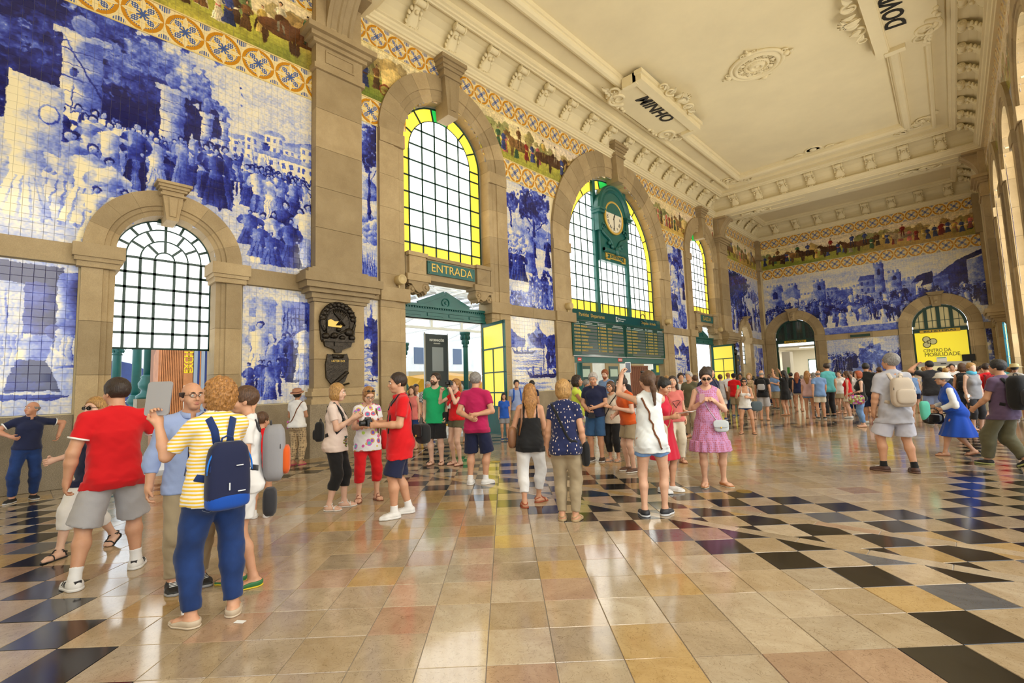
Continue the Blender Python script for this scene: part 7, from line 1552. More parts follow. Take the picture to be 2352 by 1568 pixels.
def job(rec, name, f, tags, m, mg=.03, fine=None, zlo=None, zhi=None, res=None, parent=None):
    lo, hi = bounds(rec.p, tags, mg)
    if zlo is not None: lo[2] = zlo
    if zhi is not None: hi[2] = zhi
    h = res or RES[rec.p.lod][0]; JOBS.append((rec, name, f, lo, hi, h, fine or ((), (), ()), m, parent))
def project(pts, f, off=.006, it=4):
    P = np.array(pts, np.float32)
    for _ in range(it):
        d = f(P); g = np.stack([f(P+A3(*e))-f(P-A3(*e)) for e in ((.004, 0, 0), (0, .004, 0), (0, 0, .004))], -1); g /= np.linalg.norm(g, axis=1)[:, None]+1e-6; P = (P-g*(d-off)[:, None]*.8).astype(np.float32)
    return P
def local(rec, b): b.v = [(x*rec.p.k, y*rec.p.k, z*rec.p.k) for x, y, z in b.v]; return b
def pbuild(rec, b, name, m, smooth=True, parent=None): return local(rec, b).build(name, m, parent or rec.o, smooth)
def strap(rec, t, pts, wd, m, name='strap', f=None, th=.004):
    """flat band that follows the clothed body"""
    f = f or rec.surf; P = project(pts, f, .004); b = MB(); rings = []
    for i, c in enumerate(P):
        tg = unit(P[min(i+1, len(P)-1)]-P[max(i-1, 0)]); g = unit([f((c+A3(*e))[None])[0]-f((c-A3(*e))[None])[0] for e in ((.004, 0, 0), (0, .004, 0), (0, 0, .004))]); sd = unit(np.cross(tg, g)); rings.append([c+sd*wd/2-g*th, c+sd*wd/2+g*th, c-sd*wd/2+g*th, c-sd*wd/2-g*th])
    b.loft(rings); return local(rec, b).build(name, m, t, True)
def item(rec, name, label, cat): 
    t = thing(name, label, cat); t.matrix_world = rec.o.matrix_world; return t
def superbox(b, fn, cx, cz, w, h, d, y0, n=20, lev=9, pw=3.2, taper=0.0):
    """soft box bulging towards -y from the plane y0; fn maps to the wearer's frame"""
    rings = []
    for i in range(lev+1):
        q = -1+2*i/lev; qq = max(-.985, min(.985, q)); s_ = (1-abs(qq)**pw)**(1/pw); tw = 1-taper*(q+1)/2; ring = []
        for k in range(n):
            a = 2*PI*k/n; c, s2 = math.cos(a), math.sin(a); x = math.copysign(abs(c)**(2/pw), c)*w/2*s_**.5*tw; y = math.copysign(abs(s2)**(2/pw), s2)*d/2*(.35+.65*s_); ring.append(fn(cx+x, y0-d/2+y, cz+q*h/2))
        rings.append(ring)
    b.loft(rings)
def person(px, py, label, h=1.66, face=180, sk=0, hair=('short', 'dark'), top=None, bot=None, dress=None, shoes=None, glasses=None, collar=None, group=None, lod=None, off=None, trim=None, socks=None, beard=None, **kw):
    q = to_floor(px, py); dist = math.hypot(q.x, q.y); lod = lod or (1 if dist < 7.6 else 2 if dist < 12.5 else 3)
    p = Person(h=h, lod=lod, **kw); rec = Rec(); rec.p = p; rec.lod = lod
    c = Vector((-q.x, -q.y, 0)).normalized(); r = Vector((-c.y, c.x, 0)); a = math.radians(face); fdir = c*math.cos(a)+r*math.sin(a); rz = math.atan2(-fdir.x, fdir.y)
    o = bpy.data.objects.new('person', bpy.data.meshes.new('person')); C.objects.link(o); o.location = (q.x, q.y, 0); o.rotation_euler = (0, 0, rz); o.matrix_world = Matrix.Translation((q.x, q.y, 0)) @ Matrix.Rotation(rz, 4, 'Z'); tag(o, label, 'person', group); rec.o = o; rec.face = face; rec.dist = dist
    fz = [(p.hands[n_][0], .10) for n_ in 'RL']+[(p.hc, .125)]; ff = RES[lod][1]; fine = tuple([(cen[i]-r_, cen[i]+r_, ff) for cen, r_ in fz] for i in range(3)); sm = skin(sk)
    job(rec, 'person', p.body_f, None, sm, .03, fine)
    surf = [lambda P: p.sdf(P)]
    def add_top(T, nm='top'):
        T = dict(T); m = T.pop('m'); nm = T.pop('name', 'shirt'); f = p.top_f(under=rec.botf, **T); surf.append(f); z = min(p.pz+T.get('hem', -.1)-.05, 9); job(rec, nm, f, ('torso', 'ua', 'fa') if T.get('sleeve', .55) > 0 else ('torso',), m, .06, zlo=max(0, z)); return f
    rec.botf = None
    if bot:
        B = dict(bot); m = B.pop('m'); B['waist'] = B.get('waist', min(.12, (top or {}).get('hem', .06)+.06) if top else .12); nm = B.pop('name', 'trousers')
        if nm == 'skirt': f = p.skirt_f(**B); job(rec, 'skirt', f, ('torso',), m, B.get('flare', .1)+.08, zlo=B['hem']-.03)
        else: f = p.bot_f(**B); job(rec, nm, f, ('torso', 'th', 'sh'), m, .05, zhi=p.pz+.25)
        surf.append(f); rec.botf = f
    if top: rec.topf = add_top(top)
    if dress:
        D = dict(dress); m = D['m']; sf = p.skirt_f(D['hem'], D.get('waist', .16), D.get('flare', .1), D.get('infl', .012)+.002, D.get('fold', .008), D.get('dep', .78), D.get('pl', 11)); tf = p.top_f(sleeve=D.get('sleeve', 0), hem=.05, infl=D.get('infl', .012), loose=D.get('loose', .0), neck=D.get('neck', .085), straps=D.get('straps', False)); f = lambda P, a_=tf, b_=sf: smin(a_(P), b_(P), .02); surf.append(f); job(rec, 'dress', f, ('torso', 'ua', 'fa') if D.get('sleeve', 0) > 0 else ('torso',), m, D.get('flare', .1)+.08, zlo=D['hem']-.03)
        if D.get('ruffle'): rf = p.skirt_f(D['hem']-D['ruffle'], D['hem']+.03-p.pz, .03, .0, .016, .8, 17); rf0 = rf; rh = .168*p.W+.012+D['flare']; rec_r = lambda P: np.maximum((np.sqrt((P[:, 0])**2+(P[:, 1]/.78)**2)-(rh+.012+.16*np.clip(D['hem']+.02-P[:, 2], 0, .2)+.012*np.sin(np.arctan2(P[:, 0], P[:, 1])*15)))*.75, np.maximum(P[:, 2]-(D['hem']+.02), D['hem']-D['ruffle']-P[:, 2])); job(rec, 'ruffle', rec_r, ('torso',), m, D['flare']+.14, zlo=D['hem']-D['ruffle']-.03, zhi=D['hem']+.06)
    rec.surf = lambda P: np.minimum.reduce([g(P) for g in surf]); rec.hairf = None
    if hair: rec.hairf = p.hair_f(hair[0], hair[2] if len(hair) > 2 else 1.0); lo = p.neck[2]-(.42 if hair[0] in ('long', 'wavy', 'pony') else .2); job(rec, 'hair', rec.hairf, ('head',), hair_mat(hair[1]), .10 if hair[0] not in ('long', 'wavy', 'pony') else .14, zlo=lo, res={1: .0065, 2: .0095, 3: .015}[lod])
    if beard:
        def bf(P):
            q_ = ((P-p.hc)@p.Hd)/p.hs; d = smin(sd_ell(q_, A3(0, .028, -.028), A3(.068, .073, .094)), sd_ell(q_, A3(0, .062, -.092), A3(.040, .034, .034)), .02); d = np.maximum(d, q_[:, 2]+.035-1.1*np.clip(np.abs(q_[:, 0])-.035, 0, .04)); d = np.maximum(d, -.02-q_[:, 1]); return np.maximum(d, .018-np.sqrt((q_[:, 0]*.8)**2+(q_[:, 2]+.063)**2*4+(q_[:, 1]-.105)**2))*p.hs+folds(P, .002, 80)
        job(rec, 'beard', bf, ('head',), hair_mat(beard), .04, res={1: .0065, 2: .0095, 3: .015}[lod])
    if collar:
        def cf(P):
            q_ = p.tor(P); rr = np.sqrt(q_[:, 0]**2+((q_[:, 1]-.008)*.95)**2); d = np.sqrt((rr-(.071 if p.m else .062))**2+((q_[:, 2]-.552+.22*q_[:, 1])*.5)**2)-.013; return np.maximum(d, .02-np.abs(q_[:, 0])-np.where(q_[:, 1] > .03, 0, 9))
        job(rec, 'collar', cf, ('neck',), collar, .08, res={1: .008, 2: .012, 3: .018}[lod])
    if trim and top:
        for nm in 'RL':
            sh, el, wr, ua, fd = p.arms[nm]; e1 = sh+(el-sh)*top.get('sleeve', .55)
            b = MB(); R_ = (.054+.014)*p.W; t = Vector(ua.tolist()); a_ = t.orthogonal().normalized(); b_ = t.cross(a_); rings = []
            for (r_, dd) in ((R_*.86, -.004), (R_+.001, -.012), (R_+.001, .003), (R_*.86, .003)): rings.append([Vector(e1.tolist())+t*dd+(a_*math.cos(2*PI*k/20)+b_*math.sin(2*PI*k/20))*r_ for k in range(20)])
            b.loft(rings); pbuild(rec, b, 'cuff', trim)
    if shoes:
        st, col = shoes[0], shoes[1]; m = col if not isinstance(col, tuple) else mat('shoe_%d_%d_%d' % tuple(int(v*99) for v in col), col, .55); sl = shoes[2] if len(shoes) > 2 else (.72, .70, .66); slm = mat('sole_%d_%d_%d' % tuple(int(v*99) for v in sl), sl, .6)
        for nm in 'RL':
            if st in ('sneak', 'flat', 'boot'): job(rec, 'shoe', p.shoe_f(nm, {'sneak': .078, 'flat': .052, 'boot': .11}[st], .010 if st != 'flat' else .007), ('ft'+nm,), m, .03, res={1: .0075, 2: .011, 3: .017}[lod])
            job(rec, 'sole', p.sole_f(nm, .013 if st == 'sneak' else .009, {'sneak': .026, 'wedge': .03}.get(st, .013)), ('ft'+nm,), slm if st in ('sneak', 'boot', 'flat') else m, .03, res={1: .0075, 2: .011, 3: .015}[lod])
            if st == 'sneak' and lod == 1:
                tf, Rp = p.feet[nm]
                for k in range(4):
                    b = MB(); P = project([tf((x, .045+.022*k, .09)) for x in (-.028, -.014, 0, .014, .028)], p.shoe_f(nm), .003); b.tube(P.tolist(), .0035, 5); pbuild(rec, b, 'lace', WHITE if col != WHITE else mat('lace_grey', (.5, .5, .5), .8))
            if st in ('sandal', 'flip', 'wedge') and lod < 3:
                tf, Rp = p.feet[nm]; pf_ = lambda P: p.sdf(P, ('ft'+nm, 'sh'+nm))
                paths = [[tf((.055*math.cos(a), .085, .01+.06*math.sin(a))) for a in np.linspace(0.1, PI-.1, 9)], [tf((.05*math.cos(a), .02+.06*math.cos(a), .02+.075*math.sin(a))) for a in np.linspace(.1, PI-.1, 9)], [tf((.05*math.cos(a), -.02+.06*math.sin(a)-.04, .075)) for a in np.linspace(-PI*.55, PI*1.55, 14)]] if st != 'flip' else [[tf((x, .13-abs(x)*1.6, .06)) for x in (-.042, -.03, -.015, 0.0)], [tf((x, .13-abs(x)*1.6, .06)) for x in (.042, .03, .015, 0)]]
                for pa in paths:
                    b = MB(); b.tube(project(pa, pf_, .003).tolist(), .0065 if st != 'flip' else .006, 6); pbuild(rec, b, 'foot_strap', m)
    if socks:
        for nm in 'RL': job(rec, 'sock', p.sock_f(nm, socks[1]), ('sh'+nm, 'ft'+nm), socks[0], .02, zhi=.085+socks[1]+.05, res={1: .009, 2: .013, 3: .018}[lod])
    if lod < 3 and abs(face) < 140:
        for sg in (-1, 1):
            b = MB(); c_ = p.hd(sg*.031, .0865, .006); b.ball(tuple(c_), .0118, 10, 8); b.cur = 1; d_ = unit(p.Hd@A3(0, 1, -.08)); b.ball(tuple(c_+d_*.0068), .0062, 8, 6); local(rec, b).build('eye', [mat('eye_white', (.72, .68, .62), .25), mat('iris_dark', (.02, .012, .008), .2)], o, True)
            b = MB(); b.tube([tuple(p.hd(sg*x, y, z)) for x, y, z in ((.014, .100, .028), (.030, .098, .034), (.048, .084, .029))], [.0035, .0045, .002], 6); pbuild(rec, b, 'eyebrow', hair_mat(hair[1] if hair and hair[1] not in ('silver', 'blonde') else 'brown'))
        b = MB(); b.ball(tuple(p.hd(0, .094, -.058)), (.0205*p.hs, .0105, .0050), 10, 6); b.ball(tuple(p.hd(0, .093, -.069)), (.0175*p.hs, .0105, .0060), 10, 6); R_ = p.Hd; cc = p.hd(0, .094, -.063); pbuild(rec, b, 'lips', mat('lips', (.42, .13, .10), .45))
    if glasses and lod < 3:
        b = MB(); k_ = .0022
        for sg in (-1, 1):
            cx, cy, cz = sg*.033, .112, .006; pts = [tuple(p.hd(cx+.024*math.cos(a), cy-.012*(abs(cx+.024*math.cos(a))/.06)**2, cz+.018*math.sin(a))) for a in np.linspace(0, 2*PI, 17)]; b.tube(pts, k_ if glasses == 'clear' else .003, 5)
            b.tube([tuple(p.hd(sg*.057, .104, .012)), tuple(p.hd(sg*.080, .04, .012)), tuple(p.hd(sg*.082, -.02, .004))], .0022, 5)
            if glasses == 'sun': b.loft([[tuple(p.hd(cx+.023*s_*math.cos(a), cy+.002-.012*(abs(cx+.023*math.cos(a))/.06)**2, cz+.017*s_*math.sin(a))) for a in np.linspace(0, 2*PI, 17)[:-1]] for s_ in (1, .05)], True, True)
        b.tube([tuple(p.hd(-.010, .117, .008)), tuple(p.hd(.010, .117, .008))], .0022, 5); pbuild(rec, b, 'sunglasses' if glasses == 'sun' else 'glasses', mat('glasses_black', (.012, .008, .006), .2))
    if glasses == 'head':
        b = MB()
        for sg in (-1, 1): b.ball(tuple(p.hd(sg*.036, .072, .108)), (.026, .014, .018), 10, 6); b.tube([tuple(p.hd(sg*.06, .06, .10)), tuple(p.hd(sg*.098, -.02, .04))], .0025, 5)
        b.tube([tuple(p.hd(-.02, .08, .11)), tuple(p.hd(.02, .08, .11))], .003, 5); pbuild(rec, b, 'sunglasses', mat('glasses_black', (.012, .008, .006), .2))
    return rec
# ---- things people carry (each a thing of its own)
def backpack(rec, label, m, m2=None, w=.29, h=.42, d=.15, z=.30, strapm=None, pocket=True, y0=None, straps=True, back=0.0):
    p = rec.p; t = item(rec, 'backpack', label, 'backpack'); y0 = (-.135-.02*p.fat if y0 is None else y0)-back; fn = lambda x, y, q: p.t(x, y, q); b = MB(); superbox(b, fn, 0, z, w, h, d, y0, 24, 11, 3.4, .12); pbuild(rec, b, 'bag_body', m, parent=t)
    if pocket: b = MB(); superbox(b, fn, 0, z-h*.14, w*.8, h*.5, d*.45, y0-d*.78, 20, 9, 3.2); pbuild(rec, b, 'front_pocket', m2 or m, parent=t)
    b = MB(); b.tube([p.t(x, y0-d*.35, z+h*.47+zz) for x, zz in ((-.04, 0), (-.035, .04), (0, .055), (.035, .04), (.04, 0))], .007, 6); pbuild(rec, b, 'handle', strapm or m, parent=t)
    b = MB(); b.tube([p.t(w*.44*math.cos(a), y0-d*.72-.012, z+h*.06+h*.36*math.sin(a)) for a in np.linspace(.05, PI-.05, 15)], .0045, 5); pbuild(rec, b, 'zip', strapm or BLACK, parent=t)
    if straps:
        for sg in (-1, 1): strap(rec, t, [p.t(sg*x, y, q) for x, y, q in ((.055, -.19, z+h*.46), (.065, -.17, .47), (.085, -.09, .53), (.10, 0, .56), (.105, .08, .52), (.11, .13, .42), (.12, .14, .32), (.14, .12, .22), (.165, .05, .15), (.155, -.08, .12), (.12, -.14, .11))], .05, strapm or m)
    return t
def pouch(rec, name, label, cat, m, c, w, h, d, rz=0, strapm=None, path=None, flap=False, handles=False, wd=.022, taper=.0, clasp=None):
    """soft bag at local point c (canonical metres), strap path over the body"""
    p = rec.p; t = item(rec, name, label, cat); R = rot('z', rz); cc = A3(*c); fn = lambda x, y, q: cc+R@A3(x, y, q); b = MB(); superbox(b, fn, 0, 0, w, h, d, d/2, 20, 9, 3.0, taper); pbuild(rec, b, 'bag_body', m, parent=t)
    if flap: b = MB(); superbox(b, fn, 0, h*.18, w*1.02, h*.66, d*.16, -d*.45, 18, 7, 3.0); pbuild(rec, b, 'flap', m, parent=t); b = MB(); b.ball(tuple(fn(0, -d*.63, -.02)), (.012, .012, .016), 8, 6); pbuild(rec, b, 'clasp', clasp or GOLD, parent=t)
    if handles:
        for sg in (-1, 1): b = MB(); b.tube([fn(w*.28*math.cos(a), sg*d*.2, h*.42+handles*math.sin(a)) for a in np.linspace(0, PI, 11)], .008, 6); pbuild(rec, b, 'handle', strapm or m, parent=t)
    if path: strap(rec, t, path, wd, strapm or m)
    return t
def cross_path(p, sg=1, n=18, drop=.02, back=True):
    """strap loop from one shoulder (sg) to the opposite hip"""
    pts = []
    for a in np.linspace(-.2, 2*PI-.2, 26): x = math.cos(a); pts.append(p.t(sg*(.02+.125*x)*1.05, .16*math.sin(a), .27+.27*x-drop*0))
    return pts
def held_box(rec, hand, name, label, cat, size, m, off=(0, .02, .06), tilt=0, screen=None, yaw=0, lens=False):
    """flat device in a hand; size (w, thickness, h), front faces the holder"""
    p = rec.p; w_, R, wr = p.hands[hand]; t = item(rec, name, label, cat); c = w_+p.T@A3(*off); Q = p.T@rot('z', yaw)@rot('x', tilt); b = MB(); rings = []
    W, D, H = size; rr = min(W, H)*.12
    out = [(x, z) for sx, sz in ((1, 1), (-1, 1), (-1, -1), (1, -1)) for x, z in [(sx*(W/2-rr)+rr*math.cos(a), sz*(H/2-rr)+rr*math.sin(a)) for a in [math.radians({(1, 1): 0, (-1, 1): 90, (-1, -1): 180, (1, -1): 270}[(sx, sz)]+30*k) for k in range(4)]]]
    b.loft([[c+Q@A3(x, y, z) for x, z in out] for y in (D/2, -D/2)]); pbuild(rec, b, 'case', m, False, t)
    b = MB(); b.loft([[c+Q@A3(x*.9, y, z*.92) for x, z in out] for y in (-D/2-.0005, -D/2-.0015)]); pbuild(rec, b, 'screen', screen or mat('phone_screen', (.02, .03, .05), .1), False, t)
    if lens: b = MB(); b.ball(tuple(c+Q@A3(W*.3, D/2, H*.4)), (.006, .003, .006), 8, 6); pbuild(rec, b, 'lens', BLACK, True, t)
    return t
def camera_thing(rec, label, c, ang=0, m=None):
    p = rec.p; t = item(rec, 'camera', label, 'camera'); c = A3(*c); R = rot('z', ang); f = lambda *q: tuple(c+R@A3(*q)); b = MB(); m = m or mat('camera_black', (.012, .012, .013), .4)
    b.loft([[f(x*k, y, z*k2) for x, z in ((-.065, -.045), (.065, -.045), (.065, .035), (.03, .045), (.022, .065), (-.022, .065), (-.03, .045), (-.065, .035))] for y, k, k2 in ((-.03, .95, .95), (-.02, 1, 1), (.025, 1, 1), (.032, .95, .95))]); pbuild(rec, b, 'body', m, False, t); b = MB(); rings = [[f(r*math.cos(2*PI*k/16), y, r*math.sin(2*PI*k/16)-.005) for k in range(16)] for r, y in ((.036, .03), (.036, .06), (.032, .065), (.034, .10), (.028, .105), (.022, .09))]; b.loft(rings); pbuild(rec, b, 'lens', m, True, t); return t
def hat(rec, style, m, band=None):
    p = rec.p; b = MB(); hs = p.hs; prof = {'bucket': [(.105, .085), (.155, .035), (.158, .038), (.112, .095), (.108, .13), (.075, .155), (.002, .16)], 'fedora': [(.10, .07), (.150, .068), (.152, .074), (.104, .082), (.098, .15), (.07, .165), (.002, .155)], 'sun': [(.105, .07), (.20, .05), (.202, .055), (.108, .085), (.10, .15), (.06, .165), (.002, .17)], 'cap': [(.103, .045), (.104, .06), (.100, .10), (.078, .135), (.04, .152), (.002, .156)]}[style]
    b.loft([[p.hd(r*math.cos(2*PI*k/28), r*1.12*math.sin(2*PI*k/28)-.015, z-.012) for k in range(28)] for r, z in prof])
    if style == 'cap': b.loft([[p.hd(x, .085+y, .042-y*.15+zz) for x, y in ((-.075, 0), (-.06, .05), (-.03, .08), (0, .088), (.03, .08), (.06, .05), (.075, 0))] for zz in (0, .006)])
    pbuild(rec, b, 'hat', m)
    if band: b = MB(); b.loft([[p.hd(r*math.cos(2*PI*k/28), r*1.12*math.sin(2*PI*k/28)-.015, z-.012) for k in range(28)] for r, z in ((.107, .085), (.1045, .105))]); pbuild(rec, b, 'hat_band', band)
# ---------------------------------------------------------------- the people
COL = dict(navy=(.012, .016, .05), red=(.60, .008, .012), black=(.012, .012, .013), white=(.74, .73, .72), grey=(.26, .26, .28), lgrey=(.40, .39, .40), khaki=(.34, .27, .17), olive=(.11, .10, .055), green=(.01, .36, .13), magenta=(.42, .012, .085), lblue=(.30, .38, .62), blue=(.02, .10, .50), yellow=(.78, .62, .02), lime=(.60, .72, .08), orange=(.62, .10, .015), beige=(.55, .47, .38), teal=(.10, .42, .44), denim=(.007, .022, .085), ldenim=(.11, .20, .38), brown=(.16, .06, .025), tan=(.48, .22, .08), pink=(.62, .40, .40), sky=(.18, .30, .55), purple=(.11, .07, .13), cream=(.68, .62, .50), dark=(.03, .03, .035), salmon=(.60, .16, .14), royal=(.012, .065, .40), mint=(.12, .55, .42))
def F(n): return fabric('cloth_'+n, COL[n]) if n not in ('denim', 'ldenim') else fabric('cloth_'+n, COL[n], 'denim', tuple(min(1, c*1.9) for c in COL[n]))
BOT = {'sh': dict(name='shorts', length=.72, loose=.018), 'hot': dict(name='shorts', length=.36, loose=.012), 'br': dict(name='shorts', length=.99, loose=.026), 'tr': dict(name='trousers', length=1.93, loose=.012), 'slim': dict(name='trousers', length=1.86, loose=.003), 'cap': dict(name='trousers', length=1.50, loose=.006), 'crop': dict(name='trousers', length=1.72, loose=.012)}
TOP = {'tee': dict(sleeve=.55, loose=.02), 'polo': dict(sleeve=.60, loose=.026), 'long': dict(sleeve=1.95, loose=.02), 'roll': dict(sleeve=1.55, loose=.03), 'tank': dict(sleeve=0, loose=.012), 'cami': dict(sleeve=0, loose=.006, straps=True), 'crop': dict(sleeve=.3, loose=.0, hem=.1)}
def bt(k, c, **kw): return dict(BOT[k], m=F(c) if isinstance(c, str) else c, **kw)
def tp(k, c, **kw): d = dict(TOP[k], m=F(c) if isinstance(c, str) else c, hem=-.12); d.update(TOP[k]); d.update(kw); return d
def sk_(c, hem, **kw): return dict(name='skirt', m=F(c) if isinstance(c, str) else c, hem=hem, **kw)
W_ = (.70, .69, .67)
# --- left foreground
p_bald = person(55, 1150, 'bald man in navy polo and jeans leaning near the left wall, hand on belt', 1.53, 12, 3, ('fringe', 'grey'), tp('polo', 'navy', hem=-.02), bt('tr', 'denim'), None, ('sneak', (.012, .012, .012), (.5, .5, .5)), sex='m', fat=.12, R=((.85, -.05, -.55), (-.55, .55, -.35)), L=((1, -.1, -.12), (-.25, .25, -1)), head=(58, 4), side=-3, fR=(.16, .02, 40, 0), fL=(-.13, -.06, -5, 0), collar=F('navy'), trim=WHITE, lod=2)
p_sung = person(208, 1263, 'woman in sunglasses, navy top and white capris walking behind the red polo man', 1.59, -45, 4, ('long', 'blonde'), tp('tee', 'navy', hem=-.16), bt('cap', 'white'), None, ('sandal', (.012, .012, .015)), glasses='sun', R=((.15, .1, -1), (.1, 1, -.15)), L=((.14, -.2, -1), (.02, .3, -1)), fR=(.1, .26, 5, 0), fL=(-.08, -.24, -5, 32), fat=.15)
p_redp = person(252, 1326, 'heavy man in red polo and grey shorts seen from behind', 1.73, -172, 0, ('short', 'dark', 1.1), tp('polo', 'red', hem=-.13, loose=.028, fold=.006), bt('br', 'lgrey', loose=.03), None, ('sneak', W_, W_), sex='m', fat=.5, R=((.55, .35, -.8), (.65, .7, .05)), L=((.30, -.02, -1), (.10, .22, -1)), head=(-22, 0), collar=F('red'), trim=WHITE, socks=(F('white'), .09), fR=(.20, .12, 22, 0), fL=(-.24, -.10, -14, 0), curl=(.4, .45), shw=1.12)
for nm in 'RL':
    tf, Rp = p_redp.p.feet[nm]; f_ = p_redp.p.shoe_f(nm); BK = mat('shoe_black', (.01, .01, .012), .4)
    for k in range(3):
        for sg in (-1, 1): b = MB(); b.tube(project([tf((sg*.04, .02+.026*k+j*.006, .035+.012*j)) for j in range(4)], f_, .002).tolist(), .0045, 5); pbuild(p_redp, b, 'stripe', BK)
    b = MB(); b.loft([[tf((x*w, -.052-.02+.012*abs(x)*20*.02, z)) for x in (-.022, -.01, .01, .022)]+[tf((x*w, -.045, z)) for x in (.022, -.022)] for z, w in ((.03, .7), (.05, .9), (.078, 1.1))]); pbuild(p_redp, b, 'heel_tab', BK, False)
p_glas = person(428, 1346, 'bald man with black glasses in a pale blue shirt behind the curly haired woman', 1.65, 12, 0, ('fringe', 'dark'), tp('roll', 'lblue', hem=-.12, loose=.03), bt('tr', 'khaki'), None, ('sneak', (.012, .011, .011), (.3, .3, .3)), sex='m', fat=.15, R=((.3, -.05, -1), (.12, .15, -1)), L=((.2, .2, -1), (-.4, .8, .5)), head=(-8, 0), glasses='clear', collar=F('lblue'), curl=(.4, .5))
STR = fabric('cloth_yellow_stripe', (.76, .72, .66), 'stripe', (.80, .50, .04))
p_curl = person(488, 1424, 'curly blonde woman in a yellow striped tee and jeans seen from behind', 1.66, -160, 0, ('curly', 'honey', 1.0), tp('tee', STR, hem=-.08, loose=.035, sleeve=.72, fold=.006), bt('tr', 'denim', loose=.016), None, ('flat', (.52, .42, .30), (.55, .45, .33)), fat=.38, R=((.05, .75, -.75), (-.75, .55, .55)), L=((.45, .55, -.75), (.12, .35, 1)), head=(-38, 6), fR=(.13, -.02, 25, 0), fL=(-.13, .03, -22, 0), curl=(.75, .65), nL=(.1, -.9, .2), nR=(0, -.9, .2))
backpack(p_curl, 'navy backpack with bright blue piping worn over a yellow striped tee', F('navy'), F('navy'), w=.30, h=.47, d=.15, z=.13, strapm=fabric('cloth_navy_strap', (.012, .03, .12)), pocket=False)
t = bpy.data.objects['backpack']; p = p_curl.p
b = MB(); b.tube([p.t(.148*math.cos(a), -.235-.02, .17+.19*math.sin(a)) for a in np.linspace(-.1, PI+.1, 19)], .006, 6); pbuild(p_curl, b, 'piping', fabric('cloth_piping', (.01, .16, .62)), parent=t)
b = MB(); superbox(b, lambda x, y, q: p.t(x, y, q), 0, -.045, .285, .12, .155, -.142, 20, 7, 3.0); pbuild(p_curl, b, 'base_panel', fabric('cloth_base_blue', (.006, .06, .33)), parent=t)
b = MB()
for x, z, w_, h_ in ((.045, .20, .045, .006), (-.02, .06, .006, .05), (.06, .02, .05, .006)): b.loft([[p.t(x+sx*w_/2, -.302+.012*abs(z-.13)*2, z+sz*h_/2) for sx, sz in ((-1, -1), (1, -1), (1, 1), (-1, 1))], [p.t(x+sx*w_/2, -.309+.012*abs(z-.13)*2, z+sz*h_/2) for sx, sz in ((-1, -1), (1, -1), (1, 1), (-1, 1))]])
pbuild(p_curl, b, 'print', WHITE, False, t)
held_box(p_curl, 'L', 'tablet', 'silver tablet held up by the curly haired woman', 'tablet', (.19, .009, .25), mat('tablet_silver', (.42, .43, .48), .3, .5), (.015, .03, .11), 8, yaw=125)
for sg in (-1, 1):
    b = MB(); pk = [p.t(sg*x, -.15, z) for x, z in ((.035, -.03), (.13, -.02), (.135, -.13), (.085, -.17), (.04, -.13), (.035, -.03))]; P = project(pk, p_curl.surf, .001); b.tube(P.tolist(), .0025, 4); pbuild(p_curl, b, 'pocket_stitching', mat('stitch', (.25, .30, .42), .8))
p_girl = person(598, 1188, 'girl with braids in a red top and white trainers behind the orange backpack', 1.28, 168, 0, ('pony', 'brown'), tp('tee', 'red', hem=-.1), bt('hot', 'orange'), None, ('sneak', W_, W_), hs=1.12, fat=.0, bust=0, head=(30, 0), socks=(F('white'), .05), lod=1)
p_pnt = person(560, 1342, 'person in white shorts and green water shoes behind the curly haired woman, arm pointing', 1.60, -95, 0, ('short', 'brown'), tp('tee', 'white', hem=-.1), bt('sh', 'white'), None, ('flat', (.03, .16, .05), (.75, .55, .03)), R=((.95, .0, .02), (.9, .1, .55)), L='down', lod=1, fR=(.1, .06, 8, 0), fL=(-.09, -.08, -8, 0))
backpack(p_pnt, 'grey and orange backpack beside the curly haired woman', F('grey'), F('orange'), w=.30, h=.50, d=.19, z=.22, strapm=F('dark'))
pouch(p_pnt, 'drawstring_bag', 'small black drawstring bag hanging below the grey and orange backpack', 'bag', F('dark'), (-.02, -.20, .70), .22, .24, .12)
p_hat = person(682, 1067, 'woman in a brown hat and patterned trousers looking at the pale tile mural', 1.60, 150, 2, ('short', 'black'), tp('tee', 'white', hem=-.06), bt('tr', fabric('cloth_ring', (.50, .36, .2), 'ring', (.05, .03, .02)), loose=.016), None, ('flip', (.72, .05, .22)), R='cross', L='cross', fat=.25, head=(-10, 14), lod=2)
hat(p_hat, 'fedora', mat('felt_brown', (.42, .20, .12), .9), mat('felt_band', (.2, .08, .05), .9))
pouch(p_hat, 'shoulder_bag', 'small patterned crossbody bag on the woman in the brown hat', 'bag', fabric('cloth_mosaic', (.45, .3, .12), 'floral', (.5, .1, .1), 1.4), (-.20, .02, .93), .20, .20, .08, 90, F('brown'), cross_path(p_hat.p, 1))
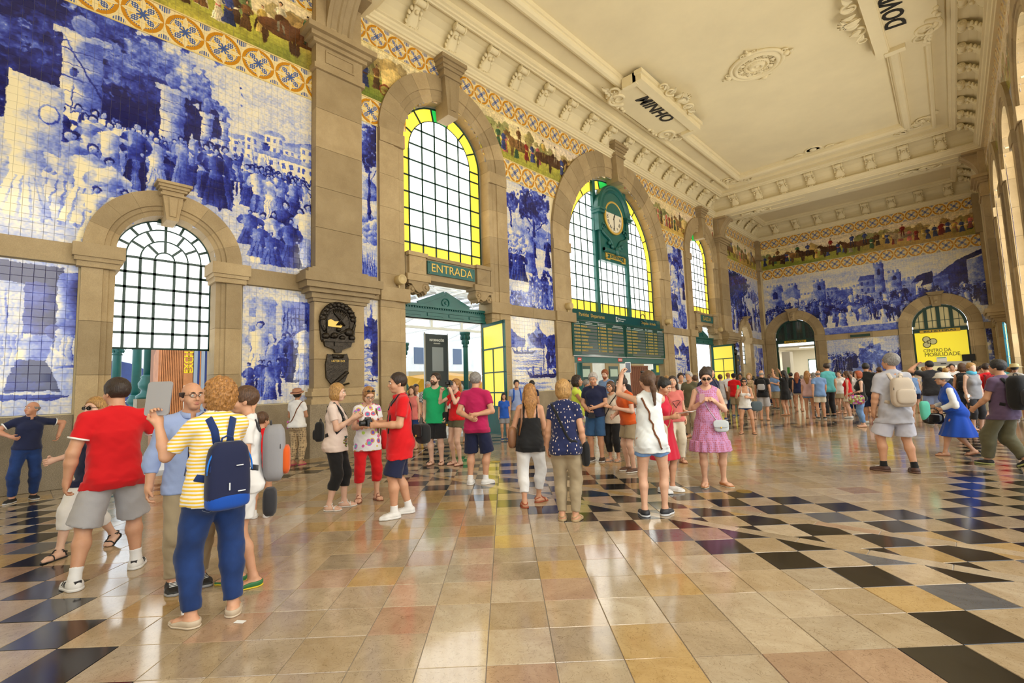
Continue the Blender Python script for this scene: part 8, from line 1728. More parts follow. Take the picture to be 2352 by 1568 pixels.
# --- middle group left
PK = fabric('cloth_pale_pink', (.70, .58, .52))
p_pink = person(770, 1168, 'blonde bobbed woman in pale pink top and black capris holding glasses', 1.64, 78, 4, ('bob', 'blonde', 1.05), tp('tee', PK, hem=-.12, loose=.03, sleeve=.6), bt('cap', 'black'), None, ('sandal', (.74, .73, .70)), R=((.12, .25, -.95), (-.1, .85, .55)), L=((.12, .35, -.95), (-.3, .8, .5)), fat=.28, head=(5, -6), curl=(.7, .7), fR=(.09, -.06, 10, 0), fL=(-.1, .1, -10, 0))
gl = item(p_pink, 'sunglasses', 'thin dark sunglasses held in the hand of the woman in pale pink', 'sunglasses'); c_ = p_pink.p.hands['L'][0]; b = MB(); b.tube([c_+A3(x, .02+y, .02+z) for x, y, z in ((0, 0, 0), (.03, .02, .05), (.06, .06, .10), (.06, .08, .12))], .003, 5); b.ball(tuple(c_+A3(0, .03, .02)), (.022, .004, .017), 10, 6); pbuild(p_pink, b, 'frame', mat('glasses_black', (.012, .008, .006), .2), parent=gl)
backpack(p_pink, 'small black leather backpack on the woman in pale pink', F('black'), w=.22, h=.27, d=.11, z=.16, back=.02)
fl = MB(); 
for k in range(16): a = k*2.4; r_ = .012*math.sqrt(k); fl.ball(project([p_pink.p.t(.08+r_*math.cos(a)*1.2, .2, .02+r_*math.sin(a)*1.6)], p_pink.surf, 0)[0].tolist(), (.018, .018, .012), 7, 5)
pbuild(p_pink, fl, 'flower_print', fabric('cloth_print_dark', (.30, .10, .05), 'floral', (.02, .08, .06), 2))
FLW = fabric('cloth_white_floral', (.72, .70, .72), 'floral', (.62, .16, .12), .8, (.1, .12, .45))
p_redt = person(845, 1148, 'woman in a floral white tee and red capris looking down at her phone', 1.59, 12, 1, ('bob', 'honey', .92), tp('tee', FLW, hem=-.16, loose=.03), bt('cap', 'red'), None, ('sandal', (.22, .07, .03)), R=((.2, .2, -1), (-.45, .85, .1)), L=((.2, .15, -1), (-.5, .85, .1)), glasses='head', fat=.35, head=(-6, -26), curl=(.75, .75), fR=(.14, 0, 15, 0), fL=(-.13, .03, -12, 0))
held_box(p_redt, 'R', 'phone', 'dark phone in the hands of the woman in red capris', 'phone', (.07, .009, .13), F('black'), (-.03, .05, .03), -35)
pouch(p_redt, 'shoulder_bag', 'red shoulder bag hanging behind the woman in red capris', 'bag', F('red'), (-.27, -.06, .90), .24, .30, .10, 80, F('brown'), [p_redt.p.t(-x, y, z) for x, y, z in ((.16, .14, .1), (.155, .15, .3), (.13, .10, .47), (.125, 0, .54), (.13, -.1, .47), (.15, -.15, .3), (.19, -.1, .1))])
REDM = F('red')
p_redm = person(922, 1183, 'man in red polo and navy shorts facing left with a camera', 1.74, -82, 0, ('buzz', 'dark'), tp('polo', 'red', hem=-.22, loose=.035, sleeve=.66, fold=.006), bt('br', 'navy'), None, ('sneak', W_, W_), sex='m', fat=.34, R=((.12, .18, -1), (-.12, .95, .05)), L=((.14, .2, -1), (-.25, .92, .02)), collar=REDM, socks=(F('white'), .07), head=(0, -4), fR=(.08, -.10, 8, 0), fL=(-.10, .10, -6, 0), curl=(.7, .7))
cam_redm = camera_thing(p_redm, 'black camera held at the waist by the man in red polo', p_redm.p.hands['L'][0]+A3(.05, .05, .03), 20)
pouch(p_redm, 'camera_bag', 'black camera bag on the back hip of the man in red polo', 'bag', F('black'), (-.06, -.27, .98), .22, .24, .16, 200, F('black'), [p_redm.p.t(x, y, z) for x, y, z in ((-.05, .18, .38), (-.05, .12, .47), (-.06, .02, .55), (-.04, -.08, .52), (0, -.17, .40), (.02, -.2, .25), (.0, -.24, .12))], True, wd=.04)
strap(p_redm, cam_redm, [p_redm.p.t(x, y, z) for x, y, z in ((.10, .2, .1), (.10, .2, .28), (.10, .14, .46), (.09, .03, .56), (.05, -.06, .57), (-.05, -.06, .57), (-.09, .03, .56), (-.10, .14, .46), (-.10, .2, .28), (-.09, .2, .1))], .022, F('black'))
# --- middle group
p_grn = person(1003, 1066, 'bearded man in a bright green tee and black shorts looking up left', 1.84, -18, 4, ('short', 'dark', 1.1), tp('tee', 'green', hem=-.14, loose=.035), bt('br', 'black', loose=.03), None, ('flip', (.16, .05, .02)), sex='m', fat=.2, R='pocket', L='pocket', head=(20, 10), beard='brown', lod=2)
p_redc = person(1050, 1067, 'fair haired woman in red tee and olive shorts raising a camera', 1.70, -52, 4, ('pony', 'honey', 1.1), tp('tee', 'red', hem=-.02, sleeve=.35), bt('hot', 'olive'), None, ('flip', (.22, .06, .03)), R=((.35, .8, -.45), (-.4, .1, 1)), L=((.35, .8, -.45), (-.4, .1, 1)), head=(0, 12), curl=(.8, .8), lod=2)
camera_thing(p_redc, 'black camera held to the eye by the woman in olive shorts', p_redc.p.hd(0, .15, .01), 0)
bg_ = item(p_redc, 'name_badge', 'white name badge on the red tee of the photographer', 'badge'); c_ = project([p_redc.p.t(.03, .25, .25)], p_redc.surf, .004)[0]; b = MB(); b.bar(c_+A3(0, 0, -.05), c_+A3(0, 0, .05), .10, .004, (0, 1, 0)); pbuild(p_redc, b, 'card', WHITE, False, bg_)
pouch(p_redc, 'camera_bag', 'small round black camera bag hanging between the green and red tees', 'bag', F('black'), (.20, .12, .98), .17, .20, .12, 20, F('black'), [p_redc.p.t(x, y, z) for x, y, z in ((-.1, -.05, .5), (-.09, .06, .5), (-.02, .16, .38), (.06, .17, .25), (.14, .14, .12))])
PLD = fabric('cloth_plaid', (.50, .50, .52), 'plaid', (.15, .16, .19))
p_pld = person(985, 1018, 'grey haired man with moustache in a plaid shirt behind the green tee', 1.71, 14, 0, ('short', 'silver'), tp('tee', PLD, hem=-.15, sleeve=.8), bt('tr', 'dark'), None, ('sneak', (.02, .03, .15)), sex='m', fat=.2, L='chest', R='down', lod=2)
p_mag = person(1098, 1112, 'grey haired man in magenta polo with hands clasped behind his back', 1.76, 168, 0, ('short', 'grey', 1.05), tp('polo', 'magenta', hem=-.12, loose=.03), bt('br', 'navy'), None, ('sneak', W_, W_), sex='m', fat=.25, R=((.35, -.25, -1), (-.85, -.45, -.15)), L=((.30, -.3, -1), (-.8, -.5, -.35)), collar=F('magenta'), socks=(F('white'), .06), fR=(.12, .02, 40, 0), fL=(-.12, 0, -5, 0), head=(12, 0), lod=1)
BLKTOP = F('black')
p_blk = person(1222, 1160, 'woman with long honey hair in black camisole and white capris walking away', 1.56, -175, 0, ('long', 'honey', 1.05), tp('cami', 'black', hem=-.14, loose=.022), bt('crop', 'white', loose=.01), None, ('sandal', (.36, .07, .025)), R='relax', L=((.28, .12, -1), (-.25, .75, .45)), fat=.3, fR=(.12, .18, 55, 0), fL=(-.11, -.10, -5, 0), side=2)
pouch(p_blk, 'tote_bag', 'brown leather tote on the shoulder of the woman in black camisole', 'bag', mat('leather_brown', (.24, .11, .05), .45, var=.2), (-.25, -.02, .98), .28, .30, .11, 75, mat('leather_brown', (.24, .11, .05), .45), [p_blk.p.t(-x, y, z) for x, y, z in ((.19, .10, .10), (.17, .14, .3), (.135, .10, .46), (.13, 0, .53), (.135, -.09, .47), (.165, -.13, .3), (.19, -.10, .10))], wd=.03)
CNF = fabric('cloth_navy_confetti', (.014, .02, .075), 'confetti', (.62, .52, .45))
p_nav = person(1306, 1196, 'woman with a blonde bob in a speckled navy tee and khaki trousers from behind', 1.58, 172, 0, ('bob', 'blonde', 1.05), tp('tee', CNF, hem=-.10, loose=.028, sleeve=.5), bt('tr', 'khaki', loose=.004), None, ('wedge', (.42, .30, .16)), R='relax', L=((.2, .05, -1), (.1, .25, -1)), fat=.3, head=(25, 0), fR=(.09, .02, 15, 0), fL=(-.08, .03, -8, 0), glasses='head', socks=None)
pouch(p_nav, 'shoulder_bag', 'black drawstring bag at the right hip of the woman in khaki trousers', 'bag', F('black'), (.24, .05, .82), .20, .30, .10, -70, F('black'), cross_path(p_nav.p, -1), wd=.03)
# --- centre right group
p_lime = person(1332, 1048, 'dark curly haired woman in a lime top gesturing with one arm', 1.70, 75, 2, ('curly', 'dark', 1.0), tp('tee', 'lime', hem=-.05, sleeve=.3), sk_(fabric('cloth_skirt_print', (.3, .16, .12), 'floral', (.5, .4, .3), 1.2), .55, flare=.08), None, ('sandal', (.4, .1, .1)), R=((.2, .6, -.8), (.05, 1, .05)), L='chest', lod=2)
bo = item(p_lime, 'water_bottle', 'clear plastic water bottle held by the woman in the lime top', 'bottle'); c_ = p_lime.p.hands['L'][0]; b = MB(); b.lathe([(.02, -.08), (.032, -.07), (.032, .05), (.012, .09), (.012, .11), (.002, .11)], tuple(c_), 14); pbuild(p_lime, b, 'bottle', GLASS, True, bo)
p_gry = person(1372, 1058, 'grey haired man in navy polo and blue shorts looking down, arms crossed low', 1.74, -14, 0, ('short', 'silver', 1.0), tp('polo', 'navy', hem=-.05, loose=.025), bt('br', fabric('cloth_blue_short', (.03, .085, .19)), loose=.02), None, ('sneak', (.05, .03, .02)), sex='m', fat=.18, R=((.2, .1, -1), (-.55, .6, -.45)), L=((.2, .12, -1), (-.75, .55, -.25)), head=(-8, -18), collar=F('navy'), lod=2)
camera_thing(p_gry, 'black camera hanging from the hand of the man in blue shorts', p_gry.p.hands['R'][0]+A3(-.02, .06, -.08), 170)
p_brd = person(1398, 1000, 'tall red bearded man in blue behind the grey haired man', 1.90, -35, 4, ('short', 'red', 1.1), tp('tee', 'sky', hem=-.1), bt('tr', 'beige'), None, ('flat', (.06, .03, .02)), sex='m', head=(-15, -12), beard='red', lod=2)
p_bei = person(1412, 1058, 'short haired woman with glasses in beige top and black trousers', 1.55, -32, 0, ('bob', 'brown', .9), tp('tee', 'beige', hem=-.1), bt('crop', 'black'), None, ('sandal', (.5, .46, .42)), fat=.25, glasses='clear', L='chest', lod=2)
pouch(p_bei, 'shoulder_bag', 'small olive crossbody bag of the woman in beige and black', 'bag', F('olive'), (.19, .06, .92), .19, .24, .08, -20, F('dark'), cross_path(p_bei.p, -1))
p_org = person(1450, 1082, 'person in an orange tee bending behind the woman taking a photo', 1.62, -60, 4, ('short', 'dark'), tp('tee', 'orange', hem=-.05), bt('sh', 'khaki'), None, ('sneak', (.10, .045, .025)), sex='m', lean=8, R='low', L='chest', lod=2)
SHE = fabric('cloth_sheer_white', (.72, .75, .76))
p_phn = person(1505, 1184, 'woman with a ponytail in sheer white sleeveless top raising a phone', 1.65, -168, 1, ('pony', 'brown', 1.05), tp('tank', SHE, hem=-.165, loose=.026, fold=.007), bt('hot', 'ldenim', length=.44), None, ('sneak', (.018, .020, .026), (.55, .56, .58)), L=((.55, .65, .25), (-.25, .35, .95)), R=((.1, .85, -.1), (-.55, .2, .9)), head=(-14, 10), fR=(.13, .03, 40, 0), fL=(-.12, 0, -4, 0), glasses='head', curl=(.8, .6), fat=.05)
held_box(p_phn, 'L', 'phone', 'white phone held high by the woman in the sheer white top', 'phone', (.072, .009, .14), WHITE, (.05, -.01, .05), 0)
strap(p_phn, held_box(p_phn, 'R', 'phone', 'black phone in the raised right hand of the ponytailed woman', 'phone', (.02, .006, .04), F('black'), (.0, .0, .03), 0), [p_phn.p.t(.0-.125+i*.02, -.2, .52-i*.055) for i in range(13)], .022, F('brown'))
RDD = F('red')
p_rdd = person(1532, 1128, 'dark haired woman in a red dress reading a leaflet', 1.57, 58, 0, ('bun', 'black', 1.0), None, None, dict(m=fabric('cloth_red_dress', (.52, .015, .04)), hem=.50, flare=.09, sleeve=.35), ('sneak', W_, W_), R=((.15, .15, -1), (-.15, .95, .15)), L=((.15, .2, -1), (-.2, .92, .25)), head=(-5, -24), fat=.1, curl=(.6, .6), fR=(.09, -.02, 8, 0), fL=(-.09, .05, -8, 0))
lf_ = item(p_rdd, 'leaflet', 'white leaflet read by the woman in the red dress', 'leaflet'); c_ = (p_rdd.p.hands['R'][0]+p_rdd.p.hands['L'][0])/2+A3(0, .09, .03); b = MB(); b.loft([[c_+A3(x, y, z+d) for x, y, z in ((-.13, -.08, 0), (0, -.08, -.015), (.13, -.08, 0), (.13, .08, .03), (0, .08, .015), (-.13, .08, .03))] for d in (0, .003)]); pbuild(p_rdd, b, 'sheet', WHITE, False, lf_)
pouch(p_rdd, 'shoulder_bag', 'tan leather saddle bag on the hip of the woman in red', 'bag', mat('leather_tan', (.42, .14, .04), .4, var=.15), (.18, -.10, .93), .30, .27, .11, 65, mat('leather_tan', (.42, .14, .04), .4), cross_path(p_rdd.p, -1), True)
pouch(p_rdd, 'jacket', 'folded beige jacket draped over the tan saddle bag', 'jacket', F('beige'), (.22, .10, .88), .20, .36, .10, 80, taper=-.2)
p_hrt = person(1556, 1062, 'woman in a red top with a heart print behind the red dress', 1.61, 20, 1, ('long', 'dark'), tp('tee', 'salmon', hem=-.1), bt('tr', 'cream'), None, ('sandal', (.3, .1, .05)), lod=2, head=(20, 8))
b = MB(); pts = [(.085*math.sin(a)**3, .0055*(13*math.cos(a)-5*math.cos(2*a)-2*math.cos(3*a)-math.cos(4*a))) for a in np.linspace(0, 2*PI, 24)]; b.tube(project([p_hrt.p.t(x, .25, .28+z) for x, z in pts], p_hrt.surf, .002).tolist(), .005, 5); pbuild(p_hrt, b, 'heart_outline', F('black'))
PKD = fabric('cloth_pink_dress', (.50, .25, .45), 'ring', (.42, .07, .05), 1.7)
p_pkd = person(1637, 1117, 'woman in sunglasses and a pink print dress looking at her phone', 1.70, 6, 1, ('bun', 'dark', 1.0), None, None, dict(m=PKD, hem=.66, flare=.07, ruffle=.14, loose=.0, neck=.095), ('flat', (.40, .16, .05), (.62, .55, .42)), R=((.30, .08, -1), (-.62, .66, .55)), L=((.30, .08, -1), (-.62, .66, .55)), head=(0, -20), glasses='sun', fat=.22, curl=(.85, .85), fR=(.10, 0, 10, 0), fL=(-.17, -.08, -35, 0), lod=1)
held_box(p_pkd, 'R', 'phone', 'pale pink phone in both hands of the woman in the pink print dress', 'phone', (.072, .009, .14), F('pink'), (.06, .03, .03), -25)
pouch(p_pkd, 'shoulder_bag', 'small pale blue crossbody bag against the pink print dress', 'bag', mat('leather_pale', (.58, .64, .68), .35), (-.15, .20, .90), .20, .17, .07, 170, STEEL, cross_path(p_pkd.p, 1), True, wd=.008)
p_nvt = person(1640, 1030, 'dark haired man in navy tee and khaki shorts behind the pink print dress', 1.80, 40, 0, ('short', 'dark'), tp('tee', 'navy', hem=-.1, loose=.03), bt('br', 'khaki', loose=.03), None, ('flip', (.06, .03, .02)), sex='m', fat=.2, head=(-75, 6), lod=2)
backpack(p_nvt, 'dark blue backpack on the man behind the pink print dress', F('navy'))
# --- right side
PGR = fabric('cloth_pale_grey', (.42, .42, .47))
p_gm = person(2070, 1084, 'grey haired man in pale grey shirt and shorts with hand in pocket', 1.85, -152, 0, ('wavy', 'grey', .95) if False else ('short', 'grey', 1.25), tp('tee', PGR, hem=-.20, loose=.045, sleeve=.8, fold=.007), bt('sh', fabric('cloth_pale_short', (.50, .50, .58)), length=.88, loose=.035), None, ('sneak', (.07, .03, .02), (.12, .06, .04)), sex='m', fat=.35, L=((.20, .10, -1), (-.05, .45, -1)), R='relax', head=(-22, 12), glasses='clear', socks=(F('black'), .07), fR=(.15, -.06, 15, 0), fL=(-.17, .10, -40, 0), lod=1)
backpack(p_gm, 'beige backpack on the grey haired man in pale grey', F('beige'), F('beige'), w=.30, h=.42, d=.17, z=.26)
p_bt2 = person(2150, 976, 'man in black tee and light blue shorts with a hand raised to his brow', 1.84, -168, 0, ('buzz', 'black'), tp('tee', 'dark', hem=-.12, loose=.04), bt('sh', 'lblue', length=.8, loose=.03), None, ('sneak', (.012, .012, .012), (.6, .6, .6)), sex='m', fat=.45, L='head', R='relax', head=(-25, 0), lod=2)
p_old = person(2208, 1046, 'stooped woman in a blue pinafore dress and white hat walking left', 1.55, -78, 0, ('short', 'grey'), tp('long', 'white', hem=.05, loose=.012, infl=.008), None, dict(m=F('royal'), hem=.40, flare=.20, sleeve=0, loose=.05, infl=.03, fold=.016, pl=9), ('flip', (.28, .10, .04)), lean=14, R=((.25, .1, -1), (.0, .8, -.1)), L='low', fR=(.1, -.24, 8, 18), fL=(-.1, .26, -6, 0), head=(0, 6), fat=.3, lod=1)
hat(p_old, 'bucket', mat('canvas_white', (.66, .64, .58), .9))
pouch(p_old, 'handbag', 'shiny black handbag on the arm of the woman in blue', 'bag', mat('patent_black', (.008, .008, .009), .15), (-.10, .40, .76), .36, .22, .14, 100, mat('patent_black', (.008, .008, .009), .15), None, False, .12)
pouch(p_old, 'cardigan', 'mint green cardigan draped over the handbag arm', 'cardigan', F('mint'), (-.13, .52, .92), .16, .40, .12, 100, taper=-.15)
p_bkp = person(2322, 1070, 'dark haired man in purple tee and olive trousers at the right edge', 1.72, -128, 0, ('short', 'black', 1.15), tp('tee', 'purple', hem=-.14, loose=.04), bt('tr', 'olive', loose=.035), None, ('sneak', (.02, .02, .02), (.5, .52, .2)), sex='m', fat=.2, L=((.2, .25, -1), (.0, .75, -.6)), R='down', fR=(.1, -.18, 5, 25), fL=(-.12, .24, -10, 0), head=(-12, 0), lod=1)
backpack(p_bkp, 'large black backpack on the man at the right edge', F('black'), F('dark'), w=.34, h=.54, d=.24, z=.30)
# ---------------------------------------------------------------- the crowd further back: one line each
SHO = {'w': ('sneak', W_, W_), 'k': ('sneak', (.015, .015, .016)), 'n': ('sneak', (.03, .06, .18)), 't': ('flat', (.40, .18, .07), (.5, .4, .3)), 's': ('sandal', (.3, .12, .05))}
def crowd(px, py, h, face, sex, sk, hair, top, bot, shoe, label, R='down', L='down', **kw):
    hs, hc = hair.split('.'); tk, tcol = top.split('.'); tm = tcol
    pr = dict(floral=FLW, plaid=PLD, ring=MATS['cloth_ring'], confetti=CNF)
    T = tp(tk, pr.get(tcol, tcol)) if tk not in ('dress', 'sundress') else None; D = None
    if T is None: D = dict(m=pr.get(tcol, None) or F(tcol), hem=kw.pop('hem', .62), flare=.06, sleeve=.4 if tk == 'dress' else 0)
    B = None
    if bot: bk, bc = bot.split('.'); B = bt(bk, bc) if bk in BOT else sk_(bc, {'mini': .62, 'midi': .42}[bk], flare=.06)
    return person(px, py, label, h, face, sk, (hs, hc) if hs != 'bald' else None, T, B, D, SHO[shoe], R=R, L=L, sex=sex, **kw)
cr = {}
for args in (
 (1190, 1002, 1.69, 10, 'm', 0, 'short.black', 'tee.lblue', 'br.khaki', 'n', 'dark haired man in pale blue tee below the boat mural'),
 (1160, 1010, 1.32, 5, 'f', 0, 'long.black', 'tee.blue', 'sh.grey', 'n', 'girl in a blue tee below the boat mural'),
 (1226, 1000, 1.66, 170, 'f', 0, 'short.black', 'tee.navy', 'sh.denim', 't', 'woman in a navy off shoulder top by the plinth of the boat mural'),
 (957, 1012, 1.66, 30, 'm', 0, 'short.dark', 'tee.white', 'br.grey', 'w', 'man in a white tee just inside the entrance portal'),
 (948, 1030, 1.60, -20, 'f', 1, 'long.brown', 'tank.salmon', 'sh.denim', 's', 'woman in a salmon top half hidden by the red polo man'),
 (1060, 1015, 1.62, 160, 'f', 0, 'bob.silver', 'tee.cream', 'midi.green', 's', 'woman in a cream top and green skirt behind the red tee photographer'),
 (1098, 1005, 1.68, -150, 'm', 4, 'short.grey', 'polo.beige', 'tr.beige', 't', 'man in beige by the open yellow door leaf'),
 (1352, 1005, 1.62, 100, 'f', 0, 'short.grey', 'tee.orange', 'tr.dark', 's', 'older woman in orange behind the lime top'),
 (1436, 1010, 1.75, -30, 'm', 2, 'short.black', 'tee.dark', 'tr.dark', 'k', 'man in dark clothes behind the phone raising woman'),
 (1520, 1010, 1.66, -165, 'f', 0, 'long.brown', 'tank.beige', 'sh.white', 's', 'woman in a beige top behind the red dress and heart print'),
 (1572, 1000, 1.72, 10, 'm', 0, 'short.dark', 'tee.white', 'sh.grey', 'k', 'dark bearded man in white tee left of the pink print dress', 'chest', 'chest'),
 (1592, 1005, 1.74, -30, 'm', 0, 'short.silver', 'polo.olive', 'tr.khaki', 't', 'silver haired man in olive beside the pink print dress', 'chest', 'down'),
 (1661, 963, 1.68, 175, 'f', 0, 'bun.brown', 'tee.lgrey', 'sh.white', 'n', 'woman in grey tee and white shorts with a dark shoulder bag'),
 (1692, 956, 1.71, 165, 'm', 0, 'short.black', 'polo.red', 'br.khaki', 'n', 'man in red polo and black cap seen from behind'),
 (1706, 942, 1.74, -10, 'm', 5, 'buzz.black', 'polo.dark', 'tr.dark', 'k', 'man in a dark shirt behind the black cap'),
 (1728, 962, 1.69, -10, 'f', 4, 'curly.blonde', 'sundress.ring', '', 's', 'curly blonde woman in a patterned sundress behind the green phone'),
 (1757, 965, 1.78, 172, 'm', 0, 'fringe.silver', 'tee.black', 'br.lgrey', 't', 'grey haired man in black tee with a grey backpack'),
 (1784, 939, 1.79, -40, 'm', 0, 'short.brown', 'tee.sky', 'br.khaki', 'k', 'young man in a sky blue tee and khaki shorts', 'down', 'chest'),
 (1808, 954, 1.76, -120, 'f', 0, 'long.black', 'dress.black', '', 't', 'woman in a short black dress raising a phone high', 'high', 'high'),
 (1837, 944, 1.68, 170, 'f', 0, 'long.red', 'tank.navy', 'hot.floral', 's', 'red brown haired woman in navy top and print shorts') if False else
 (1837, 944, 1.68, 170, 'f', 0, 'long.red', 'tank.navy', 'hot.cream', 's', 'red brown haired woman in navy top and cream shorts'),
 (1862, 960, 1.70, 172, 'f', 0, 'long.honey', 'tee.pink', 'hot.ldenim', 's', 'long haired woman in pale pink tee and denim shorts from behind'),
 (1888, 962, 1.70, -165, 'm', 0, 'fringe.grey', 'tee.sky', 'sh.cream', 'k', 'balding man in blue tee and cream shorts walking', 'swing', 'swingb'),
 (1909, 957, 1.96, -150, 'm', 0, 'buzz.dark', 'tee.teal', 'tr.dark', 'k', 'tall man in light teal tee and dark trousers looking up'),
 (1924, 945, 1.64, 150, 'f', 1, 'wavy.dark', 'tank.red', 'sh.white', 's', 'woman in a red tank right of the teal tee'),
 (1936, 949, 1.68, -20, 'f', 1, 'bun.dark', 'tee.white', 'mini.khaki', 't', 'woman in white tee and khaki skirt facing the hall'),
 (1954, 960, 1.64, -100, 'f', 1, 'long.brown', 'tank.red', 'mini.cream', 'w', 'woman in dark red top and cream skirt'),
 (1984, 980, 1.62, -80, 'f', 4, 'bob.orange', 'tank.black', 'slim.ldenim', 's', 'red haired woman in black tank and pale jeans carrying a red bag', 'down', 'low'),
 (2001, 972, 1.86, 175, 'm', 2, 'buzz.black', 'tee.black', 'br.navy', 'w', 'big man in black tee and navy shorts behind the red haired woman'),
 (2031, 957, 1.74, -150, 'f', 0, 'pony.brown', 'tank.yellow', 'hot.black', 'w', 'woman in a loose yellow tank top'),
 (2060, 975, 1.60, -100, 'f', 2, 'short.silver', 'tee.blue', 'tr.dark', 'k', 'woman in blue half hidden by the beige backpack'),
 (2226, 982, 1.73, 178, 'f', 0, 'bob.brown', 'tank.dark', 'tr.dark', 'k', 'dark haired woman in a dark tank with a black bag behind the blue dress'),
 (2247, 988, 1.72, 40, 'f', 4, 'bun.blonde', 'tank.grey', 'cap.dark', 't', 'blonde woman with a pale blue scarf holding a white phone'),
 (2283, 985, 1.70, -165, 'm', 0, 'short.dark', 'tee.red', 'br.khaki', 'w', 'man in a red jersey with a bottle, near the right edge'),
 (2300, 960, 1.72, -20, 'm', 0, 'short.brown', 'tee.lgrey', 'br.grey', 'w', 'man in grey facing the hall near the blue door', 'down', 'phone'),
 (2345, 965, 1.66, 160, 'f', 0, 'short.black', 'tee.white', 'sh.dark', 'w', 'person in white with a straw hat on the back at the right edge'),
): cr[args[0]] = crowd(*args)
rec = cr[1661]; pouch(rec, 'shoulder_bag', 'dark brown shoulder bag of the woman in white shorts', 'bag', F('brown'), (.24, -.03, .92), .22, .34, .10, -80, F('brown'), [rec.p.t(x, y, z) for x, y, z in ((.2, .06, .1), (.16, .12, .3), (.125, .05, .5), (.125, -.05, .5), (.16, -.12, .3), (.2, -.08, .1))])
hat(cr[1692], 'cap', F('black')); backpack(cr[1757], 'black and grey backpack on the grey haired man in black', F('black'), F('lgrey')); pouch(cr[1808], 'shoulder_bag', 'brown bag at the side of the woman in the black dress', 'bag', F('brown'), (.23, .02, .92), .22, .26, .1, 80, F('brown'))
pouch(cr[1984], 'handbag', 'large red floral handbag of the red haired woman', 'bag', fabric('cloth_red_bag', (.30, .05, .06), 'floral', (.55, .35, .3), 1.3), (-.22, .16, .86), .42, .30, .14, 80, F('brown'), None, False, .12)
backpack(cr[1190], 'bright blue backpack worn in front of the boat mural', F('blue'), F('blue')); hat(cr[2060], 'cap', mat('canvas_white', (.66, .64, .58), .9)); backpack(cr[2226], 'black shoulder pack on the woman in the dark tank', F('black')); backpack(cr[2283], 'dark red backpack on the man in the red jersey', fabric('cloth_dark_red', (.25, .01, .015)), F('red')); hat(cr[2345], 'sun', mat('straw', (.60, .48, .22), .8))
held_box(cr[2247], 'R', 'phone', 'white phone in the hand of the blonde woman with a scarf', 'phone', (.075, .01, .15), WHITE); sc = cr[2247]; b = MB(); b.lathe([(.06, .0), (.10, .02), (.11, .06), (.09, .10), (.06, .11)], tuple(sc.p.t(0, .0, .52)), 16); pbuild(sc, b, 'scarf', fabric('cloth_scarf', (.10, .45, .68)))
p_tnk = person(1718, 996, 'woman in sunglasses, white tank and denim shorts holding a green phone', 1.53, 0, 0, ('bob', 'black', 1.05), tp('cami', 'white', hem=-.12, loose=.02), bt('hot', 'denim'), None, ('flip', (.1, .05, .03)), R=((.35, .3, -.9), (-.15, .6, .8)), L=((.2, .1, -1), (-.5, .8, .1)), glasses='sun', fR=(.17, 0, 20, 0), fL=(-.17, 0, -15, 0), lod=2, fat=.1)
held_box(p_tnk, 'R', 'phone', 'green phone held up by the woman in white tank', 'phone', (.075, .01, .145), fabric('cloth_phone_green', (.08, .55, .25)), (0, .03, .07)); pouch(p_tnk, 'shoulder_bag', 'slate grey tote on the arm of the woman in white tank', 'bag', fabric('leather_slate', (.08, .11, .13)), (-.30, .02, .86), .34, .30, .12, 20, fabric('leather_slate', (.08, .11, .13)), [p_tnk.p.t(-x, y, z) for x, y, z in ((.2, .1, .1), (.15, .12, .35), (.125, .04, .5), (.13, -.06, .46), (.18, -.1, .2))], taper=.0)
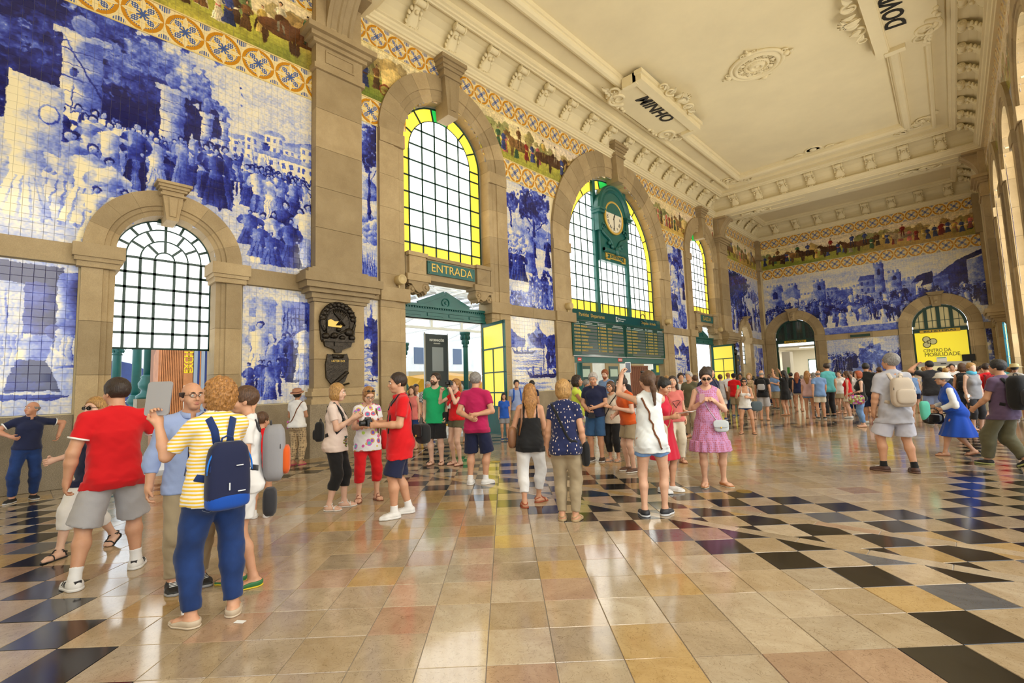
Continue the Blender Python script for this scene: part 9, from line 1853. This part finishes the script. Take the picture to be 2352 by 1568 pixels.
# the dense part of the crowd by the ticket office: built a few times, then copied with other clothes
R2 = random.Random(5)
SPOTS = [(1538, 992), (1552, 985), (1602, 985), (1625, 972), (1648, 958), (1678, 946), (1736, 944), (1746, 938), (1772, 930), (1822, 936), (1848, 940), (1876, 942), (1898, 938), (1917, 934), (1944, 938), (1962, 944), (1972, 938), (1992, 946), (2016, 942), (2024, 936), (2046, 940), (2090, 944), (2106, 948), (2120, 938), (2140, 946), (2170, 942), (2182, 952), (2198, 946), (2214, 940), (2232, 945), (2256, 942), (2268, 950), (2292, 944), (2312, 948), (2330, 944), (2080, 932), (2132, 930), (2188, 930), (2262, 930), (1955, 926), (2005, 926), (1865, 926)]
HN = ['dark', 'brown', 'black', 'honey', 'grey', 'blonde']; CN = ['white', 'navy', 'black', 'grey', 'salmon', 'sky', 'cream', 'teal', 'red', 'beige', 'purple', 'olive', 'blue', 'pink']; PN = dict(white='white', navy='navy', black='black', grey='grey', salmon='salmon pink', sky='sky blue', cream='cream', teal='teal', red='red', beige='beige', purple='purple', olive='olive', blue='blue', pink='pale pink')
BN = ['khaki', 'denim', 'black', 'grey', 'white', 'navy']; used = set(); CROWD = []
for i, (px, py) in enumerate(SPOTS):
    for _ in range(400):
        sx = R2.choice('mf'); hc, tc_, bc, lng = R2.choice(HN), R2.choice(CN), R2.choice(BN), R2.random() < .35
        key = (sx, hc, tc_, bc)
        if key not in used: used.add(key); break
    hst = R2.choice(['short', 'buzz', 'short']) if sx == 'm' else R2.choice(['long', 'bob', 'pony', 'wavy', 'bun']); face = R2.choice([180, 170, -160, -120, 150, 95, 20, -30, 200])
    lab = '%s with %s hair, %s top and %s %s in the far crowd' % ('man' if sx == 'm' else 'woman', {'dark': 'very dark', 'honey': 'honey'}.get(hc, hc), PN[tc_], bc, 'trousers' if lng else 'shorts')
    CROWD.append(crowd(px, py, R2.uniform(1.6, 1.82) if sx == 'm' else R2.uniform(1.54, 1.7), face, sx, R2.choice([0, 0, 1, 2, 4]), hst+'.'+hc, R2.choice(['tee', 'tee', 'tank' if sx == 'f' else 'polo'])+'.'+tc_, ('tr.' if lng else 'sh.')+bc, R2.choice('wkts'), lab, R=R2.choice(['down', 'down', 'chest', 'relax', 'low']), L=R2.choice(['down', 'relax', 'phone']), group='visitors in the far crowd', head=(R2.uniform(-40, 40), R2.uniform(-5, 15)), fat=R2.uniform(0, .35), lod=3))
# ---------------------------------------------------------------- mesh every body and garment
def run_job(j): rec, name, f, lo, hi, h, fine, m, par = j; return mesh_sdf(f, lo, hi, h, fine)
with ThreadPoolExecutor(4) as ex: RESULTS = list(ex.map(run_job, JOBS))
last = {}
for (rec, name, f, lo, hi, h, fine, m, par), (V, Q) in zip(JOBS, RESULTS):
    if not len(Q): continue
    me = np_mesh(name, V*rec.p.k, Q, m)
    if name == 'person': rec.o.data = me
    else:
        o = put(name, me, rec.o if name != 'sole' or id(rec) not in last else last[id(rec)])
        if name == 'shoe': last[id(rec)] = o
        elif name == 'sole': last.pop(id(rec), None)
